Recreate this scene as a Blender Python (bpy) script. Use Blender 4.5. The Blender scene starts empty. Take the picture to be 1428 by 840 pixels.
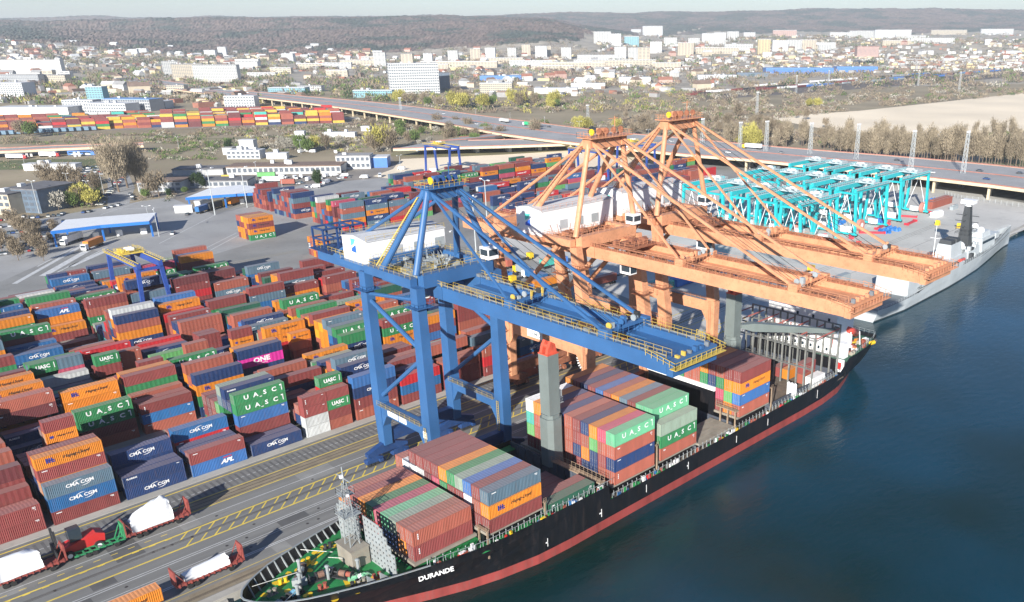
import bpy, math, random
from mathutils import Vector, Matrix
R = math.radians
SC = bpy.context.scene
COL = SC.collection
random.seed(7)
# ------------------------------------------------------------------ camera
CH = 92.3
PITCH, YAW = R(21.89), R(43.02)
FPX, PCX, PCY = 1186.7, 879.4, 521.8
W_ = Vector((math.cos(PITCH)*math.cos(YAW), math.cos(PITCH)*math.sin(YAW), -math.sin(PITCH)))
R0 = Vector((math.sin(YAW), -math.cos(YAW), 0))
U0 = R0.cross(W_)
ro = R(-0.14)
R_ = math.cos(ro)*R0 + math.sin(ro)*U0
U_ = -math.sin(ro)*R0 + math.cos(ro)*U0
cam = bpy.data.cameras.new('camera'); co = bpy.data.objects.new('camera', cam); COL.objects.link(co)
cam.sensor_fit = 'HORIZONTAL'; cam.sensor_width = 36
cam.lens = FPX*36/1428
cam.shift_x = -(PCX-714)/1428; cam.shift_y = (PCY-420)/1428
cam.clip_start = 1; cam.clip_end = 60000
co.matrix_world = Matrix(((R_.x, U_.x, -W_.x, 0), (R_.y, U_.y, -W_.y, 0), (R_.z, U_.z, -W_.z, CH), (0, 0, 0, 1)))
SC.camera = co
# ------------------------------------------------------------------ light
SUN_EL, SUN_AZ = R(21), R(30)            # light travels towards +X, a little +Y
to_sun = Vector((-math.cos(SUN_AZ)*math.cos(SUN_EL), -math.sin(SUN_AZ)*math.cos(SUN_EL), math.sin(SUN_EL)))
wd = bpy.data.worlds.new('World'); SC.world = wd; wd.use_nodes = True
nt = wd.node_tree; bg = nt.nodes['Background']
sky = nt.nodes.new('ShaderNodeTexSky'); sky.sky_type = 'NISHITA'; sky.sun_disc = False
sky.sun_elevation = SUN_EL; sky.sun_rotation = math.atan2(to_sun.x, to_sun.y)
sky.altitude = 50; sky.air_density = 1.0; sky.dust_density = 0.0; sky.ozone_density = 1.5
tn = nt.nodes.new('ShaderNodeMix'); tn.data_type = 'RGBA'; tn.blend_type = 'MULTIPLY'; tn.inputs['Factor'].default_value = 1; tn.inputs['B'].default_value = (.76, .86, 1.12, 1)
nt.links.new(sky.outputs[0], tn.inputs['A']); nt.links.new(tn.outputs['Result'], bg.inputs[0]); bg.inputs[1].default_value = 0.06
sl = bpy.data.lights.new('sun', 'SUN'); sl.energy = 5.0; sl.angle = R(0.53); sl.color = (1, 0.95, 0.87)
so = bpy.data.objects.new('sun', sl); COL.objects.link(so); so.rotation_euler = to_sun.to_track_quat('Z', 'Y').to_euler()
so.location = (0, 0, 400)
SC.view_settings.view_transform = 'Standard'; SC.view_settings.look = 'None'
SC.view_settings.exposure = 0.95; SC.view_settings.gamma = 1.0; SC.view_settings.use_curve_mapping = False
# ------------------------------------------------------------------ helpers
def ray(px, py): return W_ + R_*((px-PCX)/FPX) - U_*((py-PCY)/FPX)
def G(px, py, z=0.0):
    """world point at height z seen at a photo pixel"""
    d = ray(px, py); t = (z-CH)/d.z; return Vector((d.x*t, d.y*t, z))
def GY(px, py, y):
    d = ray(px, py); t = y/d.y; return Vector((d.x*t, y, CH+d.z*t))
def GX(px, py, x):
    d = ray(px, py); t = x/d.x; return Vector((x, d.y*t, CH+d.z*t))
def PR(p):
    v = Vector(p)-Vector((0, 0, CH)); d = v.dot(W_)
    if d < 1: return (-9999, -9999, d)
    return (PCX+FPX*v.dot(R_)/d, PCY-FPX*v.dot(U_)/d, d)

def tag(o, label=None, cat=None, group=None, kind=None):
    if label: o['label'] = label
    if cat: o['category'] = cat
    if group: o['group'] = group
    if kind: o['kind'] = kind
    return o
def thing(name, label, cat, loc=(0, 0, 0), group=None, rz=0):
    o = bpy.data.objects.new(name, None); COL.objects.link(o); o.empty_display_size = 1
    o.location = loc; o.rotation_euler = (0, 0, rz)
    return tag(o, label, cat, group)
KIDS = {}
def kids(o):
    if o.name not in KIDS: KIDS[o.name] = list(o.children)
    return KIDS[o.name]
def copy_tree(o, parent=None):
    c = o.copy(); COL.objects.link(c); c.parent = parent
    KIDS[c.name] = [copy_tree(ch, c) for ch in kids(o)]
    return c
class MB:
    """collects shapes; build() links them as one mesh object"""
    def __init__(s): s.v = []; s.f = []; s.m = []; s.mi = 0
    def add(s, vs, fs):
        n = len(s.v); s.v += [tuple(x) for x in vs]; s.f += [tuple(i+n for i in f) for f in fs]; s.m += [s.mi]*len(fs); return s
    def box(s, x0, x1, y0, y1, z0, z1):
        return s.add([(x0, y0, z0), (x1, y0, z0), (x1, y1, z0), (x0, y1, z0), (x0, y0, z1), (x1, y0, z1), (x1, y1, z1), (x0, y1, z1)],
                     [(3, 2, 1, 0), (4, 5, 6, 7), (0, 1, 5, 4), (1, 2, 6, 5), (2, 3, 7, 6), (3, 0, 4, 7)])
    def cbox(s, c, sx, sy, sz): return s.box(c[0]-sx/2, c[0]+sx/2, c[1]-sy/2, c[1]+sy/2, c[2], c[2]+sz)
    def rbox(s, c, sx, sy, sz, a):
        ca, sa = math.cos(a), math.sin(a); vs = []
        for z in (0, sz):
            for x, y in ((-1, -1), (1, -1), (1, 1), (-1, 1)):
                X, Y = x*sx/2, y*sy/2; vs.append((c[0]+X*ca-Y*sa, c[1]+X*sa+Y*ca, c[2]+z))
        return s.add(vs, [(3, 2, 1, 0), (4, 5, 6, 7), (0, 1, 5, 4), (1, 2, 6, 5), (2, 3, 7, 6), (3, 0, 4, 7)])
    def beam(s, p, q, w, h=None, w2=None, h2=None):
        """rectangular bar p->q; w horizontal width, h the other"""
        h = h or w; w2 = w2 or w; h2 = h2 or h
        p, q = Vector(p), Vector(q); d = (q-p)
        if d.length < 1e-6: return s
        d.normalize(); up = Vector((0, 0, 1)) if abs(d.z) < 0.95 else Vector((1, 0, 0))
        a = d.cross(up).normalized(); b = a.cross(d)
        vs = []
        for c, ww, hh in ((p, w, h), (q, w2, h2)):
            for i, j in ((-1, -1), (1, -1), (1, 1), (-1, 1)): vs.append(c+a*(i*ww/2)+b*(j*hh/2))
        return s.add(vs, [(3, 2, 1, 0), (4, 5, 6, 7), (0, 1, 5, 4), (1, 2, 6, 5), (2, 3, 7, 6), (3, 0, 4, 7)])
    def tube(s, p, q, r, r2=None, n=8, cap=True):
        r2 = r if r2 is None else r2
        p, q = Vector(p), Vector(q); d = (q-p)
        if d.length < 1e-6: return s
        d.normalize(); up = Vector((0, 0, 1)) if abs(d.z) < 0.95 else Vector((1, 0, 0))
        a = d.cross(up).normalized(); b = a.cross(d); vs = []
        for c, rr in ((p, r), (q, r2)):
            for i in range(n):
                t = 2*math.pi*i/n; vs.append(c+a*(rr*math.cos(t))+b*(rr*math.sin(t)))
        fs = [(i, (i+1) % n, n+(i+1) % n, n+i) for i in range(n)]
        if cap: fs += [tuple(range(n-1, -1, -1)), tuple(range(n, 2*n))]
        return s.add(vs, fs)
    def prism(s, poly, z0, z1):
        n = len(poly)
        a = sum(poly[i][0]*poly[(i+1) % n][1]-poly[(i+1) % n][0]*poly[i][1] for i in range(n))
        if a < 0: poly = poly[::-1]
        vs = [(x, y, z0) for x, y in poly]+[(x, y, z1) for x, y in poly]
        return s.add(vs, [tuple(range(n-1, -1, -1)), tuple(range(n, 2*n))]+[(i, (i+1) % n, n+(i+1) % n, n+i) for i in range(n)])
    def ext(s, poly, axis, a0, a1):
        """poly of 2D points in the plane normal to axis ('x': (y,z), 'y': (x,z)) extruded a0..a1"""
        n = len(poly)
        f = (lambda p, a: (a, p[0], p[1])) if axis == 'x' else (lambda p, a: (p[0], a, p[1]))
        vs = [f(p, a0) for p in poly]+[f(p, a1) for p in poly]
        return s.add(vs, [tuple(range(n-1, -1, -1)), tuple(range(n, 2*n))]+[(i, (i+1) % n, n+(i+1) % n, n+i) for i in range(n)])
    def sheet(s, pts, z=None):
        vs = [(p[0], p[1], p[2] if z is None else z) for p in pts]
        n = len(vs); a = sum(vs[i][0]*vs[(i+1) % n][1]-vs[(i+1) % n][0]*vs[i][1] for i in range(n))
        return s.add(vs if a > 0 else vs[::-1], [tuple(range(n))])
    def dome(s, c, rx, ry, rz, n=8, m=4, full=False, jit=0):
        vs = []; fs = []
        lo = -math.pi/2 if full else 0
        for j in range(m+1):
            t = lo+(math.pi/2-lo)*j/m
            for i in range(n):
                a = 2*math.pi*i/n; k = 1+random.uniform(-jit, jit)
                vs.append((c[0]+rx*math.cos(t)*math.cos(a)*k, c[1]+ry*math.cos(t)*math.sin(a)*k, c[2]+rz*math.sin(t)*k))
        for j in range(m):
            for i in range(n): fs.append((j*n+i, j*n+(i+1) % n, (j+1)*n+(i+1) % n, (j+1)*n+i))
        return s.add(vs, fs)
    def rail(s, pts, h=1.1, step=2.0, t=0.05, mid=True):
        """handrail along a polyline"""
        for a, b in zip(pts[:-1], pts[1:]):
            a, b = Vector(a), Vector(b); n = max(1, int((b-a).length/step))
            for i in range(n+1):
                p = a.lerp(b, i/n); s.beam(p, p+Vector((0, 0, h)), t)
            s.beam(a+Vector((0, 0, h)), b+Vector((0, 0, h)), t)
            if mid: s.beam(a+Vector((0, 0, h/2)), b+Vector((0, 0, h/2)), t*.8)
        return s
    def build(s, name, mats, parent=None, smooth=False, local=False):
        me = bpy.data.meshes.new(name); me.from_pydata(s.v, [], s.f)
        if not isinstance(mats, (list, tuple)): mats = [mats]
        for m in mats: me.materials.append(m)
        if len(mats) > 1: me.polygons.foreach_set('material_index', s.m)
        if smooth: me.polygons.foreach_set('use_smooth', [True]*len(me.polygons))
        me.update()
        o = bpy.data.objects.new(name, me); COL.objects.link(o)
        if parent is not None:
            o.parent = parent
            if parent.type == 'EMPTY' and not local: o.location = -Vector(parent.location)
        return o
# ------------------------------------------------------------------ materials
MATS = {}
def mat(name, col, rough=0.6, metal=0.0, var=0.12, scale=0.4, dirt=0.0, dirtcol=(0.16, 0.11, 0.08), bump=0.0, bscale=8, rnd=0.0, lit_fade=0.0, spec=0.5, emit=None, stretch=(1, 1, 1), world=False):
    """colour with procedural variation: soft mottling, streaky dirt, roofs painted paler (part fading, part sunlight), per-object shift"""
    if name in MATS: return MATS[name]
    m = bpy.data.materials.new(name); m.use_nodes = True; n = m.node_tree; N = n.nodes; Lk = n.links.new
    b = N['Principled BSDF']; b.inputs['Roughness'].default_value = rough; b.inputs['Metallic'].default_value = metal
    b.inputs['Specular IOR Level'].default_value = spec
    tc = N.new('ShaderNodeTexCoord'); geo = N.new('ShaderNodeNewGeometry')
    mp = N.new('ShaderNodeMapping'); mp.inputs['Scale'].default_value = stretch
    Lk(geo.outputs['Position'] if world else tc.outputs['Object'], mp.inputs[0])
    oi = N.new('ShaderNodeObjectInfo')
    nz = N.new('ShaderNodeTexNoise'); nz.inputs['Scale'].default_value = scale; nz.inputs['Detail'].default_value = 5
    if not world:
        nz.noise_dimensions = '4D'
        mu = N.new('ShaderNodeMath'); mu.operation = 'MULTIPLY'; mu.inputs[1].default_value = 50; Lk(oi.outputs['Random'], mu.inputs[0]); Lk(mu.outputs[0], nz.inputs['W'])
    Lk(mp.outputs[0], nz.inputs['Vector'])
    rgb = N.new('ShaderNodeRGB'); rgb.outputs[0].default_value = (*col, 1)
    hs = N.new('ShaderNodeHueSaturation')
    mr = N.new('ShaderNodeMapRange'); mr.inputs['From Min'].default_value = .3; mr.inputs['From Max'].default_value = .7
    mr.inputs['To Min'].default_value = 1-var; mr.inputs['To Max'].default_value = 1+var
    Lk(nz.outputs['Fac'], mr.inputs['Value'])
    val = mr.outputs[0]
    if rnd:
        m2 = N.new('ShaderNodeMapRange'); m2.inputs['To Min'].default_value = 1-rnd; m2.inputs['To Max'].default_value = 1+rnd
        Lk(oi.outputs['Random'], m2.inputs['Value']); mm = N.new('ShaderNodeMath'); mm.operation = 'MULTIPLY'
        Lk(val, mm.inputs[0]); Lk(m2.outputs[0], mm.inputs[1]); val = mm.outputs[0]
    Lk(rgb.outputs[0], hs.inputs['Color']); Lk(val, hs.inputs['Value'])
    out = hs.outputs[0]
    if dirt:
        n2 = N.new('ShaderNodeTexNoise'); n2.inputs['Scale'].default_value = scale*4; n2.inputs['Detail'].default_value = 6; n2.inputs['Roughness'].default_value = .7
        Lk(mp.outputs[0], n2.inputs['Vector'])
        cr = N.new('ShaderNodeMapRange'); cr.inputs['From Min'].default_value = .5; cr.inputs['From Max'].default_value = .72; cr.inputs['To Max'].default_value = dirt
        Lk(n2.outputs['Fac'], cr.inputs['Value'])
        mx = N.new('ShaderNodeMix'); mx.data_type = 'RGBA'; mx.inputs['B'].default_value = (*dirtcol, 1)
        Lk(cr.outputs[0], mx.inputs['Factor']); Lk(out, mx.inputs['A']); out = mx.outputs['Result']
    if lit_fade:  # up-facing faces mixed paler: real fading plus sunlight painted into the colour
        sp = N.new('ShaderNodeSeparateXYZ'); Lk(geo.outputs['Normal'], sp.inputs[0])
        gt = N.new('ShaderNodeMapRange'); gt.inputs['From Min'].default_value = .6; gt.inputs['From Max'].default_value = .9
        gt.inputs['To Max'].default_value = lit_fade; Lk(sp.outputs['Z'], gt.inputs['Value'])
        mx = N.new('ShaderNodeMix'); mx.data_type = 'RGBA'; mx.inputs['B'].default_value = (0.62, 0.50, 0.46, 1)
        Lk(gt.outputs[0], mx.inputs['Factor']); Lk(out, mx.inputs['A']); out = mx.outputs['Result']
    Lk(out, b.inputs['Base Color'])
    if bump:
        nb = N.new('ShaderNodeTexNoise'); nb.inputs['Scale'].default_value = bscale; nb.inputs['Detail'].default_value = 4; Lk(mp.outputs[0], nb.inputs['Vector'])
        bp = N.new('ShaderNodeBump'); bp.inputs['Strength'].default_value = bump; bp.inputs['Distance'].default_value = .3
        Lk(nb.outputs['Fac'], bp.inputs['Height']); Lk(bp.outputs[0], b.inputs['Normal'])
    if emit: b.inputs['Emission Color'].default_value = (*emit, 1); b.inputs['Emission Strength'].default_value = 1
    MATS[name] = m; return m
white = mat('white_paint', (.78, .79, .80), .5, var=.04, dirt=.25, dirtcol=(.45, .42, .38))
steel_grey = mat('grey_steel', (.30, .34, .36), .55, var=.1, dirt=.25)
dark = mat('dark_iron', (.03, .032, .035), .6, var=.2)
rust = mat('rusty_red', (.30, .075, .05), .7, var=.2, dirt=.4)
yellow = mat('yellow_paint', (.72, .48, .02), .5, var=.08, dirt=.15)
red_paint = mat('red_paint', (.55, .03, .03), .45, var=.08, dirt=.15)
glass = mat('dark_glass', (.03, .045, .06), .12, var=.05)
rubber = mat('rubber', (.02, .02, .02), .8)
white_print = mat('white_print', (.8, .8, .8), .6, var=.05)
navy_print = mat('navy_print', (.03, .04, .25), .6, var=.05)
black_print = mat('black_print', (.03, .03, .03), .6, var=.05)
# ------------------------------------------------------------------ setting: land, quay, water
WZ = -1.5            # water level
QY = 137.3           # quay edge
BEND = lambda x: max(0, x-190)*.034      # the quay turns slightly landward beyond x = 190
asphalt = mat('asphalt', (.25, .25, .24), .85, var=.18, scale=.05, dirt=.35, dirtcol=(.07, .07, .075), world=True, bump=.05)
apron_m = mat('quay_asphalt', (.19, .19, .182), .8, var=.22, scale=.35, dirt=.5, dirtcol=(.10, .10, .10), world=True, stretch=(.07, 1, 1), bump=.05)
concrete = mat('concrete', (.38, .365, .33), .85, var=.15, scale=.12, dirt=.4, dirtcol=(.17, .16, .14), world=True, bump=.05)
lane_m = mat('lane_concrete', (.26, .25, .22), .85, var=.15, scale=.2, dirt=.4, dirtcol=(.14, .13, .12), world=True)
scrub_ground = mat('scrub_ground', (.30, .245, .16), .95, var=.3, scale=.012, dirt=.55, dirtcol=(.17, .175, .085), world=True)
grass_m = mat('grass', (.11, .13, .05), .95, var=.3, scale=.03, dirt=.5, dirtcol=(.16, .14, .08), world=True)
sand_m = mat('pale_sand', (.84, .72, .54), .95, var=.12, scale=.01, dirt=.3, dirtcol=(.68, .56, .40), world=True)
town_ground = mat('town_ground', (.36, .32, .26), .95, var=.3, scale=.02, dirt=.6, dirtcol=(.2, .18, .13), world=True)
line_w = mat('white_line', (.55, .56, .56), .8, var=.15, scale=.6, dirt=.45, dirtcol=(.2, .2, .2), world=True)
line_y = mat('yellow_line', (.70, .52, .07), .8, var=.15, scale=.6, dirt=.35, dirtcol=(.22, .18, .09), world=True)
rail_m = mat('rail_steel', (.07, .06, .055), .5, metal=.4)
def structure(name, mb, m): return tag(mb.build(name, m), kind='structure')
b = MB(); b.sheet([(-600, QY), (190, QY), (9000, QY+BEND(9000)), (14000, 9000), (14000, 16000), (-6000, 16000), (-600, 2000)], 0.0)
structure('ground', b, scrub_ground)
# quay wall with fender recesses
b = MB(); b.box(-600, 190, QY-.02, QY+1.2, -8, -.004); b.beam((190, QY+.6, -4), (9000, QY+BEND(9000)+.6, -4), 1.22, 7.99)
for i in range(40): b.box(5+i*12, 6.4+i*12, QY-.7+BEND(5+i*12), QY-.03+BEND(5+i*12), -1.2, -.3)
structure('quay_wall', b, concrete)
# water
wm = bpy.data.materials.new('harbour_water'); wm.use_nodes = True; N = wm.node_tree.nodes; Lk = wm.node_tree.links.new
pb = N['Principled BSDF']; pb.inputs['Roughness'].default_value = .07; pb.inputs['IOR'].default_value = 1.33
geo = N.new('ShaderNodeNewGeometry')
nz = N.new('ShaderNodeTexNoise'); nz.inputs['Scale'].default_value = .012; nz.inputs['Detail'].default_value = 3; Lk(geo.outputs['Position'], nz.inputs['Vector'])
cr = N.new('ShaderNodeValToRGB'); cr.color_ramp.elements[0].color = (.003, .020, .016, 1); cr.color_ramp.elements[1].color = (.003, .052, .095, 1)
cr.color_ramp.elements[0].position = .35; cr.color_ramp.elements[1].position = .65
Lk(nz.outputs['Fac'], cr.inputs[0]); Lk(cr.outputs[0], pb.inputs['Base Color'])
mp = N.new('ShaderNodeMapping'); mp.inputs['Scale'].default_value = (.5, 1.1, 1); mp.inputs['Rotation'].default_value = (0, 0, .5); Lk(geo.outputs['Position'], mp.inputs[0])
w1 = N.new('ShaderNodeTexNoise'); w1.inputs['Scale'].default_value = .55; w1.inputs['Detail'].default_value = 6; w1.inputs['Roughness'].default_value = .6; Lk(mp.outputs[0], w1.inputs['Vector'])
bp = N.new('ShaderNodeBump'); bp.inputs['Strength'].default_value = .38; bp.inputs['Distance'].default_value = .35; Lk(w1.outputs['Fac'], bp.inputs['Height']); Lk(bp.outputs[0], pb.inputs['Normal'])
b = MB(); b.sheet([(-2500, -3000), (9000, -3000), (9000, QY+BEND(9000)-.01), (190, QY-.01), (-2500, QY-.01)], WZ); structure('harbour_water', b, wm)
# quay apron and its markings (straight bands along x)
XA, XB = -60, 560
def strip(mb, y0, y1, x0=XA, x1=XB, z=.012, seg=0):
    if x0 < 190 < x1: mb.sheet([(x0, y0), (190, y0), (190, y1), (x0, y1)], z); x0 = 190
    mb.sheet([(x0, y0+BEND(x0)), (x1, y0+BEND(x1)), (x1, y1+BEND(x1)), (x0, y1+BEND(x0))], z)
b = MB(); strip(b, QY+1.2, 184.6, z=.004); structure('quay_road', b, apron_m)
b = MB(); strip(b, QY, QY+2.2, z=.02); b.box(XA, 190, QY+.02, QY+.5, .02, .24); b.beam((190, QY+.26, .13), (XB, QY+.26+BEND(XB), .13), .48, .22); structure('quay_coping', b, concrete)
b = MB(); strip(b, 139.7, 142.6, XA, 230, z=.009); strip(b, 171.2, 175.5, XA, 230, z=.009); structure('rail_track_bed', b, mat('track_bed', (.24, .20, .14), .9, var=.2, scale=.3, dirt=.5, dirtcol=(.1, .09, .08), world=True))
b = MB(); strip(b, 175.6, 183, XA, 230, z=.009); structure('sleeper_paving', b, mat('paving_dark', (.17, .17, .165), .85, var=.15, scale=.3, world=True))
b = MB()
x = XA
while x < 240:
    b.box(x, x+.55, 175.9, 181.2, .010, .018); x += 1.35
structure('sleeper_strips', b, mat('sleeper_grey', (.115, .115, .115), .9, var=.2, world=True))
b = MB()
for y in (141.0, 161.6, 173.4, 172.0, 174.8): b.box(XA, 190, y-.05, y+.05, .0, .05); b.beam((190, y, .025), (425, y+BEND(425), .025), .1, .05)
for y in (140.7, 141.3, 161.25, 161.95): b.box(XA, 190, y-.05, y+.05, .0, .022)
structure('crane_rails', b, rail_m)
b = MB()
for y, w in ((178.6, .14), (167.6, .16), (155.6, .16), (154.9, .16), (151.9, .12), (151.2, .12), (147.6, .22), (147.1, .22), (138.9, .15)): strip(b, y-w/2, y+w/2, XA, 230, z=.014)
structure('white_lane_lines', b, line_w)
b = MB()
for y, w in ((182.2, .36), (175.4, .28), (171.1, .28), (164.3, .4), (158.9, .4), (143.6, .14)): strip(b, y-w/2, y+w/2, XA, 230, z=.014)
x = 44.0
while x < 240:
    for ya, yb in ((159.1, 161.1), (162.1, 164.1)):
        b.sheet([(x, ya), (x+.38, ya), (x+2.3, yb), (x+1.92, yb)], .016)
    x += 2.72
x = XA
while x < 44:
    strip(b, 166.2, 166.4, x, x+1.2); strip(b, 163.9, 164.1, x, x+1.2); x += 3
structure('yellow_lane_lines', b, line_y)
for i, (x0, x1, y0, y1, c) in enumerate(((20, 26, 151.8, 154.6, 0), (27, 31, 156.2, 158.6, 0), (44, 52, 148, 151, 0), (46, 49.5, 165, 170.5, 1), (60, 66, 152.2, 154.7, 0), (33, 38, 162.6, 170.6, 0), (72, 80, 165.5, 170.6, 1), (55, 58, 142.9, 146.8, 1), (12, 19, 165.8, 170.9, 1), (84, 90, 152.2, 154.6, 0))):
    b = MB(); strip(b, y0, y1, x0, x1, z=.0105); structure('asphalt_patch', b, mat(['patch_dark', 'patch_pale'][c], [(.10, .10, .10), (.24, .24, .23)][c], .85, var=.15, scale=.3, world=True))
b = MB()
for i in range(26):
    x, y = random.uniform(10, 110), random.choice([153.4, 161.6, 166, 157.2, 149.5]); n = 8; b.sheet([(x+.3*math.cos(k*.785), y+.3*math.sin(k*.785)) for k in range(n)], .026)
structure('manhole_covers', b, rail_m)
# kerb and the concrete edge of the yard
b = MB(); b.box(XA, 175, 183.5, 184.1, .004, .13); b.box(XA, 175, 184.12, 186.0, .004, .10); structure('yard_kerb', b, concrete)
# yard surface
b = MB(); b.sheet([(-60, 184.7), (520, 184.7), (560, 330), (545, 480), (440, 545), (230, 520), (150, 480), (60, 450), (-60, 430)], .004); structure('yard_surface', b, asphalt)
b = MB()
for k in range(1, 7):
    y = 186.2+31.2*k-4.2
    strip(b, y, y+1.6, -40, 175+(k > 3)*0, z=.012); strip(b, y+2.4, y+4.0, -40, 175, z=.012)
structure('gantry_runways', b, lane_m)
# ------------------------------------------------------------------ shipping containers
CC = {  # letter: (name, colour, words)
 'm': ((.215, .050, .048), 'maroon'), 'd': ((.135, .035, .04), 'dark maroon'), 's': ((.33, .095, .065), 'rust red'),
 'r': ((.46, .022, .03), 'bright red'), 'o': ((.60, .20, .02), 'orange'), 'a': ((.66, .30, .02), 'amber'),
 'b': ((.015, .040, .125), 'navy'), 'l': ((.022, .12, .30), 'mid blue'), 'c': ((.04, .14, .37), 'bright blue'),
 'y': ((.10, .165, .22), 'grey blue'), 'g': ((.03, .20, .075), 'green'), 'G': ((.11, .33, .11), 'light green'),
 'k': ((.02, .10, .065), 'dark green'), 't': ((.06, .42, .36), 'turquoise'), 'w': ((.50, .52, .52), 'pale grey'),
 'W': ((.72, .74, .74), 'white'), 'p': ((.62, .03, .30), 'magenta'), 'Y': ((.58, .40, .06), 'yellow'), 'v': ((.23, .30, .24), 'grey green'), 'q': ((.42, .07, .12), 'crimson')}
CM = {}
for ch, (c, w) in CC.items():
    CM[ch] = mat('container_'+w.replace(' ', '_'), c, .62, var=.12, scale=.6, dirt=.5, dirtcol=(c[0]*.45+.09, c[1]*.45+.055, c[2]*.45+.04), rnd=.16, lit_fade=.2, stretch=(1, 1, .22), spec=.35)
rod_m = mat('lock_rod_steel', (.38, .38, .37), .5, metal=.3, var=.1)
frame_m = mat('container_fitting', (.09, .085, .08), .6, var=.1)
def container_mesh(L, h, ribs=True):
    b = MB(); x0, x1, y = -L/2, L/2, 1.219
    for sx in (x0, x1-.16):
        for sy in (-y, y-.16): b.box(sx, sx+.16, sy, sy+.16, 0, h)
    for sy in (-y+.01, y-.13):
        b.box(x0+.16, x1-.16, sy, sy+.12, .0, .17); b.box(x0+.16, x1-.16, sy, sy+.12, h-.13, h-.02)
    b.box(x0+.01, x0+.12, -y+.16, y-.16, 0, .14); b.box(x1-.12, x1-.01, -y+.16, y-.16, 0, .14)
    b.box(x1-.12, x1-.01, -y+.16, y-.16, h-.14, h-.02); b.box(x0+.01, x0+.12, -y+.16, y-.16, h-.14, h-.02)
    n = int(round((L-.32)/.33)); p = (L-.32)/n
    for side in (-1, 1):                       # corrugated side walls
        vs = []; xs = []
        for i in range(n):
            a = x0+.16+i*p; xs += [(a, 0), (a+p*.3, 0), (a+p*.5, 1), (a+p*.8, 1)]
        xs.append((x1-.16, 0))
        for xx, d in xs:
            yy = side*(y-.015-.05*d); vs += [(xx, yy, .17), (xx, yy, h-.13)]
        fs = [((2*i, 2*i+2, 2*i+3, 2*i+1) if side < 0 else (2*i+1, 2*i+3, 2*i+2, 2*i)) for i in range(len(xs)-1)]
        b.add(vs, fs)
    xs = []; vs = []                            # roof with shallow ribs
    n2 = n//2; p = (L-.2)/n2
    for i in range(n2):
        a = x0+.1+i*p; xs += [(a, 0), (a+p*.45, 0), (a+p*.55, 1), (a+p*.9, 1)]
    xs.append((x1-.1, 0))
    for xx, d in xs: vs += [(xx, -y+.06, h-.03-.022*d), (xx, y-.06, h-.03-.022*d)]
    b.add(vs, [(2*i, 2*i+2, 2*i+3, 2*i+1) for i in range(len(xs)-1)])
    for xe, sgn in ((x1-.06, 1), (x0+.06, -1)):   # end wall behind doors / front wall
        m = 9; vs = []
        for i in range(m+1):
            yy = -y+.16+(2*y-.32)*i/m; dx = (.03 if i % 2 else 0)
            vs += [(xe-sgn*dx, yy, .14), (xe-sgn*dx, yy, h-.14)]
        b.add(vs, [((2*i, 2*i+2, 2*i+3, 2*i+1) if sgn > 0 else (2*i+1, 2*i+3, 2*i+2, 2*i)) for i in range(m)])
    o = b.build('body', CM['m']); me = o.data; bpy.data.objects.remove(o); me.name = 'container_body'; return me
def door_meshes(h):
    b = MB(); w = 1.03; b.box(-.035, .0, .02, w, .16, h-.16)
    for i in range(3):
        z = .35+i*(h-.7)/2.6; b.box(-.06, -.035, .1, w-.1, z, z+.5)
    me = b.build('door', CM['m']); d = me.data; bpy.data.objects.remove(me)
    b = MB()
    for yy in (.28, .78): b.tube((-.085, yy, .12), (-.085, yy, h-.12), .028, n=5)
    for yy in (.28, .78): b.box(-.11, -.06, yy-.14, yy+.02, .9, .98)
    o = b.build('lock_rod', rod_m); r = o.data; bpy.data.objects.remove(o)
    return d, r
CB = {}
for L in (12.19, 6.06):
    for h in (2.6, 2.9): CB[(L, h)] = container_mesh(L, h)
DM = {h: door_meshes(h) for h in (2.6, 2.9)}
# flat lettering, painted on the side walls (faces -Y)
def text_mesh(s, size, shear=0.0, sx=1.0, spacing=1.0, bold=.012):
    cu = bpy.data.curves.new('t', 'FONT'); cu.body = s; cu.size = size; cu.shear = shear; cu.space_character = spacing
    cu.offset = bold*size; cu.resolution_u = 2; cu.align_x = 'CENTER'; cu.align_y = 'CENTER'
    o = bpy.data.objects.new('t', cu); COL.objects.link(o); dg = bpy.context.evaluated_depsgraph_get()
    me = bpy.data.meshes.new_from_object(o.evaluated_get(dg)); bpy.data.objects.remove(o); bpy.data.curves.remove(cu)
    vs = [(v.co.x*sx, v.co.y) for v in me.vertices]; fs = [tuple(p.vertices) for p in me.polygons]; bpy.data.meshes.remove(me)
    return vs, fs
def lettering(parts, mats):
    """parts: (verts2d, faces, ox, oz, material index) on the plane y=0 facing -Y"""
    b = MB()
    for vs, fs, ox, oz, mi in parts:
        b.mi = mi; b.add([(x+ox, 0, z+oz) for x, z in vs], fs)
    o = b.build('lettering', mats); me = o.data; bpy.data.objects.remove(o); return me
def arc2d(cx, cz, rx, rz, a0, a1, w, n=10):
    vs = []
    for i in range(n+1):
        a = R(a0+(a1-a0)*i/n); ww = w*math.sin(math.pi*i/n)+.01
        vs += [(cx+(rx-ww)*math.cos(a), cz+(rz-ww)*math.sin(a)), (cx+rx*math.cos(a), cz+rz*math.sin(a))]
    return vs, [(2*i, 2*i+1, 2*i+3, 2*i+2) for i in range(n)]
def rect2d(x0, x1, z0, z1): return [(x0, z0), (x1, z0), (x1, z1), (x0, z1)], [(0, 1, 2, 3)]
LT = {}
def P_(vf, ox, oz, mi=0): return (vf[0], vf[1], ox, oz, mi)
U_l = [text_mesh(c, 1.5, sx=1.15, bold=.03) for c in 'UASC']
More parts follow.
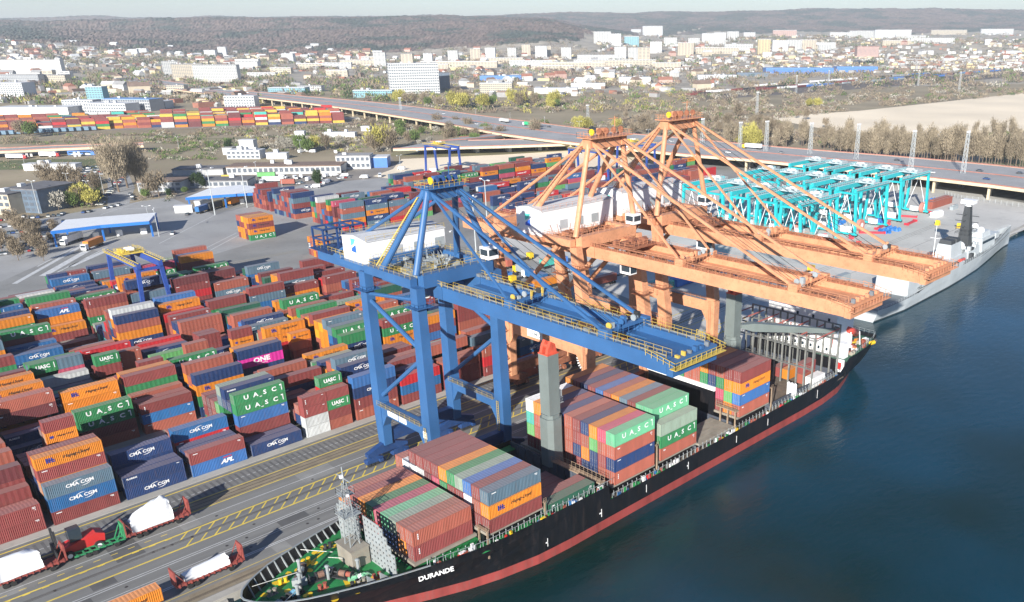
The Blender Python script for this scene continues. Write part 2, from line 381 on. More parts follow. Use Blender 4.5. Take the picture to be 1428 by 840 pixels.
LT['uasc_wide'] = lettering([P_(U_l[i], -3.3+2.25*i, 1.38) for i in range(4)]+[P_(rect2d(-.3, .3, 0, .16), 0.1, .55), P_(rect2d(0, .2, 0, 1.5), 5.2, .75), P_(rect2d(-.35, 0, 0, .3), 5.2, 1.95)], [white_print])
LT['uasc'] = lettering([P_(text_mesh('UASC', 1.3, sx=1.0, bold=.04), -.2, 1.45), P_(rect2d(0, .18, 0, 1.5), 2.3, .7), P_(rect2d(-.8, .5, 0, .07), 0, .55)], [white_print])
LT['cma'] = lettering([P_(text_mesh('CMA CGM', 1.0, sx=1.1, bold=.03), 0, 1.3), P_(arc2d(0, 1.1, 1.6, 1.0, 70, 160, .13), 0, 0), P_(arc2d(0, 1.5, 1.6, 1.0, 250, 340, .13), .6, 0)], [white_print])
LT['hl'] = lettering([P_(text_mesh('Hapag-Lloyd', .95, shear=.25, sx=1.0, bold=.015), 1.2, 1.45, 1), P_(rect2d(-.75, -.45, 0, 1.05), -3.4, .95), P_(rect2d(-.3, 0, 0, 1.05), -3.4, .95), P_(rect2d(.15, .4, 0, 1.05), -3.4, .95), P_(rect2d(-.5, .75, .0, .25), -3.4, 1.35), P_(rect2d(.4, .8, -.45, -.2), -3.4, 1.4)], [navy_print, black_print])
LT['hls'] = lettering([P_(text_mesh('Hapag-Lloyd', .62, shear=.25, bold=.015), .6, 1.45, 1), P_(rect2d(-.4, .3, 0, .6), -1.9, 1.15)], [navy_print, black_print])
LT['one'] = lettering([P_(text_mesh('ONE', 1.9, sx=1.15, bold=.04), 0, 1.5), P_(rect2d(-1.5, 1.5, 0, .1), 0, .45)], [white_print])
LT['apl'] = lettering([P_(text_mesh('APL', 1.35, shear=.3, sx=1.2, bold=.05), 1.6, 1.1), P_(rect2d(-.9, 1.1, 0, .22), 1.7, 1.95, 1)], [white_print, red_paint])
LT['hsud'] = lettering([P_(text_mesh('HAMBURG S\u00dcD', .95, sx=1.1, bold=.03), -1.4, 1.2), P_(arc2d(1.8, 1.0, 1.6, 1.0, 30, 140, .12), 0, 0)], [white_print])
LT['maersk'] = lettering([P_(text_mesh('MAERSK', .9, sx=1.05, bold=.03), .5, 1.25, 1), P_(rect2d(-2.6, -1.9, 0, .8), -.6, .9)], [mat('pale_blue_print', (.18, .45, .62), .6), black_print])
LT['maersks'] = lettering([P_(text_mesh('MAERSK', .62, bold=.03), .4, 1.25, 1), P_(rect2d(-.5, 0, 0, .55), -1.6, 1.0)], [MATS['pale_blue_print'], black_print])
LT['tex'] = lettering([P_(text_mesh('tex', .55, bold=.04), -4.9, 2.0), P_(rect2d(0, .6, 0, .12), 4.7, 2.1), P_(rect2d(0, .6, 0, .12), 4.7, 1.85), P_(rect2d(0, .3, 0, .1), 5.0, 1.5)], [white_print])
LT['marks'] = lettering([P_(rect2d(0, 1.0, 0, .16), -5.3, 2.05), P_(rect2d(0, .7, 0, .12), 4.6, 2.1), P_(rect2d(0, .5, 0, .1), 4.8, 1.9)], [white_print])
LT['markv'] = lettering([P_(rect2d(0, .22, 0, .3), -5.2, .85+i*.4) for i in range(3)], [white_print])
LT['marks20'] = lettering([P_(rect2d(0, .2, 0, .28), -2.4, .9+i*.42) for i in range(3)]+[P_(rect2d(0, .5, 0, .12), 1.9, 2.1)], [white_print])
LT['florens'] = lettering([P_(text_mesh('FLORENS', .5, bold=.04), -4.4, 2.0), P_(rect2d(0, .6, 0, .12), 4.7, 2.1)], [white_print])
LWORD = {'uasc_wide': 'with widely spaced white capitals', 'uasc': 'with close white capitals', 'cma': 'with white arcs around lettering', 'hl': 'with dark blue lettering', 'hls': 'with small blue lettering', 'one': 'with big white letters', 'apl': 'with slanted white letters', 'hsud': 'with white lettering', 'maersk': 'with black lettering', 'maersks': 'with black lettering'}
def pick_letter(ch, L, rng):
    if L < 7:
        if ch == 'g': return 'uasc'
        if ch == 'o': return 'hls' if rng.random() < .6 else None
        if ch == 'w': return 'maersks' if rng.random() < .5 else None
        return 'marks20' if rng.random() < .6 else None
    if ch == 'g': return 'uasc_wide' if rng.random() < .7 else None
    if ch == 'o' or ch == 'a': return 'hl' if rng.random() < .75 else 'marks'
    if ch == 'l': return 'cma' if rng.random() < .75 else 'marks'
    if ch == 'b': return 'cma' if rng.random() < .45 else 'florens'
    if ch == 'c': return 'apl' if rng.random() < .4 else 'marks'
    if ch == 'p': return 'one'
    if ch == 'y': return 'cma' if rng.random() < .35 else 'marks'
    if ch == 'w': return 'maersk' if rng.random() < .4 else 'marks'
    if ch == 'r': return 'hsud' if rng.random() < .3 else 'marks'
    return rng.choice(['tex', 'marks', 'markv', 'marks', None])
ORD = ['first', 'second', 'third', 'fourth', 'fifth', 'sixth', 'seventh', 'eighth', 'ninth', 'tenth', 'eleventh', 'twelfth', 'thirteenth', 'fourteenth', 'fifteenth', 'sixteenth']
def make_container(ch, L, h, x, y, z, label, group, doors, let, rng):
    t = thing('shipping_container', label, 'container', (x, y, z), group)
    o = bpy.data.objects.new('body', CB[(L, h)]); COL.objects.link(o); o.parent = t
    o.material_slots[0].link = 'OBJECT'; o.material_slots[0].material = CM[ch]
    if doors:
        for s in (0, 1):
            d = bpy.data.objects.new('door', DM[h][0]); COL.objects.link(d); d.parent = t; d.location = (-L/2+.055, 0 if s else -1.05, 0)
            d.material_slots[0].link = 'OBJECT'; d.material_slots[0].material = CM[ch]
            r = bpy.data.objects.new('lock_rod', DM[h][1]); COL.objects.link(r); r.parent = d
    if let:
        le = bpy.data.objects.new('lettering', LT[let]); COL.objects.link(le); le.parent = t; le.location = (0, -1.228, h-2.6)
    return t
# ---- the yard: blocks of stacks, 10 rows deep, separated by gantry lanes
SLOTX = lambda k, blk: 15.35+13.62*k+blk*.9
ROWY = lambda blk, r: 186.2+31.2*blk+2.62*r
SPEC = {  # (block, slot): {row: 'bottom..top' ; 'a|b' = two 20 ft halves}
 (0, 0): {0: 'mm', 1: 'sm', 2: 'mmm', 3: 'ommd', 4: 'bpds', 5: 'obmms', 6: 'mlom', 7: 'msoms', 8: 'yobms', 9: 'gomms'},
 (0, 1): {0: 'mly', 1: 'mbomo', 2: 'dgbmm', 3: 'mb', 4: 'db', 5: 'mbs', 6: 'bmm', 7: 'mbd', 8: '|mmmom', 9: '|mbmm'},
 (0, 2): {0: 'bb', 1: 'bb', 2: 'bbb', 3: '', 4: '', 5: '', 6: '', 7: '', 8: '', 9: ''},
 (0, 3): {0: 'cm', 1: 'mb', 2: 'mb', 3: 'rrl', 4: 'mms', 5: 'ds', 6: '', 7: '', 8: '', 9: ''},
 (0, 4): {0: 'b', 1: 'b', 2: 'bmcgg', 3: 'pbbb', 4: 'mmbbb', 5: 'logyv', 6: 'bmG', 7: 'dsm', 8: 'mdd', 9: 'gmm'},
 (0, 5): {0: 'wwmm|smgm', 1: 'mbs|ggsrg', 2: 'dm|mm', 3: 'dmd|drs', 4: 'mms|mm', 5: 'mmbm', 6: 'ddm', 7: 'mmb', 8: 'mdds', 9: 'mmom'},
 (0, 6): {0: 'smbc', 1: 'sbrm', 2: 'bbsmb', 3: 'mmsoy', 4: 'bomms', 5: 'mmmo', 6: 'mgbb', 7: 'msmg', 8: 'ymov', 9: 'mmso'},
 (0, 7): {0: 'mlr', 1: 'smb', 2: 'mmom', 3: 'sbms', 4: 'mmo', 5: 'mbsm', 6: 'oomm', 7: 'mmb', 8: 'ssm', 9: 'mmm'},
 (0, 8): {0: 'mms', 1: 'rbs', 2: 'mmss', 3: 'mbsm', 4: 'mss'},
 (0, 9): {0: 'mrs|sbss', 1: 'mbs', 2: 'mlsy', 3: 'msss'},
 (0, 10): {0: 'sly', 1: 'mss', 2: 'ssb'},
 (1, 1): {0: 'mb', 1: 'mbb', 2: 'lom', 3: 'moods', 4: 'mmdoo', 5: 'mombs', 6: 'bomso', 7: 'mmoms', 8: 'mosmo', 9: 'bommo'},
 (1, 2): {0: 'smgm'[0:3]+'g', 1: 'mbo', 2: 'mmo', 3: 'mmboo', 4: 'mmv', 5: 'mbb', 6: 'mb', 7: 'mbb', 8: 'mbb', 9: 'bbg'},
 (1, 3): {0: 'slm', 1: 'mbm', 2: 'mgs', 3: 'mmbgm', 4: 'mmbmo', 5: 'mmbm', 6: '|sssrm', 7: 'sm', 8: 'mms', 9: 'g'},
 (1, 4): {0: 'bgob', 1: 'mgos', 2: 'mmbos', 3: 'mb', 4: 'mbb', 5: 'obbb', 6: 'bblg', 7: 'mb', 8: '|smmss', 9: '|mms'},
 (1, 5): {0: 'md', 1: 'dd|ms', 2: 'mlbpb', 3: 'mmbbo', 4: 'mmb', 5: 'bdb', 6: 'mbG', 7: 'b', 8: 'b', 9: '|lmoom'},
 (1, 6): {0: '|d', 1: '|mg', 2: 'm|b', 3: '', 4: 'v', 5: 'v', 6: '|mmso', 7: 'mmroo', 8: 'gmls', 9: 'bmyv'},
 (1, 7): {0: 'sbgg'[0:2]+'bg', 1: 'smgbg', 2: 'mgbly', 3: 'smooy', 4: 'smooa', 5: 'sssao', 6: 'ssmmm', 7: 'smooo', 8: 'msoms', 9: 'mmoog'},
 (1, 8): {0: 'googm', 1: 'msoog', 2: 'mmogo', 3: 'msmmo', 4: 'mooss', 5: 'mmsog', 6: 'mommo', 7: 'msmso', 8: 'ooms', 9: 'mmso'},
 (2, 1): {4: 'lmb', 5: 'mbp'},
 (2, 2): {0: 'm', 1: 'mb', 4: 'mbky', 5: 'bbbg', 6: 'mmb', 7: 'mmb', 8: 'mb', 9: 'm'},
 (2, 3): {0: 'mo|ss', 1: 'ommg|', 2: 'ogm|soss', 3: 'ms|mm', 4: 'b|rb', 5: 'rmbr', 6: 'mrr', 7: 'mrr', 8: 'rr', 9: 'mm'},
 (2, 4): {0: 'bG', 1: 'blG', 2: 'bb', 3: 'mbb', 4: 'rrr', 5: 'rrr', 6: 'rr', 7: 'd', 8: '', 9: ''},
 (2, 5): {0: 'yb', 1: 'oomm|', 2: 'oosm|', 3: 'bb|l', 4: 'm|ll', 5: 'mm|sm', 6: 'obss', 7: 'sobb', 8: 'mmob', 9: 'mmsm'},
 (2, 6): {0: 'rsly', 1: 'bbbb', 2: 'mlcc', 3: 'mbs', 4: 'mbss', 5: 'mbbs', 6: 'rylk', 7: 'rblk', 8: 'mgsG', 9: 'msG'},
 (3, 3): {0: 'ls', 1: 'yy', 2: 'y', 3: '', 4: '', 5: '', 6: '', 7: 'm', 8: '', 9: ''}, (2, 7): {0: 'msoas', 1: 'mooa', 2: 'sgybg', 3: 'ooas', 4: 'mmsoo', 5: 'om', 6: 'sm', 7: 'm', 8: 'b', 9: 'm'}, (3, 6): {0: 'bdgm', 1: 'mmbb', 2: 'ssom', 3: 'mdm', 4: 'ob', 5: 'db', 6: 'm', 7: 'mb', 8: 'm', 9: ''}, (3, 7): {0: 'mylym', 1: 'moos', 2: 'mmoo', 3: 'do', 4: 'mm', 5: 'o', 6: 'm', 7: 'b', 8: '', 9: ''}, (3, 2): {0: 'pbl', 1: 'ppb', 2: 'pbl'},
 (3, 4): {6: 'tb', 7: 'tl', 8: 'tb', 9: 'dv'}, (3, 5): {3: 'mr', 4: 'rr', 5: 'mr'},
 (3, 8): {2: 'oylym', 1: 'moom', 0: '|mo', 3: 'moomo', 4: 'mmboo'},
 (4, 3): {0: 'mo', 1: 'oooc', 2: 'mobs', 3: 'mmmo', 4: 'mmmgg', 5: 'gomv', 6: 'ggmm'},
 (4, 4): {0: 'mgsm', 1: 'mgdm', 2: 'mmg', 3: 'mdm', 4: 'mmmg', 5: 'mmmm', 6: 'bg'},
 (4, 5): {3: 'bboo', 4: 'mbooo', 5: 'mboW', 6: 'mmbb', 7: 'moor'},
 (4, 6): {1: 'msbc', 2: 'mbbc', 3: 'mkbb', 6: 'mbgg', 7: 'mmvg'},
}
POOL = 'mmmmmmmmmmmmssssddddoooobbbbbblllyygggkvGrrwqc'
STACKS = {}     # (blk, k, r) -> [left-half or full list, right-half]
def heights(blk, k, rng):
    base = {0: 4, 1: 4, 2: 4, 3: 4, 4: 4, 5: 4, 6: 3}.get(blk, 3)
    return base+rng.choice([-1, 0, 0, 0])
rngY = random.Random(11)
def cluster(blk, k, r, hb):
    """stack heights go in steps: low lots and tall walls, as lots are filled and emptied"""
    q = random.Random(blk*131+k*17+(0 if r < 4 else (1 if r < 7 else 2))*7)
    if r < 4: return q.choice([4, 5, 5, 4, 3, 5])
    if r < 7: return q.choice([2, 3, 4, 5, 2])
    return q.choice([1, 1, 2, 2, 3, 4])
KMAX = {0: 10, 1: 10, 2: 9, 3: 9, 4: 8, 5: 7, 6: 5}
def in_front_limit(blk, k, r):
    x, y = SLOTX(k, blk), ROWY(blk, r)
    if x < y*.10-22: return False               # outside the left edge of the view
    if blk == 3 and k == 4 and r < 6: return True
    if blk >= 5 and y > 352+(x-60)*.42: return False
    return True
for blk in range(0, 7):
    for k in range(0, KMAX[blk]+1):
        hb = heights(blk, k, rngY)
        for r in range(10):
            if not in_front_limit(blk, k, r): continue
            sp = SPEC.get((blk, k), {}).get(r)
            if sp is None:
                n = max(1, min(5, cluster(blk, k, r, hb)+rngY.choice([-1, 0, 0, 0, 0])))
                if rngY.random() < .02: n = 0
                sp = ''.join(rngY.choice(POOL) for _ in range(n))
                if rngY.random() < .16 and sp: sp = sp+'|'+''.join(rngY.choice(POOL) for _ in range(max(1, n+rngY.choice([-1, 0]))))
            STACKS[(blk, k, r)] = sp.split('|')
CLIST = []   # every exposed container: dict
def occ(blk, k, r, t, half):
    s = STACKS.get((blk, k, r))
    if s is None: return False
    if len(s) == 1: return len(s[0]) > t
    if half is None: return len(s[0]) > t and len(s[1]) > t
    return len(s[half]) > t
for (blk, k, r), s in STACKS.items():
    for hi, st in enumerate(s):
        full = len(s) == 1
        z = 0.02
        for t, ch in enumerate(st):
            hc = 2.9 if (blk*31+k*17+r*7+t*3) % 3 == 0 else 2.6
            if (blk, k) in ((0, 1), (0, 4)) : hc = 2.9 if t < 3 else 2.75 and 2.6
            top_free = t == len(st)-1
            front_free = not occ(blk, k, r-1, t, None if full else hi) or r == 0
            left_free = (hi == 0) and not occ(blk, k-1, r, t, 1)
            back_free = r == 9 or not occ(blk, k, r+1, t, None if full else hi)
            right_free = (hi == 1 or full) and not occ(blk, k+1, r, t, 0)
            L = 12.19 if full else 6.06
            x = SLOTX(k, blk)+6.1 if full else SLOTX(k, blk)+3.03+hi*6.14
            y = ROWY(blk, r)+1.22
            if top_free or front_free or left_free or back_free or right_free:
                p = PR((x, y, z)); vis = top_free or front_free or left_free
                if -160 < p[0] < 1560 and -60 < p[1] < 1000:
                    CLIST.append(dict(ch=ch, L=L, h=hc, x=x, y=y, z=z, d=p[2]*(1.0 if vis else 2.2), off=not (0 < p[0] < 1428 and p[1] < 880), blk=blk, k=k, r=r, t=t, n=len(st), hi=hi if not full else None, ship=False))
            z += hc+.02
# ------------------------------------------------------------------ containers on the ship
CC['M'] = ((.12, .40, .22), 'mint green'); CM['M'] = mat('container_mint_green', CC['M'][0], .62, var=.1, scale=.35, dirt=.3, rnd=.1, lit_fade=.2, dirtcol=(.2, .25, .18))
SY = 107.2
BAYS = [  # name, x0, first row y, base z, tier height, rows {i: 'bottom..top'}
 ('bay behind breakwater', 64.8, 110.9, 8.3, 2.9, {0: 'ms', 1: 'os', 2: 'bv', 3: 'bM', 4: 'rq', 5: 'mg', 6: 'mo', 7: 'mm', 8: 'ms', 9: 'o'}),
 ('bay before open hold', 78.2, SY, 9.3, 2.8, {0: 'moy', 1: 'msm', 2: 'mWc', 3: 'mmv', 4: 'mmg', 5: 'sgo', 6: 'sqm', 7: 'mdm', 8: 'mwm', 9: 'mWm', 10: 'mW', 11: 'ms'}),
 ('bay beside grey crane post', 110.1, SY, 5.9, 2.88, {0: 'sbsM', 1: 'smsq', 2: 'bbGo', 3: 'bosb', 4: 'mbmm', 5: 'ssss', 6: 'mmmb', 7: 'mmmm', 8: 'mssb', 9: 'msso', 10: 'mGtW'}),
 ('bay behind grey crane post', 124.4, SY, 6.0, 2.87, {0: 'sgv', 1: 'mmgM', 2: 'mmmM', 3: 'mssm', 4: 'mmby', 5: 'mmbo', 6: 'mmms', 7: 'mmmc', 8: 'mmmm', 9: 'mmbb', 10: 'mmmm', 11: 'mmmo'}),
 ('bay before aft crane', 153.0, SY, 6.7, 2.88, {0: 'scom', 1: 'oGom', 2: 'mqgs', 3: '  bm', 4: '  go', 5: '  ss', 6: '  sm', 7: '  gm', 8: '  sm', 9: '  mm', 10: '  mm', 11: '  mm'}),
 ('open hold', 92.2, 107.4, 3.2, 2.88, {0: 'mk', 1: 'mm', 2: 'b', 3: 'm', 4: 'm', 5: 'm'}),
]
HOLDLET = {('bay before open hold', 0, 1): 'hl', ('bay beside grey crane post', 0, 3): 'uasc_wide', ('bay behind grey crane post', 0, 1): 'uasc_wide', ('bay behind grey crane post', 1, 3): 'uasc_wide', ('bay before aft crane', 0, 2): 'hl'}
for bi, (bn, x0, y0, zb, th, rows) in enumerate(BAYS):
    for r, st in rows.items():
        for t, ch in enumerate(st):
            top = t == len(st)-1; nxt = rows.get(r-1, '')
            if ch == ' ': continue
            front = len(nxt) <= t
            if not (top or front or True): continue
            if not top and not front and t < len(st)-4: continue
            x, y, z = x0+6.1, y0+2.48*r+1.22, zb+th*t
            p = PR((x, y, z))
            CLIST.append(dict(ch=ch, L=12.19, h=2.9 if th > 2.8 else 2.6, x=x, y=y, z=z, d=p[2]*.6, off=False, bay=bn, bi=bi, r=r, t=t, n=len(st), ship=True, hi=None))
# ---- spread: the 300 that show largest become things, the rest one mass
CLIST.sort(key=lambda c: (c['off'], c['d']))
rngC = random.Random(5)
used_labels = set()
NEAR = []; FARC = []
for c in CLIST:
    (NEAR if len(NEAR) < 300 and not c['off'] else FARC).append(c)
LEVEL = {1: ['on the ground'], }
def level_words(t, n):
    if n == 1: return 'single level'
    if t == n-1: return 'top of '+['', '', 'two', 'three', 'four', 'five'][n]
    if t == 0: return 'lowest of '+['', '', 'two', 'three', 'four', 'five'][n]
    return ORD[t]+' level'
LANES = ['behind quay road', 'past first lane', 'past second lane', 'past third lane', 'past fourth lane', 'past fifth lane', 'past sixth lane']
for c in NEAR:
    let = HOLDLET.get((c.get('bay'), c['r'], c['t'])) if c['ship'] else pick_letter(c['ch'], c['L'], rngC)
    if c['ship'] and not let and c['r'] == 0: let = rngC.choice(['marks', 'tex', 'markv', None])
    w = CC[c['ch']][1]
    if c['ship']:
        lab = f"{w} container, {level_words(c['t'], c['n'])}, {ORD[c['r']]} row from water, {c['bay']}"
        grp = 'containers on the ship'
    else:
        half = '' if c['hi'] is None else ('short left ' if c['hi'] == 0 else 'short right ')
        lab = f"{half}{w} container, {level_words(c['t'], c['n'])}, {ORD[c['r']]} row {LANES[c['blk']]}, {ORD[c['k']]} column"
        grp = 'containers stacked in the yard'
    if lab in used_labels: lab += ' again'
    used_labels.add(lab)
    make_container(c['ch'], c['L'], c['h'], c['x'], c['y'], c['z'], lab, grp, c['ship'] or rngC.random() < .6, let, rngC)
# ---- further stacks: yards beyond the road, and the strip by the railway; same joined mass
def far_group(x0, y0, nx, ny, dx, dy, tiers, rng, rot=None, pool=POOL, L=12.19, skip=.06):
    for i in range(nx):
        for j in range(ny):
            if rng.random() < skip: continue
            n = max(1, tiers+rng.choice([-1, 0, 0, 1])); z = 0
            for t in range(n):
                FARC.append(dict(ch=rng.choice(pool), L=L, h=2.7, x=x0+i*dx[0]+j*dy[0], y=y0+i*dx[1]+j*dy[1], z=z, rot=rot, far=True, ship=False)); z += 2.72
rngF = random.Random(21)
def quad_group(px, L, gx, gy, tiers, pool, skip=.05, ang=0.0):
    """fill the ground quad seen between four photo pixels with stacks"""
    c = [G(*q) for q in px]; o = c[0]; u = (c[1]-c[0]); v = (c[3]-c[0])
    nx = max(1, int(u.length/gx)); ny = max(1, int(v.length/gy))
    a = math.atan2(u.y, u.x)
    far_group(o.x, o.y, nx, ny, (u.x/nx, u.y/nx), (v.x/ny, v.y/ny), tiers, rngF, rot=a, pool=pool, L=L, skip=skip)
PM = 'mmmmsssddoobbblyygGkrwq'
# two blocks behind the blue crane
far_group(218, 395, 4, 12, (13.5, 0), (0, 2.7), 4, rngF, pool=PM)
far_group(215, 440, 1, 9, (13.5, 0), (0, 2.7), 4, rngF, pool='mmsyb')
far_group(216, 470, 1, 8, (13.5, 0), (0, 2.7), 4, rngF, pool='mmbms')
far_group(276, 400, 2, 10, (13.5, 0), (0, 2.7), 4, rngF, pool=PM)
far_group(286, 440, 10, 9, (13.6, 0), (0, 2.7), 4, rngF, pool=PM)
far_group(300, 405, 9, 7, (13.6, 0), (0, 2.7), 2, rngF, pool=PM)
far_group(300, 366, 6, 6, (13.6, 0), (0, 2.7), 2, rngF, pool='mmsbbyr')
far_group(390, 345, 5, 6, (13.6, 0), (0, 2.7), 3, rngF, pool='mmssobr')
far_group(420, 395, 6, 5, (13.6, 0), (0, 2.7), 2, rngF, pool=PM)
# small stacks near the gate road
for i, st in enumerate(['gomo', 'dmoo', 'ooma', 'ooms', 'mobs']):
    for t, ch in enumerate(st): FARC.append(dict(ch=ch, L=12.19, h=2.7, x=176, y=407.5+i*2.7, z=t*2.72, far=True, ship=False, let='uasc_wide' if ch == 'g' else 'hl'))
for i, st in enumerate(['mso', 'oso', 'sos', 'mwo']):
    for t, ch in enumerate(st): FARC.append(dict(ch=ch, L=6.06, h=2.7, x=178+i*.3, y=352+i*2.7, z=t*2.72, far=True, ship=False))
# the long container strip along the railway, far left
PS = 'mmmmmssssddooaYYrgtbw'
c0, c1 = G(-40, 186), G(235, 177)
quad_group([(-60, 188), (240, 177), (240, 168), (-60, 176)], 12.19, 12.6, 5, 3, PS)
quad_group([(235, 178), (490, 171), (490, 163), (235, 168)], 12.19, 12.6, 5, 4, PS)
def far_box(b, mi, c):
    b.mi = mi; L, h = c['L'], c['h']; a = c.get('rot') or 0
    ca, sa = math.cos(a), math.sin(a)
    def T(x, y, z): return (c['x']+x*ca-y*sa, c['y']+x*sa+y*ca, c['z']+z)
    x0, x1, y = -L/2, L/2, 1.22
    b.add([T(x0, -y, 0), T(x1, -y, 0), T(x1, y, 0), T(x0, y, 0), T(x0, -y, h), T(x1, -y, h), T(x1, y, h), T(x0, y, h)],
          [(4, 5, 6, 7), (1, 2, 6, 5), (2, 3, 7, 6), (3, 0, 4, 7)])
    n = int(L/.55); vs = []                      # ribbed front wall
    for i in range(n+1):
        xx = x0+L*i/n; d = .045*(i % 2); vs += [T(xx, -y+d, 0), T(xx, -y+d, h-.03)]
    b.add(vs, [(2*i, 2*i+2, 2*i+3, 2*i+1) for i in range(n)])
fb = MB(); keys = list(CM); mats_far = [CM[k] for k in keys]+[white_print, navy_print, black_print, red_paint, MATS['pale_blue_print']]
LTV = {}
for k, me in LT.items():
    LTV[k] = ([tuple(v.co) for v in me.vertices], [tuple(p.vertices) for p in me.polygons], [p.material_index for p in me.polygons], [m.name for m in me.materials])
matidx = {m.name: i for i, m in enumerate(mats_far)}
nlet = 0
for c in FARC:
    far_box(fb, keys.index(c['ch']), c)
    let = c.get('let') or (pick_letter(c['ch'], c['L'], rngC) if not c.get('rot') else None)
    if let and not c.get('off') and (c['y'] < 470) and not c.get('rot'):
        if let in ('hl', 'uasc_wide', 'uasc', 'hls', 'one', 'apl', 'cma', 'hsud') or rngC.random() < .3:
            vs, fs, mi, mn = LTV[let]; n0 = len(fb.v)
            fb.v += [(x+c['x'], y+c['y']-1.235, z+c['z']+c['h']-2.6) for x, y, z in vs]
            fb.f += [tuple(i+n0 for i in f) for f in fs]; fb.m += [matidx[mn[i]] for i in mi]; nlet += 1
tag(fb.build('container_stacks', mats_far), 'stacks of mixed shipping containers further back in the yard and beside the railway', 'container stacks', kind='stuff')
print('containers', len(NEAR), len(FARC), nlet, len(fb.f))
# ------------------------------------------------------------------ the container ship
hull_black = mat('hull_black', (.007, .008, .011), .4, var=.3, scale=.35, dirt=.3, dirtcol=(.075, .05, .042), stretch=(1, 1, .12), bump=.15, bscale=.6)
hull_red = mat('hull_red', (.26, .045, .04), .6, var=.25, scale=.4, dirt=.5, dirtcol=(.17, .09, .08), stretch=(1, 1, .15))
deck_green = mat('deck_green', (.015, .20, .055), .6, var=.2, scale=.5, dirt=.45, dirtcol=(.04, .10, .06))
deck_brown = mat('deck_rusty_grey', (.15, .125, .10), .8, var=.3, scale=.6, dirt=.6, dirtcol=(.22, .12, .07))
crane_grey = mat('crane_grey', (.155, .185, .18), .5, var=.1, scale=.3, dirt=.25, dirtcol=(.13, .12, .1))
pale_grey = mat('pale_grey_steel', (.27, .30, .31), .55, var=.12, scale=.4, dirt=.4, dirtcol=(.3, .22, .16))
hatch_grey = mat('hatch_grey', (.26, .24, .20), .75, var=.2, scale=.4, dirt=.5, dirtcol=(.3, .2, .14))
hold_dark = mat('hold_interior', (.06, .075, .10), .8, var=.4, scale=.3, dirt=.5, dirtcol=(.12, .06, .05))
CYS = 121.0
ship = thing('container_ship', 'black and red hulled container ship moored along the quay under the cranes', 'ship', (130, CYS, WZ))
def interp(tab, x):
    for (a, fa), (b_, fb_) in zip(tab[:-1], tab[1:]):
        if x <= b_: return fa+(fb_-fa)*(max(a, x)-a)/(b_-a)
    return tab[-1][1]
TB = [(39.5, .2), (40.5, 2.2), (42, 3.8), (44, 5.3), (47, 7.0), (51, 8.6), (56, 10.2), (61, 11.6), (67, 13.2), (76, 14.9), (84, 15.3), (206, 15.3), (213, 14.6), (219, 13.4), (224, 11.8)]
WB = [(39.5, .05), (46, .15), (52, 2.2), (60, 5.6), (68, 9.2), (77, 12.8), (88, 14.9), (96, 15.3), (182, 15.3), (192, 14.9), (200, 13.8), (209, 11.0), (218, 7.6), (224, 5)]
TZ = [(39.5, 9.4), (44, 8.9), (60, 8.3), (76, 8.1), (90, 8.0), (106.8, 7.8), (107.2, 4.4), (150, 4.7), (197, 5.2), (202, 8.7), (224, 8.9)]
XS = [39.5, 39.9, 40.5, 41.2, 42, 43, 44, 47, 50, 54, 58, 63, 68, 74, 80, 88, 96, 106.8, 107.2, 120, 135, 150, 165, 180, 190, 197, 199.5, 202, 206, 209, 213, 219, 224]
LV = ((-9, 0), (0, 0), (.55, .05), (.6, .06), (.5, .40), (.8, .82), (1, 1))
def kf(x, k):
    t = min(1, max(0, (x-186)/14)); return k*(1-t)+t*min(1, k**.45)
def hbz(x, z):
    tb, wb, tz = interp(TB, x), interp(WB, x), interp(TZ, x); f = (z-WZ)/(tz-WZ)
    return wb+(tb-wb)*kf(x, interp([(0, 0), (.25, .06), (.5, .40), (.8, .82), (1, 1)], f))
hb = MB()
for side in (-1, 1):
    vs = []; nl = 7
    for x in XS:
        tb, wb, tz = interp(TB, x), interp(WB, x), interp(TZ, x)
        for z, k in ((-9, 0), (WZ, 0), (.5, .05), (.56, .06), (WZ+(tz-WZ)*.5, .40), (WZ+(tz-WZ)*.8, .82), (tz, 1)):
            hbw = wb*(.9 if z < -5 else 1)+(tb-wb)*(kf(x, k) if z > 2.2 else k)
            vs.append((x, CYS+side*hbw, z))
    n0 = len(hb.v); hb.v += vs
    for i in range(len(XS)-1):
        for j in range(nl-1):
            f = (i*nl+j, (i+1)*nl+j, (i+1)*nl+j+1, i*nl+j+1)
            if side > 0: f = f[::-1]
            hb.f.append(tuple(q+n0 for q in f)); hb.m.append(1 if j <= 1 else 0)
    n1 = n0+(len(XS)-1)*nl
    if side < 0: tr0 = n1
    else:
        for j in range(nl-1): hb.f.append((tr0+j, n1+j, n1+j+1, tr0+j+1)); hb.m.append(1 if j <= 1 else 0)
hull = hb.build('hull', [hull_black, hull_red], ship)
def hb_at(x): return interp(TB, x)
def deck_poly(x0, x1, inset=.25, st=2.0, z=None):
    hb_at = (lambda x: hbz(x, z)) if z is not None else (lambda x: interp(TB, x))
    xs = []; x = x0
    while x < x1: xs.append(x); x += st
    xs.append(x1)
    return [(x, CYS-hb_at(x)+inset) for x in xs]+[(x, CYS+hb_at(x)-inset) for x in reversed(xs)]
FD = 6.8; MD = 3.6
b = MB(); b.prism(deck_poly(40.4, 64.4, .12, 1.0, FD-.3), FD-.3, FD); b.build('foredeck', deck_green, ship)
b = MB(); b.prism(deck_poly(64.4, 91.4, .15, 2, 6.5), 6.5, 6.78)
for s in (-1, 1): b.prism([(91.42, CYS+s*15.1), (106.7, CYS+s*15.1), (106.7, CYS+s*12.9), (91.42, CYS+s*12.9)], 6.5, 6.78)
b.box(91.42, 106.7, CYS-12.8, CYS+12.8, .6, .8)
b.build('forward_deck', deck_green, ship)
b = MB()
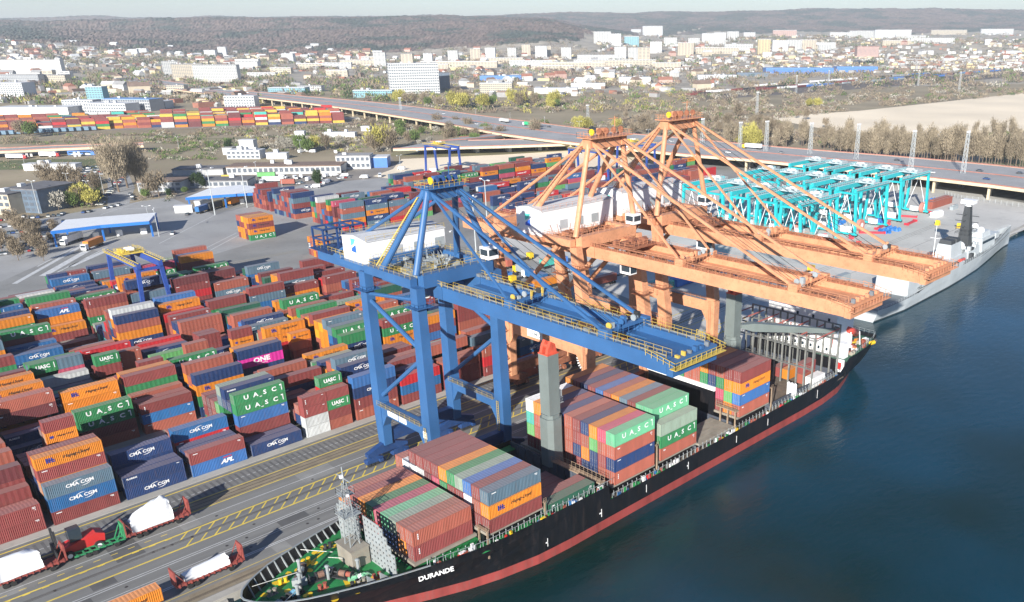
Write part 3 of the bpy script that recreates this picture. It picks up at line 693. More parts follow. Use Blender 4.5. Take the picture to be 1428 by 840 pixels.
for s in (-1, 1): b.prism([(107, CYS+s*(15.1)), (200, CYS+s*15.1), (200, CYS+s*12.6), (107, CYS+s*12.6)], MD-.2, MD)
b.box(107.1, 201, CYS-12.7, CYS+12.7, 1.0, 1.2)
b.build('side_deck', deck_brown, ship)
b = MB(); b.prism(deck_poly(200.8, 223.7, .3, 2, 7.6), 7.4, 7.7); b.build('aft_deck', mat('deck_green_worn', (.03, .12, .075), .7, var=.3, scale=.5, dirt=.7, dirtcol=(.10, .09, .06)), ship)
b = MB(); b.box(200.7, 200.9, CYS-15.1, CYS+15.1, 3, 7.7); b.build('deck_step', hull_black, ship)
b = MB(); b.box(106.6, 107.0, CYS-15.1, CYS+15.1, 1.2, 7.2); b.build('deck_step', hull_black, ship)
# bulwark with its stays round the bow
b = MB(); prev = None; stays = MB()
xs = [39.7, 40.5, 41.4, 42.6, 44, 47, 50, 54, 58, 62, 66]
for s in (-1, 1):
    pts = [(x, CYS+s*(hb_at(x)-.05), interp(TZ, x)) for x in xs]
    for a, c in zip(pts[:-1], pts[1:]):
        b.add([(a[0], CYS+s*hbz(a[0], FD), FD-.1), (c[0], CYS+s*hbz(c[0], FD), FD-.1), (c[0], c[1], c[2]+.05), (a[0], a[1], a[2]+.05), (a[0]+.1, CYS+s*(hbz(a[0], FD)-.12), FD-.1), (c[0], CYS+s*(hbz(c[0], FD)-.12), FD-.1), (c[0], c[1]-s*.12, c[2]+.05), (a[0]+.1, a[1]-s*.12, a[2]+.05)],
              [(0, 1, 2, 3), (5, 4, 7, 6), (3, 2, 6, 7)] if s < 0 else [(1, 0, 3, 2), (4, 5, 6, 7), (2, 3, 7, 6)])
    x = 42.0
    while x < 66:
        y = CYS+s*(hb_at(x)-.2); z = interp(TZ, x)
        stays = MB(); stays.beam((x, y, z), (x+.35, y-s*1.15, FD+.02), .16, .3); stays.build('bulwark_stay', pale_grey, ship); x += 1.55
b.build('bulwark', hull_black, ship)
b = MB(); pts = [(x, CYS+s*(hb_at(x)-.1), interp(TZ, x)+.08) for s in (1,) for x in reversed(xs)]+[(x, CYS-(hb_at(x)-.1), interp(TZ, x)+.08) for x in xs]
for a, c in zip(pts[:-1], pts[1:]): b.beam(a, c, .3, .12)
b.build('bulwark_cap', pale_grey, ship)
FX = lambda x: 60.6-(64-x)*.80
FY = lambda y: 120.9+(y-121.3)*.70
# yellow deck patches, each flat on the green
b = MB()
b.sheet([(54.0, 115.2), (58.9, 112.9), (58.4, 116.2), (54.8, 117.8)], FD+.012)
for x, y in ((43, 124.5), (46.5, 127), (50, 128.5), (54, 131), (57.5, 132), (60, 133), (41.5, 121), (44.5, 115.5), (42, 118.6), (48, 113), (52, 110.6), (56.5, 109.4), (59.6, 108.9), (62.3, 109.6), (50.5, 124), (53.5, 126), (47, 122), (62, 131), (49.5, 117.3), (55.5, 127.8), (51.8, 128.2)):
    x, y = FX(x), FY(y); n = 9; b.sheet([(x+random.uniform(.45, .75)*math.cos(2*math.pi*i/n), y+random.uniform(.45, .75)*math.sin(2*math.pi*i/n)) for i in range(n)], FD+.012)
for p, q in (((52, 127.3), (59, 130.6)), ((50, 125.6), (55, 130)), ((57.5, 131), (62.5, 133.2)), ((58.5, 111.5), (63.5, 108.6)), ((61, 110.5), (64, 109))):
    b.beam((FX(p[0]), FY(p[1]), FD+.02), (FX(q[0]), FY(q[1]), FD+.02), .35, .03)
b.build('yellow_deck_marking', yellow, ship)
# mooring gear
def winch(x, y, a, n, drum, rope):
    x, y = FX(x)+.5, FY(y); w = MB()
    ca, sa = math.cos(a), math.sin(a)
    def T(u, v, z): u, v, z = u*.74, v*.74, z*.74; return (x+u*ca-v*sa, y+u*sa+v*ca, FD+z)
    w.rbox(T(0, 0, 0), 4.2, 1.6, .3, a)
    for u in (-2.4, -.9, .9, 2.4):
        w.tube(T(u-.08, 0, 1.1), T(u+.08, 0, 1.1), .72, n=12)
    w.tube(T(-2.9, 0, 1.1), T(3.1, 0, 1.1), .16, n=6)
    o = w.build('winch', dark, ship)
    d = MB(); d.tube(T(-.85, 0, 1.1), T(.85, 0, 1.1), .55, n=12); r = d.build('winch_drum', rope, o); 
    d = MB(); d.tube(T(.98, 0, 1.1), T(2.3, 0, 1.1), .45, n=12); d.build('winch_drum', drum, o)
    d = MB(); d.rbox(T(-3.6, .3, 0), .9, 1.1, 1.1, a); d.tube(T(-4.2, 0, 1.2), T(-3.0, 0, 1.2), .36, n=8); d.build('winch_motor', pale_grey, o)
rope_blue = mat('blue_rope', (.22, .50, .68), .8, var=.2, scale=4, bump=.3)
rope_white = mat('white_rope', (.62, .62, .58), .8, var=.15, scale=4, bump=.3)
rope_brown = mat('brown_rope', (.20, .11, .08), .8, var=.3, scale=4)
winch(45.8, 118.5, .35, 4, rope_white, rope_blue); winch(53.0, 120.8, -.15, 4, rope_white, rope_brown); winch(50.8, 125.5, .9, 4, rope_brown, rope_white); winch(56.6, 117.2, -1.1, 4, rust, rope_brown)
for x, y in ((41.5, 116.4), (46.5, 112.8), (48.4, 115.2), (49.9, 123.4), (44.2, 123.2), (47.6, 125.7), (57.3, 112.0), (58.6, 111.6), (60.5, 131.5), (54.3, 129.2), (52.2, 116.6), (61.8, 110.9)):
    b = MB(); x, y = FX(x), FY(y)
    for d in (-.45, .45): b.tube((x+d, y, FD), (x+d, y, FD+.9), .3, n=8); b.tube((x+d, y, FD+.85), (x+d, y, FD+1.0), .38, n=8)
    b.box(x-.9, x+.9, y-.4, y+.4, FD, FD+.1); b.build('bollard', random.choice([hatch_grey, rust, yellow, dark]), ship)
for x, y, r, c in ((58.5, 113.9, 1.2, 'M'), (60.4, 112.6, 1.3, 'M'), (59.5, 113.0, .8, 'W')):
    b = MB(); b.dome((FX(x), FY(y)+.6, FD), r, r*.7, .8, jit=.25); b.build('rope_heap', CM[c], ship)
for p, q in (((42.5, 124.2, 8.6), (51, 123.4, 7.8)), ((44.5, 116.8, 8.4), (48, 119.2, 7.9)), ((56, 124.5, 7.4), (57.2, 121.5, 8)), ((53.5, 129.4, 8), (57.4, 125.6, 7.3))):
    b = MB(); b.tube(p, q, .06, n=5); b.build('mooring_line', rope_white, ship)
for x, y, h in ((50.4, 122.8, 4.2), (49.2, 120.5, 2.8), (54.7, 119, 2.6), (47.2, 117.2, 2.5), (60.6, 116.9, 2.2)):
    x, y = FX(x), FY(y); b = MB(); b.tube((x, y, FD), (x, y, FD+h), .28, n=8); b.dome((x, y, FD+h), .42, .42, .3); b.build('vent_post', pale_grey, ship)
for x, y in ((57.4, 112.3), (59.4, 111.6)):
    b = MB(); b.ext([(0, 0), (2.2, 0), (0, 2.4)], 'y', -.1, .1)
    b.v = [(vx+x-1, vy+y, vz+FD) for vx, vy, vz in b.v]; b.build('deck_bracket', pale_grey, ship)
# anchor at the stem side
b = MB(); b.tube((42.5, 125.2, 6.8), (42.6, 126.6, 5.6), .3, n=8); b.ext([(-1, 0), (1, 0), (1.3, 1.2), (0, .5), (-1.3, 1.2)], 'y', -.25, .25)
b.v = b.v[:16]+[(vx+42.6, vy+126.8, vz+4.6) for vx, vy, vz in b.v[16:]]; b.build('anchor', yellow, ship)
# perforated breakwater, two wings either side of the foremast
def perforated(x, y0, y1, ztop, cell=1.05, name='breakwater_wing'):
    b = MB(); n = int(round(abs(y1-y0)/cell)); c = (y1-y0)/n; th = .12
    for i in range(n):
        ya, yb = y0+i*c, y0+(i+1)*c; zt = ztop((ya+yb)/2); m = max(1, int(round((zt-FD)/cell))); dz = (zt-FD)/m
        for j in range(m):
            za, zb = FD+j*dz, FD+(j+1)*dz; ym, zm = (ya+yb)/2, (za+zb)/2; h = .29
            inner = [(ym+h*math.cos(R(45+90*q)), zm+h*math.sin(R(45+90*q))) for q in range(4)]
            yA, yB = min(ya, yb), max(ya, yb); outer = [(yB, zb), (yA, zb), (yA, za), (yB, za)]
            for xx, fl in ((x, 0), (x+th, 1)):
                vs = [(xx, *p) for p in outer]+[(xx, *p) for p in inner]
                fs = [(q, (q+1) % 4, 4+(q+1) % 4, 4+q) for q in range(4)]
                b.add(vs, fs)
            vs = [(x, *p) for p in inner]+[(x+th, *p) for p in inner]; b.add(vs, [(q, (q+1) % 4, 4+(q+1) % 4, 4+q) for q in range(4)])
            if j == m-1: b.box(x, x+th, min(ya, yb), max(ya, yb), zt, zt+.1)
    return b.build(name, pale_grey, ship)
perforated(61.0, 121.6, 129.0, lambda y: 15.3 if y < 127.6 else 14.2)
perforated(61.0, 120.0, 110.8, lambda y: 15.4 if y > 114.6 else 15.4-(114.6-y)*1.25)
b = MB(); b.box(57.4, 60.7, 118.6, 123.6, FD, FD+3.4); b.box(57.2, 60.8, 118.4, 123.8, FD+3.4, FD+3.55)
b.build('mast_house', hatch_grey, ship)
fm = MB(); mx, my = 59.0, 120.9
for sx, sy in ((-.9, -.9), (.9, -.9), (.9, .9), (-.9, .9)): fm.beam((mx+sx, my+sy, FD+3.5), (mx+sx*.3, my+sy*.3, FD+15.5), .14)
for k in range(7):
    z = FD+3.5+k*1.7; s = .9-.6*(k*1.6)/11.2; s2 = .9-.6*((k+1)*1.6)/11.2
    for (ax, ay), (bx, by) in (((-1, -1), (1, -1)), ((1, -1), (1, 1)), ((1, 1), (-1, 1)), ((-1, 1), (-1, -1))):
        fm.beam((mx+ax*s, my+ay*s, z), (mx+bx*s, my+by*s, z), .07); fm.beam((mx+ax*s, my+ay*s, z), (mx+bx*s2, my+by*s2, z+1.6), .06)
fm.tube((mx, my, FD+15), (mx, my, FD+18.5), .12, n=6)
fm.box(mx-1.6, mx+1.6, my-1.6, my+1.6, FD+9.6, FD+9.75); fm.rail([(mx-1.6, my-1.6, FD+9.7), (mx+1.6, my-1.6, FD+9.7), (mx+1.6, my+1.6, FD+9.7), (mx-1.6, my+1.6, FD+9.7), (mx-1.6, my-1.6, FD+9.7)], 1.1, 1.5, .06)
fm.box(mx-1.1, mx+1.1, my-1.1, my+1.1, FD+13.4, FD+13.5); fm.rail([(mx-1.1, my-1.1, FD+13.5), (mx+1.1, my-1.1, FD+13.5), (mx+1.1, my+1.1, FD+13.5), (mx-1.1, my+1.1, FD+13.5), (mx-1.1, my-1.1, FD+13.5)], 1.1, 1.5, .06)
fm.beam((mx, my-2.2, FD+16.4), (mx, my+2.2, FD+16.4), .14)
for d in (): fm.tube((mx-2.6, my+d, FD), (mx-.5, my+d*.3, FD+9.6), .08, n=5)
fo = fm.build('foremast', pale_grey, ship)
b = MB(); b.cbox((mx-.3, my, FD+16.5), .5, .5, .5); b.cbox((mx-.4, my-1.5, FD+13.6), .4, .4, .4); b.build('mast_lamp', white, fo)
# hatch covers under each bay and the open hold between them
def hatch(x0, z, y0=107.4, y1=136.6, m=hatch_grey):
    b = MB(); n = 4; w = (y1-y0)/n
    for i in range(n):
        b = MB(); b.box(x0-.5, x0+12.7, y0+i*w+.06, y0+(i+1)*w-.06, z-.55, z-.03); b.build('hatch_cover', m, ship)
    b = MB(); b.box(x0-.2, x0+12.4, y0+1.2, y0+1.5, z-4, z-.56); b.box(x0-.2, x0+12.4, y1-1.5, y1-1.2, z-4, z-.56)
    b.box(x0-.2, x0+.1, y0+1.2, y1-1.2, z-4, z-.56); b.box(x0+12.1, x0+12.4, y0+1.2, y1-1.2, z-4, z-.56)
    b.build('hatch_coaming', hull_black, ship)
hatch(64.8, 8.3, 110.4, 132.6); hatch(78.2, 9.3); hatch(110.1, 5.9); hatch(124.4, 6.0); hatch(153.0, 6.7, 107.4, 114.6)
b = MB(); b.box(152.6, 165.6, 114.7, 136.6, 11.4, 12.44); b.build('hatch_cover', white, ship)
b = MB(); b.box(152.9, 165.3, 114.9, 136.4, .8, 11.38); b.build('hold_bulkhead', hull_black, ship)
hatch(138.6, 5.0, 107.4, 114.6)
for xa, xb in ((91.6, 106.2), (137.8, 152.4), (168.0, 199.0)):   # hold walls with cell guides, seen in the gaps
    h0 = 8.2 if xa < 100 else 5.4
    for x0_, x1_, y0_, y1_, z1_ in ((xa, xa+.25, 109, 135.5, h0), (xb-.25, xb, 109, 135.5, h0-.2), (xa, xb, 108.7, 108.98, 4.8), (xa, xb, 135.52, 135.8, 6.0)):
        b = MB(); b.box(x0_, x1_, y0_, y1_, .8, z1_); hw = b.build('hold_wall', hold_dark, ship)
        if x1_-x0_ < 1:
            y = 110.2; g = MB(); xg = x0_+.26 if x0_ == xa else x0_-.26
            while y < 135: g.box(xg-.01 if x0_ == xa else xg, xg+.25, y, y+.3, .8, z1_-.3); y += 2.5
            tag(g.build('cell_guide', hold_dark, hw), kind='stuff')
lash_m = mat('lashing_brown', (.30, .22, .15), .75, var=.25, dirt=.5)
b = MB(); b.box(105.6, 106.9, 107.0, 121.5, 8.0, 8.25); b.rail([(105.6, 107, 8.25), (105.6, 121.5, 8.25)], 1.1, 1.2, .07); b.rail([(106.9, 107, 8.25), (106.9, 121.5, 8.25)], 1.1, 1.2, .07); b.build('lashing_platform', lash_m, ship)
b = MB(); b.box(151.2, 152.4, 107.0, 113, 8.6, 8.8); b.rail([(151.2, 107, 8.8), (151.2, 113, 8.8)], 1.1, 1.2, .07)
for y in (107.2, 109.4, 111.6): b.box(151.3, 151.6, y, y+.3, 4, 8.59)
b.build('lashing_platform', lash_m, ship)
for x in (77.4, 91.0, 123.0, 166.2):
    b = MB()
    for y in (107.0, 109.5): b.box(x-.15, x+.15, y, y+.25, 4.5, 10.19)
    b.box(x-.3, x+.3, 107, 110, 10.2, 10.3); b.rail([(x-.3, 107, 10.3), (x+.3, 107, 10.3)], .9, .6, .06); b.build('lashing_platform', lash_m, ship)
# clutter along the side decks: lockers, stanchions, lashing gear
rg = random.Random(3)
b = MB()
x = 66
while x < 199:
    fwd = x < 106.8; zd = 6.9 if fwd else MD; zt = interp(TZ, x); y = CYS-hb_at(x)+.25
    b.beam((x, y, zt), (x, y, zt+1.0), .07); b.beam((x, y+.9, zd), (x+.4, y+1.4, zt+.5), .1)
    b.beam((x, y, zt+1.0), (x+1.4, CYS-hb_at(min(199, x+1.4))+.25, interp(TZ, x+1.4)+1.0 if not (106 < x < 108) else zt+1), .06)
    x += 1.4
b.build('side_railing', pale_grey, ship)
for m_, n_ in ((white, 26), (rust, 22), (deck_green, 26), (MATS['container_mid_blue'], 16), (yellow, 5), (red_paint, 7)):
    for i in range(n_):
        b = MB(); x = rg.uniform(66, 198); zd = 6.9 if x < 106.8 else MD; y = CYS-hb_at(x)+rg.uniform(.35, 1.0)
        if x < 77: y = CYS-hb_at(x)+rg.uniform(.5, 2.2)
        b.box(x, x+rg.uniform(.3, 1.4), y, y+rg.uniform(.3, .6), zd, zd+rg.uniform(.4, 1.3)); b.build('deck_locker', m_, ship)
# deck cranes
def deck_crane(x, y, z0, z1, zk, jib=None):
    b = MB(); oc = lambda w, c=.45: [(x-w, y-w+c*w), (x-w+c*w, y-w), (x+w-c*w, y-w), (x+w, y-w+c*w), (x+w, y+w-c*w), (x+w-c*w, y+w), (x-w+c*w, y+w), (x-w, y+w-c*w)]
    b.prism(oc(2.05), z0, zk); b.prism(oc(1.7), zk, zk+.8); b.box(x-1.45, x+1.45, y-1.45, y+1.45, zk+.8, z1)
    o = b.build('crane_post', crane_grey, ship)
    b = MB(); b.box(x-1.5, x+1.5, y-1.5, y+1.5, z1, z1+.25); 
    for dy in (-1.2, .5): b.ext([(x-1.3, z1+.25), (x+1.3, z1+.25), (x+.9, z1+2.1), (x-.2, z1+2.8), (x-1.0, z1+1.4)], 'y', y+dy, y+dy+.7)
    b.tube((x-.3, y-1.3, z1+1.7), (x-.3, y+1.3, z1+1.7), .5, n=8)
    b.build('crane_head', mat('crane_head_red', (.58, .09, .05), .5, var=.15, dirt=.3), o)
    b = MB(); b.rail([(x+1.5, y-1.4, zk+3), (x+2.4, y-1.4, zk+3), (x+2.4, y+1.4, zk+3)], 1.1, .8, .06); b.box(x+1.5, x+2.5, y-1.5, y+1.5, zk+2.9, zk+3)
    b.box(x+1.5, x+2.3, y-1.2, y-.2, zk+4.2, zk+5.6); b.box(x+1.5, x+2.0, y-1.0, y+.9, zk+6.4, zk+7.2); b.rail([(x+1.5, y-1.4, z1-4), (x+2.2, y-1.4, z1-4), (x+2.2, y+1.4, z1-4)], 1.1, .8, .06)
    b.build('crane_platform', pale_grey, o)
    if jib:
        p, q = Vector(jib[0]), Vector(jib[1]); m = p.lerp(q, .12); b = MB()
        b.beam(p, m, 1.6, .9, 2.2, 2.2); b.beam(m, q, 2.2, 2.2, 1.2, 1.1); b.build('crane_jib', crane_grey, o)
        b = MB(); b.tube(Vector((x, y, z1+1.5)), q+Vector((0, 0, .8)), .06, n=4) if False else b.cbox(q, .9, 1.2, 1.2); b.build('jib_tip', hatch_grey, o)
deck_crane(107.4, 123.2, 6.5, 31.6, 17.5)
jt = GX(1166, 462, 198.5)
deck_crane(170.6, 123.0, 3.6, 30.6, 18.5, jib=((172.4, 122.0, 21.6), (jt.x, jt.y, jt.z)))
# cell guide frames
def guide_frame(x, z1, y0=107.4, y1=136.2):
    b = MB(); n = 12; d = (y1-y0)/n
    for i in range(n+1):
        y = y0+i*d; b.box(x-.25, x+.25, y-.16, y+.16, MD, z1)
        if i < n:
            for z in (9.2, 14.4, z1-.3):
                b.box(x-.2, x+.2, y+.17, y+d-.17, z, z+.3)
    for z in (9.5, 14.7): b.box(x-.9, x-.26, y0, y1, z, z+.08); b.rail([(x-.9, y0, z+.08), (x-.9, y1, z+.08)], 1.0, 1.3, .06)
    return b.build('cell_guide_frame', mat('guide_grey', (.20, .21, .20), .6, var=.2, scale=.8, dirt=.6, dirtcol=(.25, .17, .12)), ship)
guide_frame(185.4, 18.2); guide_frame(198.4, 18.8)
b = MB()
for y in (107.5, 112.4, 117.2, 122, 127, 132, 136.4): b.box(186.7, 198.1, y-.12, y+.12, 17.6, 17.9)
b.build('guide_brace', mat('rail_red', (.42, .12, .10), .6, dirt=.4), ship)
for (x, y, z, m_) in ((190, 109, 3.6, 'W'), (190.5, 112.4, 3.6, 's'), (190.5, 112.4, 6.5, 'm'), (190.5, 117, 3.6, 'o'), (190.5, 120, 3.6, 'm')):
    b = MB(); b.box(x-3, x+3, y-1.2, y+1.2, z, z+2.7); b.build('deck_store', CM[m_], ship)
for y in (108, 109, 110): 
    b = MB(); b.tube((178.5, y, MD), (178.5, y, MD+3.4), .45, n=10); b.dome((178.5, y, MD+3.4), .45, .45, .5, n=10); b.build('vent_post', white, ship)
# accommodation block
hx0, hx1 = 202.4, 212.0
ac = MB(); ac.box(hx0, hx1, 110.8, 133.4, 3.7, 19.4); ac.box(hx0+1, hx1-1, 112.3, 132.1, 19.42, 21.4)
house = ac.build('accommodation_block', white, ship)
for z in (6.2, 8.8, 17.4):
    y = 112.9
    while y < 132.5:
        w = MB(); w.box(hx0-(.22 if z > 20 else .07), hx0-.01, y, y+.7, z, z+.9); w.build('window', glass, house); y += (5.1 if z > 15 else 2.6)
for z in (10.6, 15.0):
    w = MB(); w.box(hx0-1.2, hx0-.08, 110.8, 133.4, z, z+.12); w.rail([(hx0-1.2, 110.8, z+.12), (hx0-1.2, 133.4, z+.12)], 1.0, 1.8, .06); w.build('balcony', white, house)
for i in range(9):
    w = MB(); w.box(hx0-1.25, hx0-1.0, 110.9+i*2.75, 111.15+i*2.75, 10.75, 15.0); w.build('balcony_post', MATS['rail_red'], house)
b = MB(); b.box(216.6, 219.5, 119, 124.5, 7.7, 19.5); b.build('funnel', mat('funnel_blue', (.03, .06, .2), .5), ship)
lb = MB(); lb.tube((209, 111.6, 14.0), (215, 111.6, 11.4), 1.25, n=10); lb.dome((209, 111.6, 14.0), 1.25, 1.25, 1.25, full=True); lb.dome((215, 111.6, 11.4), 1.25, 1.25, 1.25, full=True)
lb.build('lifeboat', mat('lifeboat_red', (.55, .07, .05), .45, var=.1), ship, smooth=True)
b = MB(); b.beam((208, 110.2, 7.7), (210, 110.2, 13), .25); b.beam((216, 110.2, 7.7), (215, 110.2, 12), .25); b.box(202.4, 204.6, 107.6, 110.4, 7.7, 12.0); b.build('lifeboat_davit', white, ship)
for i in range(46):
    x, y = rg.uniform(203, 221), rg.uniform(107.4, 112); b = MB()
    if rg.random() < .5: b.tube((x, y, 8.2), (x+rg.uniform(.8, 1.6), y+rg.uniform(-.6, .6), 8.2), .6, n=8)
    else: b.box(x, x+1.2, y, y+.8, 7.7, 8.8)
    b.build('mooring_gear', rg.choice([rust, hatch_grey, yellow, MATS['container_orange'], dark, white]), ship)
b = MB(); b.rail([(223.6, 110, 8.9), (223.6, 132, 8.9)], 1.1, 1.5, .06); b.rail([(223.6, 109.6, 8.9), (219, 107.9, 8.9), (206, 106.0, 8.8)], 1.1, 1.5, .06); b.build('stern_rail', pale_grey, ship)
# lettering and marks on the hull side
def side_text(s, p, size, m, nm, parent, rot=0.0):
    vs, fs = text_mesh(s, size, sx=1.15, bold=.03); b = MB()
    b.add([(x, 0, z) for x, z in vs], fs); o = b.build(nm, m, parent, local=True)
    o.location = Vector(p)-Vector(parent.location) if parent.type == 'EMPTY' else p; return o
xn = 64.0
yn = lambda x, z: CYS-(interp(WB, x)+(interp(TB, x)-interp(WB, x))*.66)
o = side_text('DURANDE', (67.2, 107.75, 5.7), 1.15, white_print, 'ship_name', ship)
o.rotation_euler = (R(-16), 0, math.atan2((CYS-hbz(70, 5.7))-(CYS-hbz(64, 5.7)), 6)); o.location.y = (CYS-hbz(67.2, 5.7))-.3-ship.location.y
b = MB()
for x in (90, 104.5, 118, 132, 150, 163, 186): b.box(x, x+.12, CYS-15.38, CYS-15.33, 1.6, 3.4 if x < 180 else 4); 
for x in (89.6, 104, 131.6): b.box(x, x+.5, CYS-15.38, CYS-15.33, 2.4, 2.7); 
b.build('draught_mark', white_print, ship)
b = MB(); b.box(199.9, 200.5, 106.3, 108.6, 4.6, 8.2); b.build('gangway_box', white, ship)
b = MB(); b.box(199.8, 199.89, 106.9, 107.9, 5.4, 7.4); b.build('gangway_sign', red_paint, ship)
# ------------------------------------------------------------------ quay cranes
crane_blue = mat('crane_blue', (.035, .115, .275), .45, var=.15, scale=.15, dirt=.25, dirtcol=(.05, .10, .2))
crane_orange = mat('crane_orange', (.58, .275, .15), .5, var=.16, scale=.3, dirt=.65, dirtcol=(.33, .14, .075))
deep_blue = mat('bogie_blue', (.015, .05, .16), .5, var=.2, scale=.6, dirt=.4, dirtcol=(.05, .05, .06))
brown_rust = mat('rust_brown', (.26, .10, .055), .75, var=.3, scale=1.5, dirt=.5, dirtcol=(.12, .05, .03))
yellow_rail = mat('yellow_rail', (.50, .36, .07), .5, var=.1)
grate_grey = mat('walkway_grating', (.16, .18, .20), .7, var=.2, scale=2)
def logo_tex(b1, x, y, z, s):
    pass
def quay_crane(label, body, bog, railm, clutter, XN, XF, YL, YW, zp0, zp1, zg, gx, ytip, yback, apex, zap, lean, house, stays, far_y, name_sign=None):
    XC = (XN+XF)/2
    t = thing('ship_to_shore_crane', label, 'crane', (XC, (YL+YW)/2, 0), 'cranes on the quay')
    zt = zg+3.0                                  # top of girders
    # legs, as four parts
    for X in (XN, XF):
        for Y, top in ((YL, YL+lean*1.2), (YW, YW+lean)):
            b = MB(); b.beam((X, Y, 4.5), (X, Y, zp1), 2.5, 2.0, 2.9, 2.4); b.beam((X, Y, zp1), (X, top, zt), 2.9, 2.4, 2.3, 1.9)
            s = 1 if Y == YW else -1
            b.ext([(Y+s*1.1, zp1), (Y+s*2.6, zp1+.05), (Y+s*1.1, zp1+3)], 'x', X-1.0, X+1.0) if False else None
            o = b.build('leg', body, t)
            # haunch under the portal beam, towards the inside
            q = 1 if Y == YW else -1
            h = MB(); h.ext([(Y+q*1.05, zp0-3.6), (Y+q*3.4, zp0+.05), (Y+q*1.05, zp0+.05)] if q > 0 else [(Y-1.05, zp0-3.6), (Y-1.05, zp0+.05), (Y-3.4, zp0+.05)], 'x', X-.95, X+.95); h.build('haunch', body, o)
            if Y == YW:
                l = MB(); l.rail([(X-1.6, Y-1.0, 5)], 1) if False else None
                l.beam((X-1.55, Y+.3, 5), (X-1.55, Y+.3, zp1), .08); l.beam((X-1.55, Y-.3, 5), (X-1.55, Y-.3, zp1), .08)
                z = 5.3
                while z < zp1: l.beam((X-1.55, Y-.3, z), (X-1.55, Y+.3, z), .05); z += .6
                l.build('ladder', railm, o)
    # portal beams across, sill beams along, upper beams
    for X in (XN, XF):
        b = MB(); b.box(X-.9, X+.9, YW+1.22, YL-1.22, zp0, zp1); p = b.build('portal_beam', body, t)
        w = MB(); w.box(X-1.9, X-.95, YW+1.3, YL-1.3, zp1+.02, zp1+.1); w.build('walkway', grate_grey, p)
        w = MB(); w.rail([(X-1.9, YW+1.3, zp1+.1), (X-1.9, YL-1.3, zp1+.1)], 1.1, 1.8, .04); w.build('handrail', railm, p)
        b = MB(); b.box(X-.8, X+.8, YW+lean+1, YL+lean*1.2-1.0, zt-.1, zt+1.6); b.build('upper_beam', body, t)
        w = MB(); w.rail([(X-.75, YW+lean+1, zt+1.6), (X-.75, YL+lean*1.2-1, zt+1.6)], 1.1, 1.8, .04); w.rail([(X+.75, YW+lean+1, zt+1.6), (X+.75, YL+lean*1.2-1, zt+1.6)], 1.1, 1.8, .04); w.build('handrail', railm, t)
        b = MB(); ym = YW+(YL-YW)*.25
        if far_y:
            b.tube((X, YL+lean*.3, zp1+2), (X, YW+(YL-YW)*.32, zt-.5), .62, n=10)
        else:
            b.tube((X, YL, zt-5), (X, YW, zt-2.6), .42, n=8); b2 = MB(); b2.tube((X, YL, zt-6), (X, YW, 31.5), .5, n=8); b2.build('brace', body, t)
            b2 = MB(); b2.tube((X, YW, 30.5), (X, YL, zp1+1), .5, n=8); b2.build('brace', body, t)
        b.build('brace', body, t)
    for Y, yt in ((YL, YL+lean*1.2), (YW, YW+lean)):
        b = MB(); b.box(XN+1.1, XF-1.1, Y-.9, Y+.9, 5.0, 7.6); b.build('sill_beam', bog, t)
        b = MB(); b.box(XN+1, XF-1, yt-1.0, yt+1.0, zt-.3, zt+2.4); u = b.build('cross_beam', body, t)
        w = MB(); w.rail([(XN+1, yt-1.0, zt+2.4), (XF-1, yt-1.0, zt+2.4)], 1.1, 1.8, .04); w.rail([(XN+1, yt+1.0, zt+2.4), (XF-1, yt+1.0, zt+2.4)], 1.1, 1.8, .04); w.build('handrail', railm, u)
        for X in (XN, XF):                       # bogie sets
            b = MB(); b.ext([(X-5.2, 2.6), (X+5.2, 2.6), (X+5.2, 3.4), (X+1.2, 4.9), (X-1.2, 4.9), (X-5.2, 3.4)], 'y', Y-.7, Y+.7)
            bo = b.build('bogie', bog, t)
            for s in (-3.4, 3.4):
                d = MB(); d.ext([(X+s-2.2, 1.0), (X+s+2.2, 1.0), (X+s+2.0, 1.9), (X+s+.4, 2.58), (X+s-.4, 2.58), (X+s-2.0, 1.9)], 'y', Y-.55, Y+.55)
                d.cbox((X+s-1.6, Y+.9, .9), .9, .6, .8); d.cbox((X+s+1.2, Y-.9, .9), .9, .6, .8); d.build('equaliser', bog, bo)
                for k in (-1.5, -.5, .5, 1.5):
                    wl = MB(); wl.tube((X+s+k, Y-.25, .55), (X+s+k, Y+.25, .55), .42, n=10); wl.build('wheel', dark, bo)
    # girders: boom and back reach, two boxes
    x0, x1 = gx; gw = .75; yh = YW+lean-2.4
    for X, s in ((x0, 1), (x1, -1)):
        b = MB(); b.box(X-gw, X+gw, ytip+1.4, yh-.08, zg, zg+2.7); o = b.build('boom_girder', body, t)
        w = MB(); w.box(X+s*gw-(0 if s > 0 else 1.9), X+s*gw+(1.9 if s > 0 else 0), ytip+1.5, yh, zg+1.3, zg+1.42); w.build('inner_walkway', body, o)
        w = MB(); w.rail([(X-s*gw*.9, ytip+1.5, zg+2.7), (X-s*gw*.9, yh, zg+2.7)], 1.1, 1.9, .045); w.rail([(X+s*gw*.9, ytip+1.5, zg+2.7), (X+s*gw*.9, yh-2, zg+2.7)], 1.1, 1.9, .045); w.build('handrail', railm, o)
        b = MB(); b.box(X-gw, X+gw, yh+.08, yback, zg, zg+2.7); o = b.build('back_girder', body, t)
        w = MB(); w.rail([(X-s*gw*.9, yh+.2, zg+2.7), (X-s*gw*.9, yback, zg+2.7)], 1.1, 1.7, .06); w.build('handrail', railm, o)
        # trolley rails and small fittings on the girder top
        w = MB(); w.beam((X, ytip+2, zg+2.85), (X, yback-1, zg+2.85), .16, .25)
        y = ytip+3
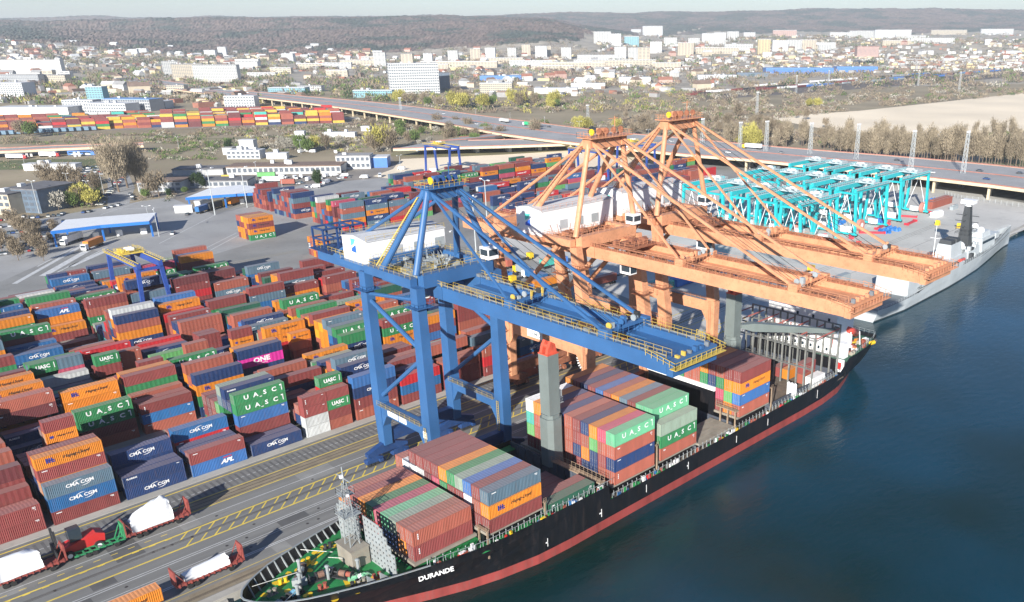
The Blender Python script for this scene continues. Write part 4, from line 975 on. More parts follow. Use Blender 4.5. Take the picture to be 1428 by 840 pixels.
        while y < yback-3:
            if clutter > .5 or random.random() < .45:
                w.beam((X-s*.5, y, zg+2.7), (X+s*.9, y+.9, zg+3.35), .14); w.box(X-.3, X+.3, y, y+.25, zg+2.7, zg+3.1)
            if random.random() < .25: w.cbox((X+s*.2, y+1, zg+2.7), .8, 1.1, .6)
            y += 2.3 if clutter > .5 else 3.2
        if clutter > .5: w.tube((X+s*.55, ytip+4, zg+3.4), (X+s*.55, yh, zg+3.4), .22, n=6)
        w.build('trolley_rail', brown_rust if clutter > .5 else grate_grey, o)
    y = ytip+1.5
    ties = [ytip+14.5, ytip+31, ytip+43, yh+6, yh+20, yback-.8]
    for i, yy in enumerate(ties):
        b = MB(); b.box(x0+gw+.02, x1-gw-.02, yy-.6, yy+.6, zg+.4, zg+1.25); b.build('tie_beam', body, t)
    # nose of the boom: cross member, sheave platform, lamps
    b = MB(); b.box(x0-gw, x1+gw, ytip, ytip+1.35, zg-.15, zg+2.5); nose = b.build('boom_nose', body, t)
    b = MB(); b.rail([(x0-1.6, ytip-1.2, zg+1.6), (x1+1.6, ytip-1.2, zg+1.6)], 1.1, 1.2, .07); b.box(x0-1.6, x1+1.6, ytip-1.3, ytip-.02, zg+1.45, zg+1.58); b.rail([(x0-1.6, ytip-1.2, zg+1.6), (x0-1.6, ytip+5, zg+2.6)], 1.1, 1.2, .07); b.rail([(x1+1.6, ytip-1.2, zg+1.6), (x1+1.6, ytip+5, zg+2.6)], 1.1, 1.2, .07)
    b.build('nose_platform', railm, nose)
    for i in range(6):
        xx = x0+1.1+(x1-x0-2.2)*i/5
        b = MB(); b.cbox((xx, ytip+.7, zg+2.5), random.uniform(.3, .9), .8, random.uniform(.4, 1.0)); b.build('nose_fitting', random.choice([railm, body, grate_grey]), nose)
    # hatch plates between the girders near the nose
    b = MB(); b.box(x0+gw+2.1, x1-gw-.3, ytip+3, ytip+12.2, zg+1.25, zg+1.5); b.build('nose_deck', body, t)
    # fore stays, back stays, apex
    ax0, ax1, ay = apex
    for X, axx, s in ((x0, ax0, 1), (x1, ax1, -1)):
        for yy, r in zip(stays, (.42, .34)):
            c = MB(); c.beam((axx, ay-.6, zap-1), (X, yy, zg+3.6), .42*r/.42, .55*r/.42); c.build('fore_stay', body, t)
            c = MB(); c.box(X-.55, X+.55, yy-1.2, yy+1.0, zg+2.7, zg+4.2); c.build('stay_bracket', body, t)
        c = MB(); c.tube((axx, ay+.6, zap-1), (X, yback-9, zg+3.2), .4, n=8); c.build('back_stay', body, t)
        XX = XN if s > 0 else XF
        c = MB(); c.tube((axx, ay, zap), (XX+s*.2, YW+lean+.2, zt+2.4), .6, .72, n=12); c.build('apex_leg', body, t)
        c = MB(); c.tube((axx, ay+.5, zap), (XX+s*.2, YW+(YL-YW)*.66+lean, zt+1.2), .62, .75, n=12); o = c.build('apex_leg', body, t)
    for yy in stays:                             # sheave frames across the boom where the stays land
        c = MB(); c.box(x0+.6, x1-.6, yy-.5, yy+.5, zg+3.3, zg+3.9); c.rail([(x0, yy-1.6, zg+3.0), (x1, yy-1.6, zg+3.0)], 1.1, 1.2, .06); c.rail([(x0, yy+1.6, zg+3.0), (x1, yy+1.6, zg+3.0)], 1.1, 1.2, .06)
        fr_ = c.build('stay_frame', body, t)
        for i in range(9):
            c = MB(); xx = x0+.8+(x1-x0-1.6)*i/8+random.uniform(-.3, .3)
            if i % 3 == 0: c.tube((xx-.12, yy, zg+4.4), (xx+.12, yy, zg+4.4), .6, n=10)
            else: c.cbox((xx, yy+random.uniform(-1, 1), zg+3.3), random.uniform(.3, .8), random.uniform(.3, 1), random.uniform(.8, 1.9))
            c.build('sheave', random.choice([railm, steel_grey, body, dark]), fr_)
    for X in (XN, XF):                           # rest platforms ringing the leg tops
        for Y, top in ((YL, YL+lean*1.2), (YW, YW+lean)):
            for zz in ((zp1+8, zt-5) if clutter > .5 else (zt-4,)):
                yy = Y+(top-Y)*(zz-zp1)/(zt-zp1); c = MB(); c.box(X-2.2, X+2.2, yy-2.0, yy+2.0, zz, zz+.1); c.rail([(X-2.2, yy-2, zz+.1), (X+2.2, yy-2, zz+.1), (X+2.2, yy+2, zz+.1), (X-2.2, yy+2, zz+.1), (X-2.2, yy-2, zz+.1)], 1.1, 1.1, .05)
                c.build('leg_platform', clutter > .5 and brown_rust or body, t)
    c = MB(); c.box(XF-2.4, XF+.3, YW+lean-1.4, YW+lean+1.4, zt+2.6, zt+5.2); ck = c.build('checker_cab', white, t); c = MB(); c.box(XF-2.45, XF-2.41, YW+lean-1.2, YW+lean+1.2, zt+3.4, zt+4.7); c.box(XF-2.2, XF+.1, YW+lean-1.45, YW+lean-1.41, zt+3.4, zt+4.7); c.build('cab_window', glass, ck)
    for k in range(4):                           # hoist ropes: apex to boom, and along the trolley way
        u = (k+.5)/4; c = MB(); c.tube((ax0+(ax1-ax0)*u, ay-.3, zap-.4), (x0+(x1-x0)*u, ytip+15+k*.8, zg+3.4), .06, n=4); c.build('hoist_rope', dark, t)
    # stair up the near back apex leg
    b = MB(); p, q = Vector((ax0-1.3, ay+1.5, zap-2)), Vector((XN-.6, YW+(YL-YW)*.66+lean, zt+2.5))
    for d in (-.4, .4): b.beam(p+Vector((d, 0, 0)), q+Vector((d, 0, 0)), .12, .2)
    n = 30
    for i in range(n): m = p.lerp(q, i/n); b.beam(m+Vector((-.4, 0, 0)), m+Vector((.4, 0, 0)), .3, .06)
    b.build('apex_ladder', railm, t)
    # head of the frame
    b = MB(); b.box(ax0-1.6, ax1+1.6, ay-2.4, ay+2.6, zap-.2, zap); b.box(ax0+.9, ax1-.9, ay-.9, ay+.9, zap-2.6, zap-.22)
    for X in (ax0, ax1): b.box(X-.85, X+.85, ay-1.2, ay+1.4, zap-2.4, zap-.21)
    head = b.build('apex_head', body, t)
    b = MB(); b.rail([(ax0-1.6, ay-2.4, zap), (ax1+1.6, ay-2.4, zap), (ax1+1.6, ay+2.6, zap), (ax0-1.6, ay+2.6, zap), (ax0-1.6, ay-2.4, zap)], 1.1, 1.1, .05); b.build('handrail', railm, head)
    for i in range(5):
        xx = ax0+.4+(ax1-ax0-.8)*i/4; b = MB(); b.tube((xx-.15, ay-.4, zap+1.15), (xx+.15, ay-.4, zap+1.15), .75, n=12); b.build('sheave', yellow if i == 0 else (brown_rust if clutter > .5 else deep_blue), head)
    b = MB(); b.cbox(((ax0+ax1)/2, ay+1.2, zap), 2.2, 1.4, 1.7); b.beam((ax1-.5, ay+1.5, zap), (ax1-.5, ay+1.5, zap+4), .14); b.beam((ax1-2.5, ay+1.5, zap+3.6), (ax1+.6, ay+1.5, zap+3.6), .14); b.build('apex_hoist', body, head)
    # machinery house
    hx0, hx1, hy0, hy1, hz0, hz1 = house
    b = MB(); b.box(hx0-1.0, hx1+.6, hy0-1.0, hy1+.6, hz0-1.1, hz0-.02); b.build('house_base', body, t)
    b = MB(); ym = (hy0+hy1)/2
    b.ext([(hy0, hz0), (hy1, hz0), (hy1, hz1-.7), (ym, hz1), (hy0, hz1-.7)], 'x', hx0, hx1); hs = b.build('machinery_house', white, t)
    b = MB(); b.ext([(hy0-.2, hz1-.72), (ym, hz1+.02), (hy1+.2, hz1-.72), (hy1+.2, hz1-.55), (ym, hz1+.2), (hy0-.2, hz1-.55)], 'x', hx0-.2, hx1+.2); roof = b.build('house_roof', mat('house_roof_grey', (.55, .56, .57), .6, var=.08, dirt=.3), hs)
    b = MB(); b.rail([(hx0, hy0, hz1-.55), (hx1, hy0, hz1-.55)], 1.0, 2.0, .05); b.rail([(hx0, hy1, hz1-.55), (hx1, hy1, hz1-.55)], 1.0, 2.0, .05); b.rail([(hx0-.9, hy0-.9, hz0), (hx1, hy0-.9, hz0)], 1.1, 1.8, .04); b.rail([(hx0-.9, hy0-.9, hz0), (hx0-.9, hy1, hz0)], 1.1, 1.8, .04); b.build('house_rail', railm, hs)
    # emblem of a turquoise and a blue shape on the end wall
    ey, ez = ym+.4, hz0+2.0
    b = MB(); b.ext([(ey-1.0, ez+3.0), (ey+1.0, ez+3.0), (ey+1.0, ez+1.3), (ey-.2, ez+1.9)], 'x', hx0-.05, hx0-.01); b.build('emblem', mat('emblem_turquoise', (.10, .62, .52), .5, var=.02), hs)
    b = MB(); b.ext([(ey-1.0, ez), (ey+1.0, ez+.1), (ey+.9, ez+.8), (ey-.9, ez+1.8)], 'x', hx0-.05, hx0-.01); b.build('emblem', mat('emblem_blue', (.03, .12, .60), .5, var=.02), hs)
    for i in range(3):
        b = MB(); xx = hx0+6+i*5.5
        if xx < hx1-2: b.box(xx, xx+2.6, hy0-.06, hy0-.01, hz0+1.0, hz0+3.2); b.build('house_panel', steel_grey if i else mat('louvre_grey', (.4, .42, .44), .6), hs)
    # trolley, operator cab, electrics between the legs
    yc = YW-6 if clutter > .5 else YL-7
    b = MB(); b.box(x0+1.0, x1-1.0, yc-3, yc+3.6, zg+3.1, zg+3.7)
    for i in range(10): b.cbox((random.uniform(x0+1.5, x1-1.5), random.uniform(yc-2.4, yc+3), zg+3.7), random.uniform(.5, 1.5), random.uniform(.5, 1.5), random.uniform(.4, 1.5))
    tr = b.build('trolley', brown_rust if clutter > .5 else grate_grey, t)
    b = MB(); b.rail([(x0+1, yc-3, zg+3.7), (x1-1, yc-3, zg+3.7), (x1-1, yc+3.6, zg+3.7), (x0+1, yc+3.6, zg+3.7), (x0+1, yc-3, zg+3.7)], 1.1, 1.5, .045); b.build('handrail', railm, tr)
    cabx = x0+2.2
    b = MB(); b.box(cabx, cabx+2.3, yc-2.0, yc+1.4, zg-3.2, zg-.5); cab = b.build('operator_cab', white, t)
    b = MB(); b.box(cabx-.04, cabx-.01, yc-1.8, yc+.9, zg-2.6, zg-1.1); b.box(cabx+.1, cabx+2.2, yc-2.04, yc-2.01, zg-2.9, zg-1.0); b.build('cab_window', glass, cab)
    b = MB()
    for i in range(110 if clutter > .5 else 60):
        X = random.uniform(XN+1.5, XF-1.5); Y = random.uniform(YW+lean+1.5, YL-2)
        b.cbox((X, Y, zt), random.uniform(.5, 2.4), random.uniform(.5, 2.4), random.uniform(.3, 1.7))
    for i in range(60 if clutter > .5 else 24): 
        X = random.uniform(XN+2, XF-2); Y = random.uniform(YW+lean+2, YL-3); b.beam((X, Y, zt), (X+random.uniform(-2, 2), Y+random.uniform(-1, 1), zt+random.uniform(1.0, 4)), .09)
    tag(b.build('deck_machinery', brown_rust if clutter > .5 else steel_grey, t), kind='stuff')
    b = MB()
    for X in (XN+4, XC, XF-4): b.rail([(X, YW+lean+1.2, zt+.3), (X, YL-1.5, zt+.3)], 1.1, 1.5, .045)
    b.build('deck_rail', railm, t)
    b = MB(); b.box(XN+1, XF-1, YW+lean+1.1, YL-1.0, zt-.2, zt-.02); b.build('machinery_deck', grate_grey if clutter < .5 else body, t)
    # stair tower on the near land leg
    b = MB(); X, Y = XN-2.3, YL
    for z in range(6, int(zt)-2, 4): b.box(X-1.2, X+.9, Y-1.4, Y+1.4, z, z+.08); b.rail([(X-1.2, Y-1.4, z+.08), (X-1.2, Y+1.4, z+.08)], 1.1, 1.0, .05); b.beam((X, Y-1.2, z), (X, Y+1.2, min(zt, z+4)), .5, .1)
    if clutter > .5: b.build('stair_tower', body, t)
    return t
mk = dict(lean=0)
blue_crane = quay_crane('blue quay crane with one boom reaching low over the bow end of the ship', crane_blue, deep_blue, yellow_rail, .2,
    90.4, 109.8, 161.6, 142.3, 12.6, 15.0, 42.3, (95.3, 104.9), 79.2, 190, (96.9, 103.6, 145.0), 64.0, 0, (91.2, 111, 161.2, 171.2, 46.3, 52.0), (94.8, 119.5), False)
orange_a = quay_crane('nearer orange quay crane, its boom over the container bays, beside the blue crane', crane_orange, brown_rust, crane_orange, .8,
    137.4, 158.6, 173.2, 142.6, 17.4, 21.0, 41.6, (142.0, 153.2), 74.6, 196, (142.6, 153.2, 146.0), 69.6, 3.4, (136.5, 161.5, 157.0, 166.5, 45.6, 52.4), (88.0, 117.5), True)
orange_b = quay_crane('farther orange quay crane, its boom over the stern of the cargo ship', crane_orange, brown_rust, crane_orange, .8,
    166.6, 187.6, 173.2, 142.6, 17.4, 21.0, 42.4, (171.2, 182.2), 73.4, 196, (171.2, 181.6, 147.0), 71.6, 3.4, (165.5, 190.5, 157.6, 167.0, 46.4, 53.2), (87.5, 117.0), True)
# cable reels on the waterside legs, white plates on the portal beams
for (x, y, z, par) in ((140.2, 146.5, 14.6, orange_a), (163.8, 146.5, 14.2, orange_b)):
    b = MB(); b.tube((x-.15, y, z), (x+.15, y, z), .9, n=14); reel = b.build('cable_reel', dark, par)
    for i in range(28):
        a = 2*math.pi*i/28; b = MB(); b.beam((x, y+.8*math.cos(a), z+.8*math.sin(a)), (x, y+3.3*math.cos(a), z+3.3*math.sin(a)), .14, .3); b.build('reel_spoke', white, reel)
for (x, y0, y1, z0, z1, par) in ((89.45, 150.2, 157.6, 13.0, 14.6, blue_crane), (89.1, 142.0, 143.4, 12.3, 13.9, blue_crane), (136.45, 158.5, 164.5, 18.2, 20.2, orange_a)):
    b = MB(); b.box(x-.03, x, y0, y1, z0, z1)
    if y1-y0 > 7: b = MB(); b.box(x-.03, x, y0+3.3, y1, z0, z1); b.box(x-.03, x, y0, y0+2.9, z0, z1)
    b.build('name_plate', white, par)
vs, fs = text_mesh('ZPMC', 1.5, sx=1.15, bold=.03)
b = MB(); b.add([(136.40, 161.5-u, 19.2+v) for u, v in vs], fs); b.build('plate_lettering', steel_grey, orange_a)
# blue crane: end platform machinery at the back reach
b = MB()
for X in (94, 97.5, 101, 104.5): b.beam((X, 185, 45.2), (X, 185, 50), .4); b.beam((X, 190, 45.2), (X, 190, 50), .4); b.beam((X, 185, 50), (X, 190, 50), .4); b.beam((X, 185, 47.5), (X, 190, 47.5), .3)
b.rail([(93, 182, 45.2), (93, 191, 45.2), (106, 191, 45.2)], 1.1, 1.2, .08); b.box(93, 107, 182, 191, 45.0, 45.15)
for Y in (185, 190): b.beam((94, Y, 50), (104.5, Y, 50), .4); b.beam((94, Y, 47.5), (104.5, Y, 47.5), .3)
b.build('back_platform', deep_blue, blue_crane)
# ------------------------------------------------------------------ rubber tyred gantry cranes
teal = mat('gantry_teal', (.015, .40, .44), .45, var=.1, scale=.3, rnd=.1, dirt=.3, dirtcol=(.1, .35, .38))
yard_blue = mat('gantry_blue', (.025, .07, .30), .45, var=.12, scale=.3, dirt=.25)
def gantry(label, body, span, base, H, group, trim, braces=True, mach=True):
    """local frame: span along x, wheelbase along y, feet at z=0"""
    t = thing('gantry_crane', label, 'crane', (0, 0, 0), group)
    for X in (0, span):
        for s in (-1, 1):
            b = MB(); b.beam((X, s*base/2, 1.5), (X, s*(base/2-1.1), H-1.6), 1.1, 1.1, 1.3, 1.0); b.build('leg', body, t)
        b = MB(); b.box(X-.6, X+.6, -base/2-1.4, base/2+1.4, .75, 1.5); sb = b.build('sill_beam', body, t)
        for s in (-1, 1):
            for k in (-1, 1):
                w = MB(); w.tube((X-.35, s*base/2+k*.85, .75), (X+.35, s*base/2+k*.85, .75), .75, n=12); w.build('wheel', rubber, sb)
        b = MB(); b.box(X-.45, X+.45, -base/2+1.6, base/2-1.6, H-2.6, H-1.7); b.build('end_tie', body, t)
        if braces:
            for s in (-1, 1):
                b = MB(); b.tube((X, s*(base/2-.4), 2), (X, -s*.2, H-2.4), .16, n=5); b.build('white_brace', white, t)
    for s in (-1, 1):
        y = s*(base/2-1.3)
        b = MB(); b.box(-1.0, span+1.0, y-.65, y+.65, H-1.6, H+.3); g = b.build('girder', body, t)
        b = MB(); b.beam((-1.0, y, H+.4), (span+1, y, H+.4), .2, .2); b.box(-1, span+1, y+s*.68-(0 if s > 0 else .8), y+s*.68+(.8 if s > 0 else 0), H-.3, H-.22); b.rail([(-1, y+s*1.4, H-.22), (span+1, y+s*1.4, H-.22)], 1.1, 1.7, .07); b.build('girder_walkway', trim, g)
    tx = span*.62
    b = MB(); b.box(tx-3, tx+3, -base/2+.8, base/2-.8, H+.55, H+.95)
    for i in range(9): b.cbox((tx+random.uniform(-2.4, 2.4), random.uniform(-base/2+1.6, base/2-1.6), H+.95), random.uniform(.6, 1.6), random.uniform(.5, 1.4), random.uniform(.4, 1.3))
    tr = b.build('trolley', trim, t)
    b = MB(); b.tube((tx-1.6, -1.2, H+1.9), (tx-1.6, 1.2, H+1.9), .6, n=8); b.tube((tx+1.2, -1.4, H+1.8), (tx+1.2, 1, H+1.8), .55, n=8); b.build('hoist_drum', white, tr)
    b = MB(); b.rail([(tx-3, -base/2+.8, H+.95), (tx+3, -base/2+.8, H+.95), (tx+3, base/2-.8, H+.95), (tx-3, base/2-.8, H+.95), (tx-3, -base/2+.8, H+.95)], 1.1, 1.4, .07); b.build('trolley_rail', trim, tr)
    b = MB(); b.box(tx+3.2, tx+5.0, -1, 1, H-3.9, H-1.7); cb = b.build('operator_cab', white, t)
    b = MB(); b.box(tx+3.3, tx+4.9, -1.04, -1.01, H-3.4, H-2.2); b.build('cab_window', glass, cb)
    if mach:
        b = MB(); b.box(.9, 2.9, -2.6, 2.6, 1.2, 4.2); b.build('power_pack', white, t)
        b = MB(); b.box(span-2.6, span-.8, -2.2, 2.2, 1.2, 3.6); b.build('electric_house', white, t)
    return t
tg = gantry('teal gantry crane', teal, 31, 12, 22.5, 'teal gantry cranes parked close together', mat('pale_trim', (.42, .50, .52), .6, var=.15))
colw = ['left', 'middle', 'right']; roww = ['nearest the quay', 'second from the quay', 'third from the quay', 'fourth from the quay', 'farthest from the quay']
first = True
for j, y in enumerate((204.5, 219.5, 235.0, 250.5, 266.0)):
    for i, x in enumerate((324.5, 372.0, 419.0)):
        if (i, j) in ((0, 0),): pass
        o = tg if first else copy_tree(tg); first = False
        o.location = (x+rg.uniform(-1.5, 1.5)+j*(1.0), y, 0); o['label'] = f'teal gantry crane in the {colw[i]} column, row {roww[j]}'
yg = gantry('dark blue yard gantry', yard_blue, 28.4, 9.5, 20.5, 'dark blue gantry cranes in the yard', mat('yellow_trim', (.62, .46, .08), .6, var=.2), braces=False)
spots = [(94.2, 310.4, 'dark blue gantry crane with white power pack straddling stacks near the gate canopy'), (352, 492, 'dark blue gantry crane seen behind the apex of the blue crane'), (405, 402, 'dark blue gantry crane straddling stacks behind the nearer orange crane'), (452, 402, 'dark blue gantry crane straddling stacks behind the farther orange crane')]
for i, (x, y, lab) in enumerate(spots):
    o = yg if i == 0 else copy_tree(yg)
    o.location = (x, y, 0); o.rotation_euler = (0, 0, R(90)); o['label'] = lab
# ------------------------------------------------------------------ far land: hills, town ground
from mathutils import noise
FH = Vector((math.cos(YAW), math.sin(YAW), 0)); RH = Vector((math.sin(YAW), -math.cos(YAW), 0))
def lerp_tab(tab, x):
    if x <= tab[0][0]: return tab[0][1]
    for (a, fa), (b_, fb_) in zip(tab[:-1], tab[1:]):
        if x <= b_: return fa+(fb_-fa)*(x-a)/(b_-a)
    return tab[-1][1]
FRONT_TOP = [(-400, 30), (0, 29), (150, 28), (300, 28.5), (450, 25.5), (600, 24), (700, 23), (780, 25), (840, 31), (890, 42), (930, 52), (1900, 60)]
FRONT_FOOT = [(-400, 56), (0, 60), (100, 66), (250, 76), (400, 80), (600, 76), (750, 68), (900, 58), (1900, 58)]
BACK_TOP = [(-400, 26), (600, 24), (750, 20), (900, 20), (1000, 18.5), (1100, 16.5), (1200, 15), (1300, 15.5), (1428, 18), (1900, 16)]
def hz(px, dd):
    """height of the land at image column px (a bearing) and forward distance dd"""
    zt = lambda py, d: 92.3+(45-py)*d/1379
    kr = min(1, max(0, (px-760)/140))
    zl = lerp_tab([(0, 0), (2500, 0), (3200, zt(lerp_tab(FRONT_FOOT, px), 3200)), (4100, zt((lerp_tab(FRONT_FOOT, px)*.45+lerp_tab(FRONT_TOP, px)*.55), 4100)), (5200, zt(lerp_tab(FRONT_TOP, px), 5200)), (7000, zt(lerp_tab(FRONT_TOP, px)+6, 5200)), (8200, zt(lerp_tab(BACK_TOP, px), 8200)), (12000, zt(lerp_tab(BACK_TOP, px), 8200))], dd)
    zr = lerp_tab([(0, 0), (2300, 0), (3000, 16), (4000, 56), (6000, 62), (7200, zt(36, 7200)), (8200, zt(lerp_tab(BACK_TOP, px), 8200)), (12000, 300)], dd)
    return zl*(1-kr)+zr*kr
def col_of(x, y):
    d = x*FH.x+y*FH.y; r = x*RH.x+y*RH.y
    return (PCX+FPX*r/max(1, d*math.cos(PITCH)), d)
def terrain(x, y):
    c, d = col_of(x, y); h = hz(c, d)
    if d > 2600: h += (noise.noise(Vector((x*.0016, y*.0016, 3)))*26+noise.noise(Vector((x*.0022, y*.0022, 3)))*12+noise.noise(Vector((x*.006, y*.006, 7)))*5)*min(1, (d-2600)/900)
    return max(h, 0)
def forest_w(c, d):
    foot = 3250 if c < 780 else 3250+(c-780)*22
    if c > 930: foot = 6300
    return min(1, max(0, (d-foot)/150))
b = MB(); cols = 760; rows = 175; rt = random.Random(2); FW = []
for j in range(rows+1):
    d = 2350+(9500-2350)*(j/rows)**1.15
    for i in range(cols+1):
        px = -380+2200*i/cols; r = (px-PCX)/FPX*d*math.cos(PITCH)
        x, y = FH.x*d+RH.x*r, FH.y*d+RH.y*r
        z = terrain(x, y)-.6; fw = forest_w(px+noise.noise(Vector((x*.004, y*.004, 0)))*60, d+noise.noise(Vector((x*.003, y*.003, 9)))*260)
        FW.append(fw)
        if fw > 0: z += fw*(rt.random()*7+5+noise.noise(Vector((x*.02, y*.02, 1)))*5)
        b.v.append((x, y, z))
for j in range(rows):
    for i in range(cols): k = j*(cols+1)+i; b.f.append((k, k+1, k+cols+2, k+cols+1)); b.m.append(0 if FW[k] > .3 else 1)
hm = bpy.data.materials.new('hill_woodland'); hm.use_nodes = True; N = hm.node_tree.nodes; Lk = hm.node_tree.links.new
pb = N['Principled BSDF']; pb.inputs['Roughness'].default_value = 1; pb.inputs['Specular IOR Level'].default_value = .1
geo = N.new('ShaderNodeNewGeometry')
n1 = N.new('ShaderNodeTexNoise'); n1.inputs['Scale'].default_value = .0035; n1.inputs['Detail'].default_value = 8; n1.inputs['Roughness'].default_value = .65; Lk(geo.outputs['Position'], n1.inputs['Vector'])
r1 = N.new('ShaderNodeValToRGB'); r1.color_ramp.elements[0].position = .44; r1.color_ramp.elements[0].color = (.055, .075, .062, 1); r1.color_ramp.elements[1].position = .54; r1.color_ramp.elements[1].color = (.19, .135, .118, 1)
e = r1.color_ramp.elements.new(.62); e.color = (.155, .12, .10, 1)
Lk(n1.outputs['Fac'], r1.inputs[0])
n2 = N.new('ShaderNodeTexNoise'); n2.inputs['Scale'].default_value = .05; n2.inputs['Detail'].default_value = 3; Lk(geo.outputs['Position'], n2.inputs['Vector'])
hs = N.new('ShaderNodeHueSaturation'); mr = N.new('ShaderNodeMapRange'); mr.inputs['From Min'].default_value = .3; mr.inputs['From Max'].default_value = .7; mr.inputs['To Min'].default_value = .55; mr.inputs['To Max'].default_value = 1.45
Lk(n2.outputs['Fac'], mr.inputs[0]); Lk(mr.outputs[0], hs.inputs['Value']); Lk(r1.outputs[0], hs.inputs['Color']); Lk(hs.outputs[0], pb.inputs['Base Color'])
tag(b.build('hills', [hm, town_ground]), kind='structure')
# lighter plots of ground, roads, sand: flat sheets a few cm apart
def patch(name, pts, m, z, label=None):
    b = MB(); b.sheet([tuple(G(*p).xy)+(0,) for p in pts], z); return tag(b.build(name, m), kind='structure')
patch('town_ground', [(-500, 128), (0, 128), (500, 122), (900, 130), (1900, 105), (2600, 78), (1400, 72), (700, 82), (0, 86), (-700, 92)], town_ground, .03)
patch('terminal_concrete', [(895, 440), (880, 418), (700, 345), (690, 322), (960, 262), (1300, 258), (1428, 283), (1600, 306), (1505, 326), (1428, 321), (1290, 372), (1090, 470), (1040, 500)], mat('pale_concrete', (.52, .51, .48), .85, var=.12, scale=.03, dirt=.35, dirtcol=(.17, .17, .17), world=True), .012)
patch('gate_road', [(-60, 420), (110, 345), (240, 372), (425, 318), (600, 262), (560, 246), (420, 258), (300, 300), (235, 275), (140, 290), (60, 305), (-60, 320)], mat('gate_asphalt', (.33, .33, .325), .85, var=.15, scale=.04, dirt=.35, dirtcol=(.12, .12, .13), world=True), .02)
patch('side_road', [(150, 292), (178, 290), (188, 262), (176, 236), (150, 236)], MATS['gate_asphalt'], .03)
patch('loading_ground', [(200, 268), (255, 285), (400, 262), (560, 246), (545, 216), (470, 232), (330, 238), (240, 240)], mat('dusty_ground', (.24, .215, .19), .95, var=.2, scale=.04, dirt=.4, dirtcol=(.14, .12, .1), world=True), .016)
patch('sand_field', [(520, 246), (548, 236), (560, 222), (700, 216), (862, 206), (930, 218), (860, 232), (700, 236), (600, 246), (560, 252)], sand_m, .024)
patch('sand_field', [(1085, 168), (1150, 160), (1290, 145), (1428, 130), (1700, 105), (1900, 120), (1560, 190), (1428, 182), (1280, 190), (1180, 186)], sand_m, .04)
patch('sand_path', [(1085, 168), (1040, 172), (1062, 164), (1195, 155), (1200, 161), (1150, 164)], sand_m, .05)
patch('grass_verge', [(545, 218), (548, 208), (860, 201), (1000, 215), (930, 222), (700, 216), (620, 219)], mat('dry_grass', (.21, .19, .10), .95, var=.25, scale=.05, world=True), .02)
patch('grass_strip', [(-40, 238), (-40, 226), (60, 222), (170, 222), (170, 232), (60, 236)], grass_m, .03)
patch('grass_strip', [(1375, 215), (1428, 212), (1520, 218), (1428, 232), (1370, 226)], grass_m, .05)
patch('pale_track', [(-40, 176), (-40, 173), (240, 170), (500, 163), (500, 166), (240, 174)], concrete, .05)
patch('rail_yard', [(950, 137), (1100, 122), (1428, 99), (1700, 80), (1700, 86), (1428, 107), (1110, 131), (960, 141)], mat('ballast', (.13, .11, .10), .95, var=.3, scale=.05, world=True), .06)
for k, (ya, yb) in enumerate(((192, 186), (202, 198), (186, 180))):
    patch('track_strip', [(-40, ya), (120, ya-3), (330, ya-8), (500, ya-12), (500, yb-10), (330, yb-6), (120, yb-2), (-40, yb)], [scrub_ground, mat('dry_grass', (.21, .19, .10)), MATS['dusty_ground']][k], .04+k*.01)
# lane markings by the gate
b = MB()
for p in (((20, 396), (120, 340), 1.0), ((52, 372), (118, 338), .35), ((60, 385), (132, 344), 1.6), ((80, 380), (150, 345), .35), ((98, 372), (148, 350), 1.4)):
    q0, q1 = G(p[0][0], p[0][1]), G(p[1][0], p[1][1]); n = (q1-q0).normalized().cross(Vector((0, 0, 1)))*p[2]
    b.sheet([q0+n, q0-n, q1-n, q1+n], .035)
for (x0, y0), (x1, y1) in (((235, 372), (330, 325)), ((243, 376), (352, 318)), ((222, 340), (300, 300)), ((140, 300), (235, 268)), ((170, 285), (250, 262)), ((150, 292), (225, 290))):
    q0, q1 = G(x0, y0), G(x1, y1); n = (q1-q0).normalized().cross(Vector((0, 0, 1)))*.22; b.sheet([q0+n, q0-n, q1-n, q1+n], .035)
structure('gate_lane_lines', b, line_w)
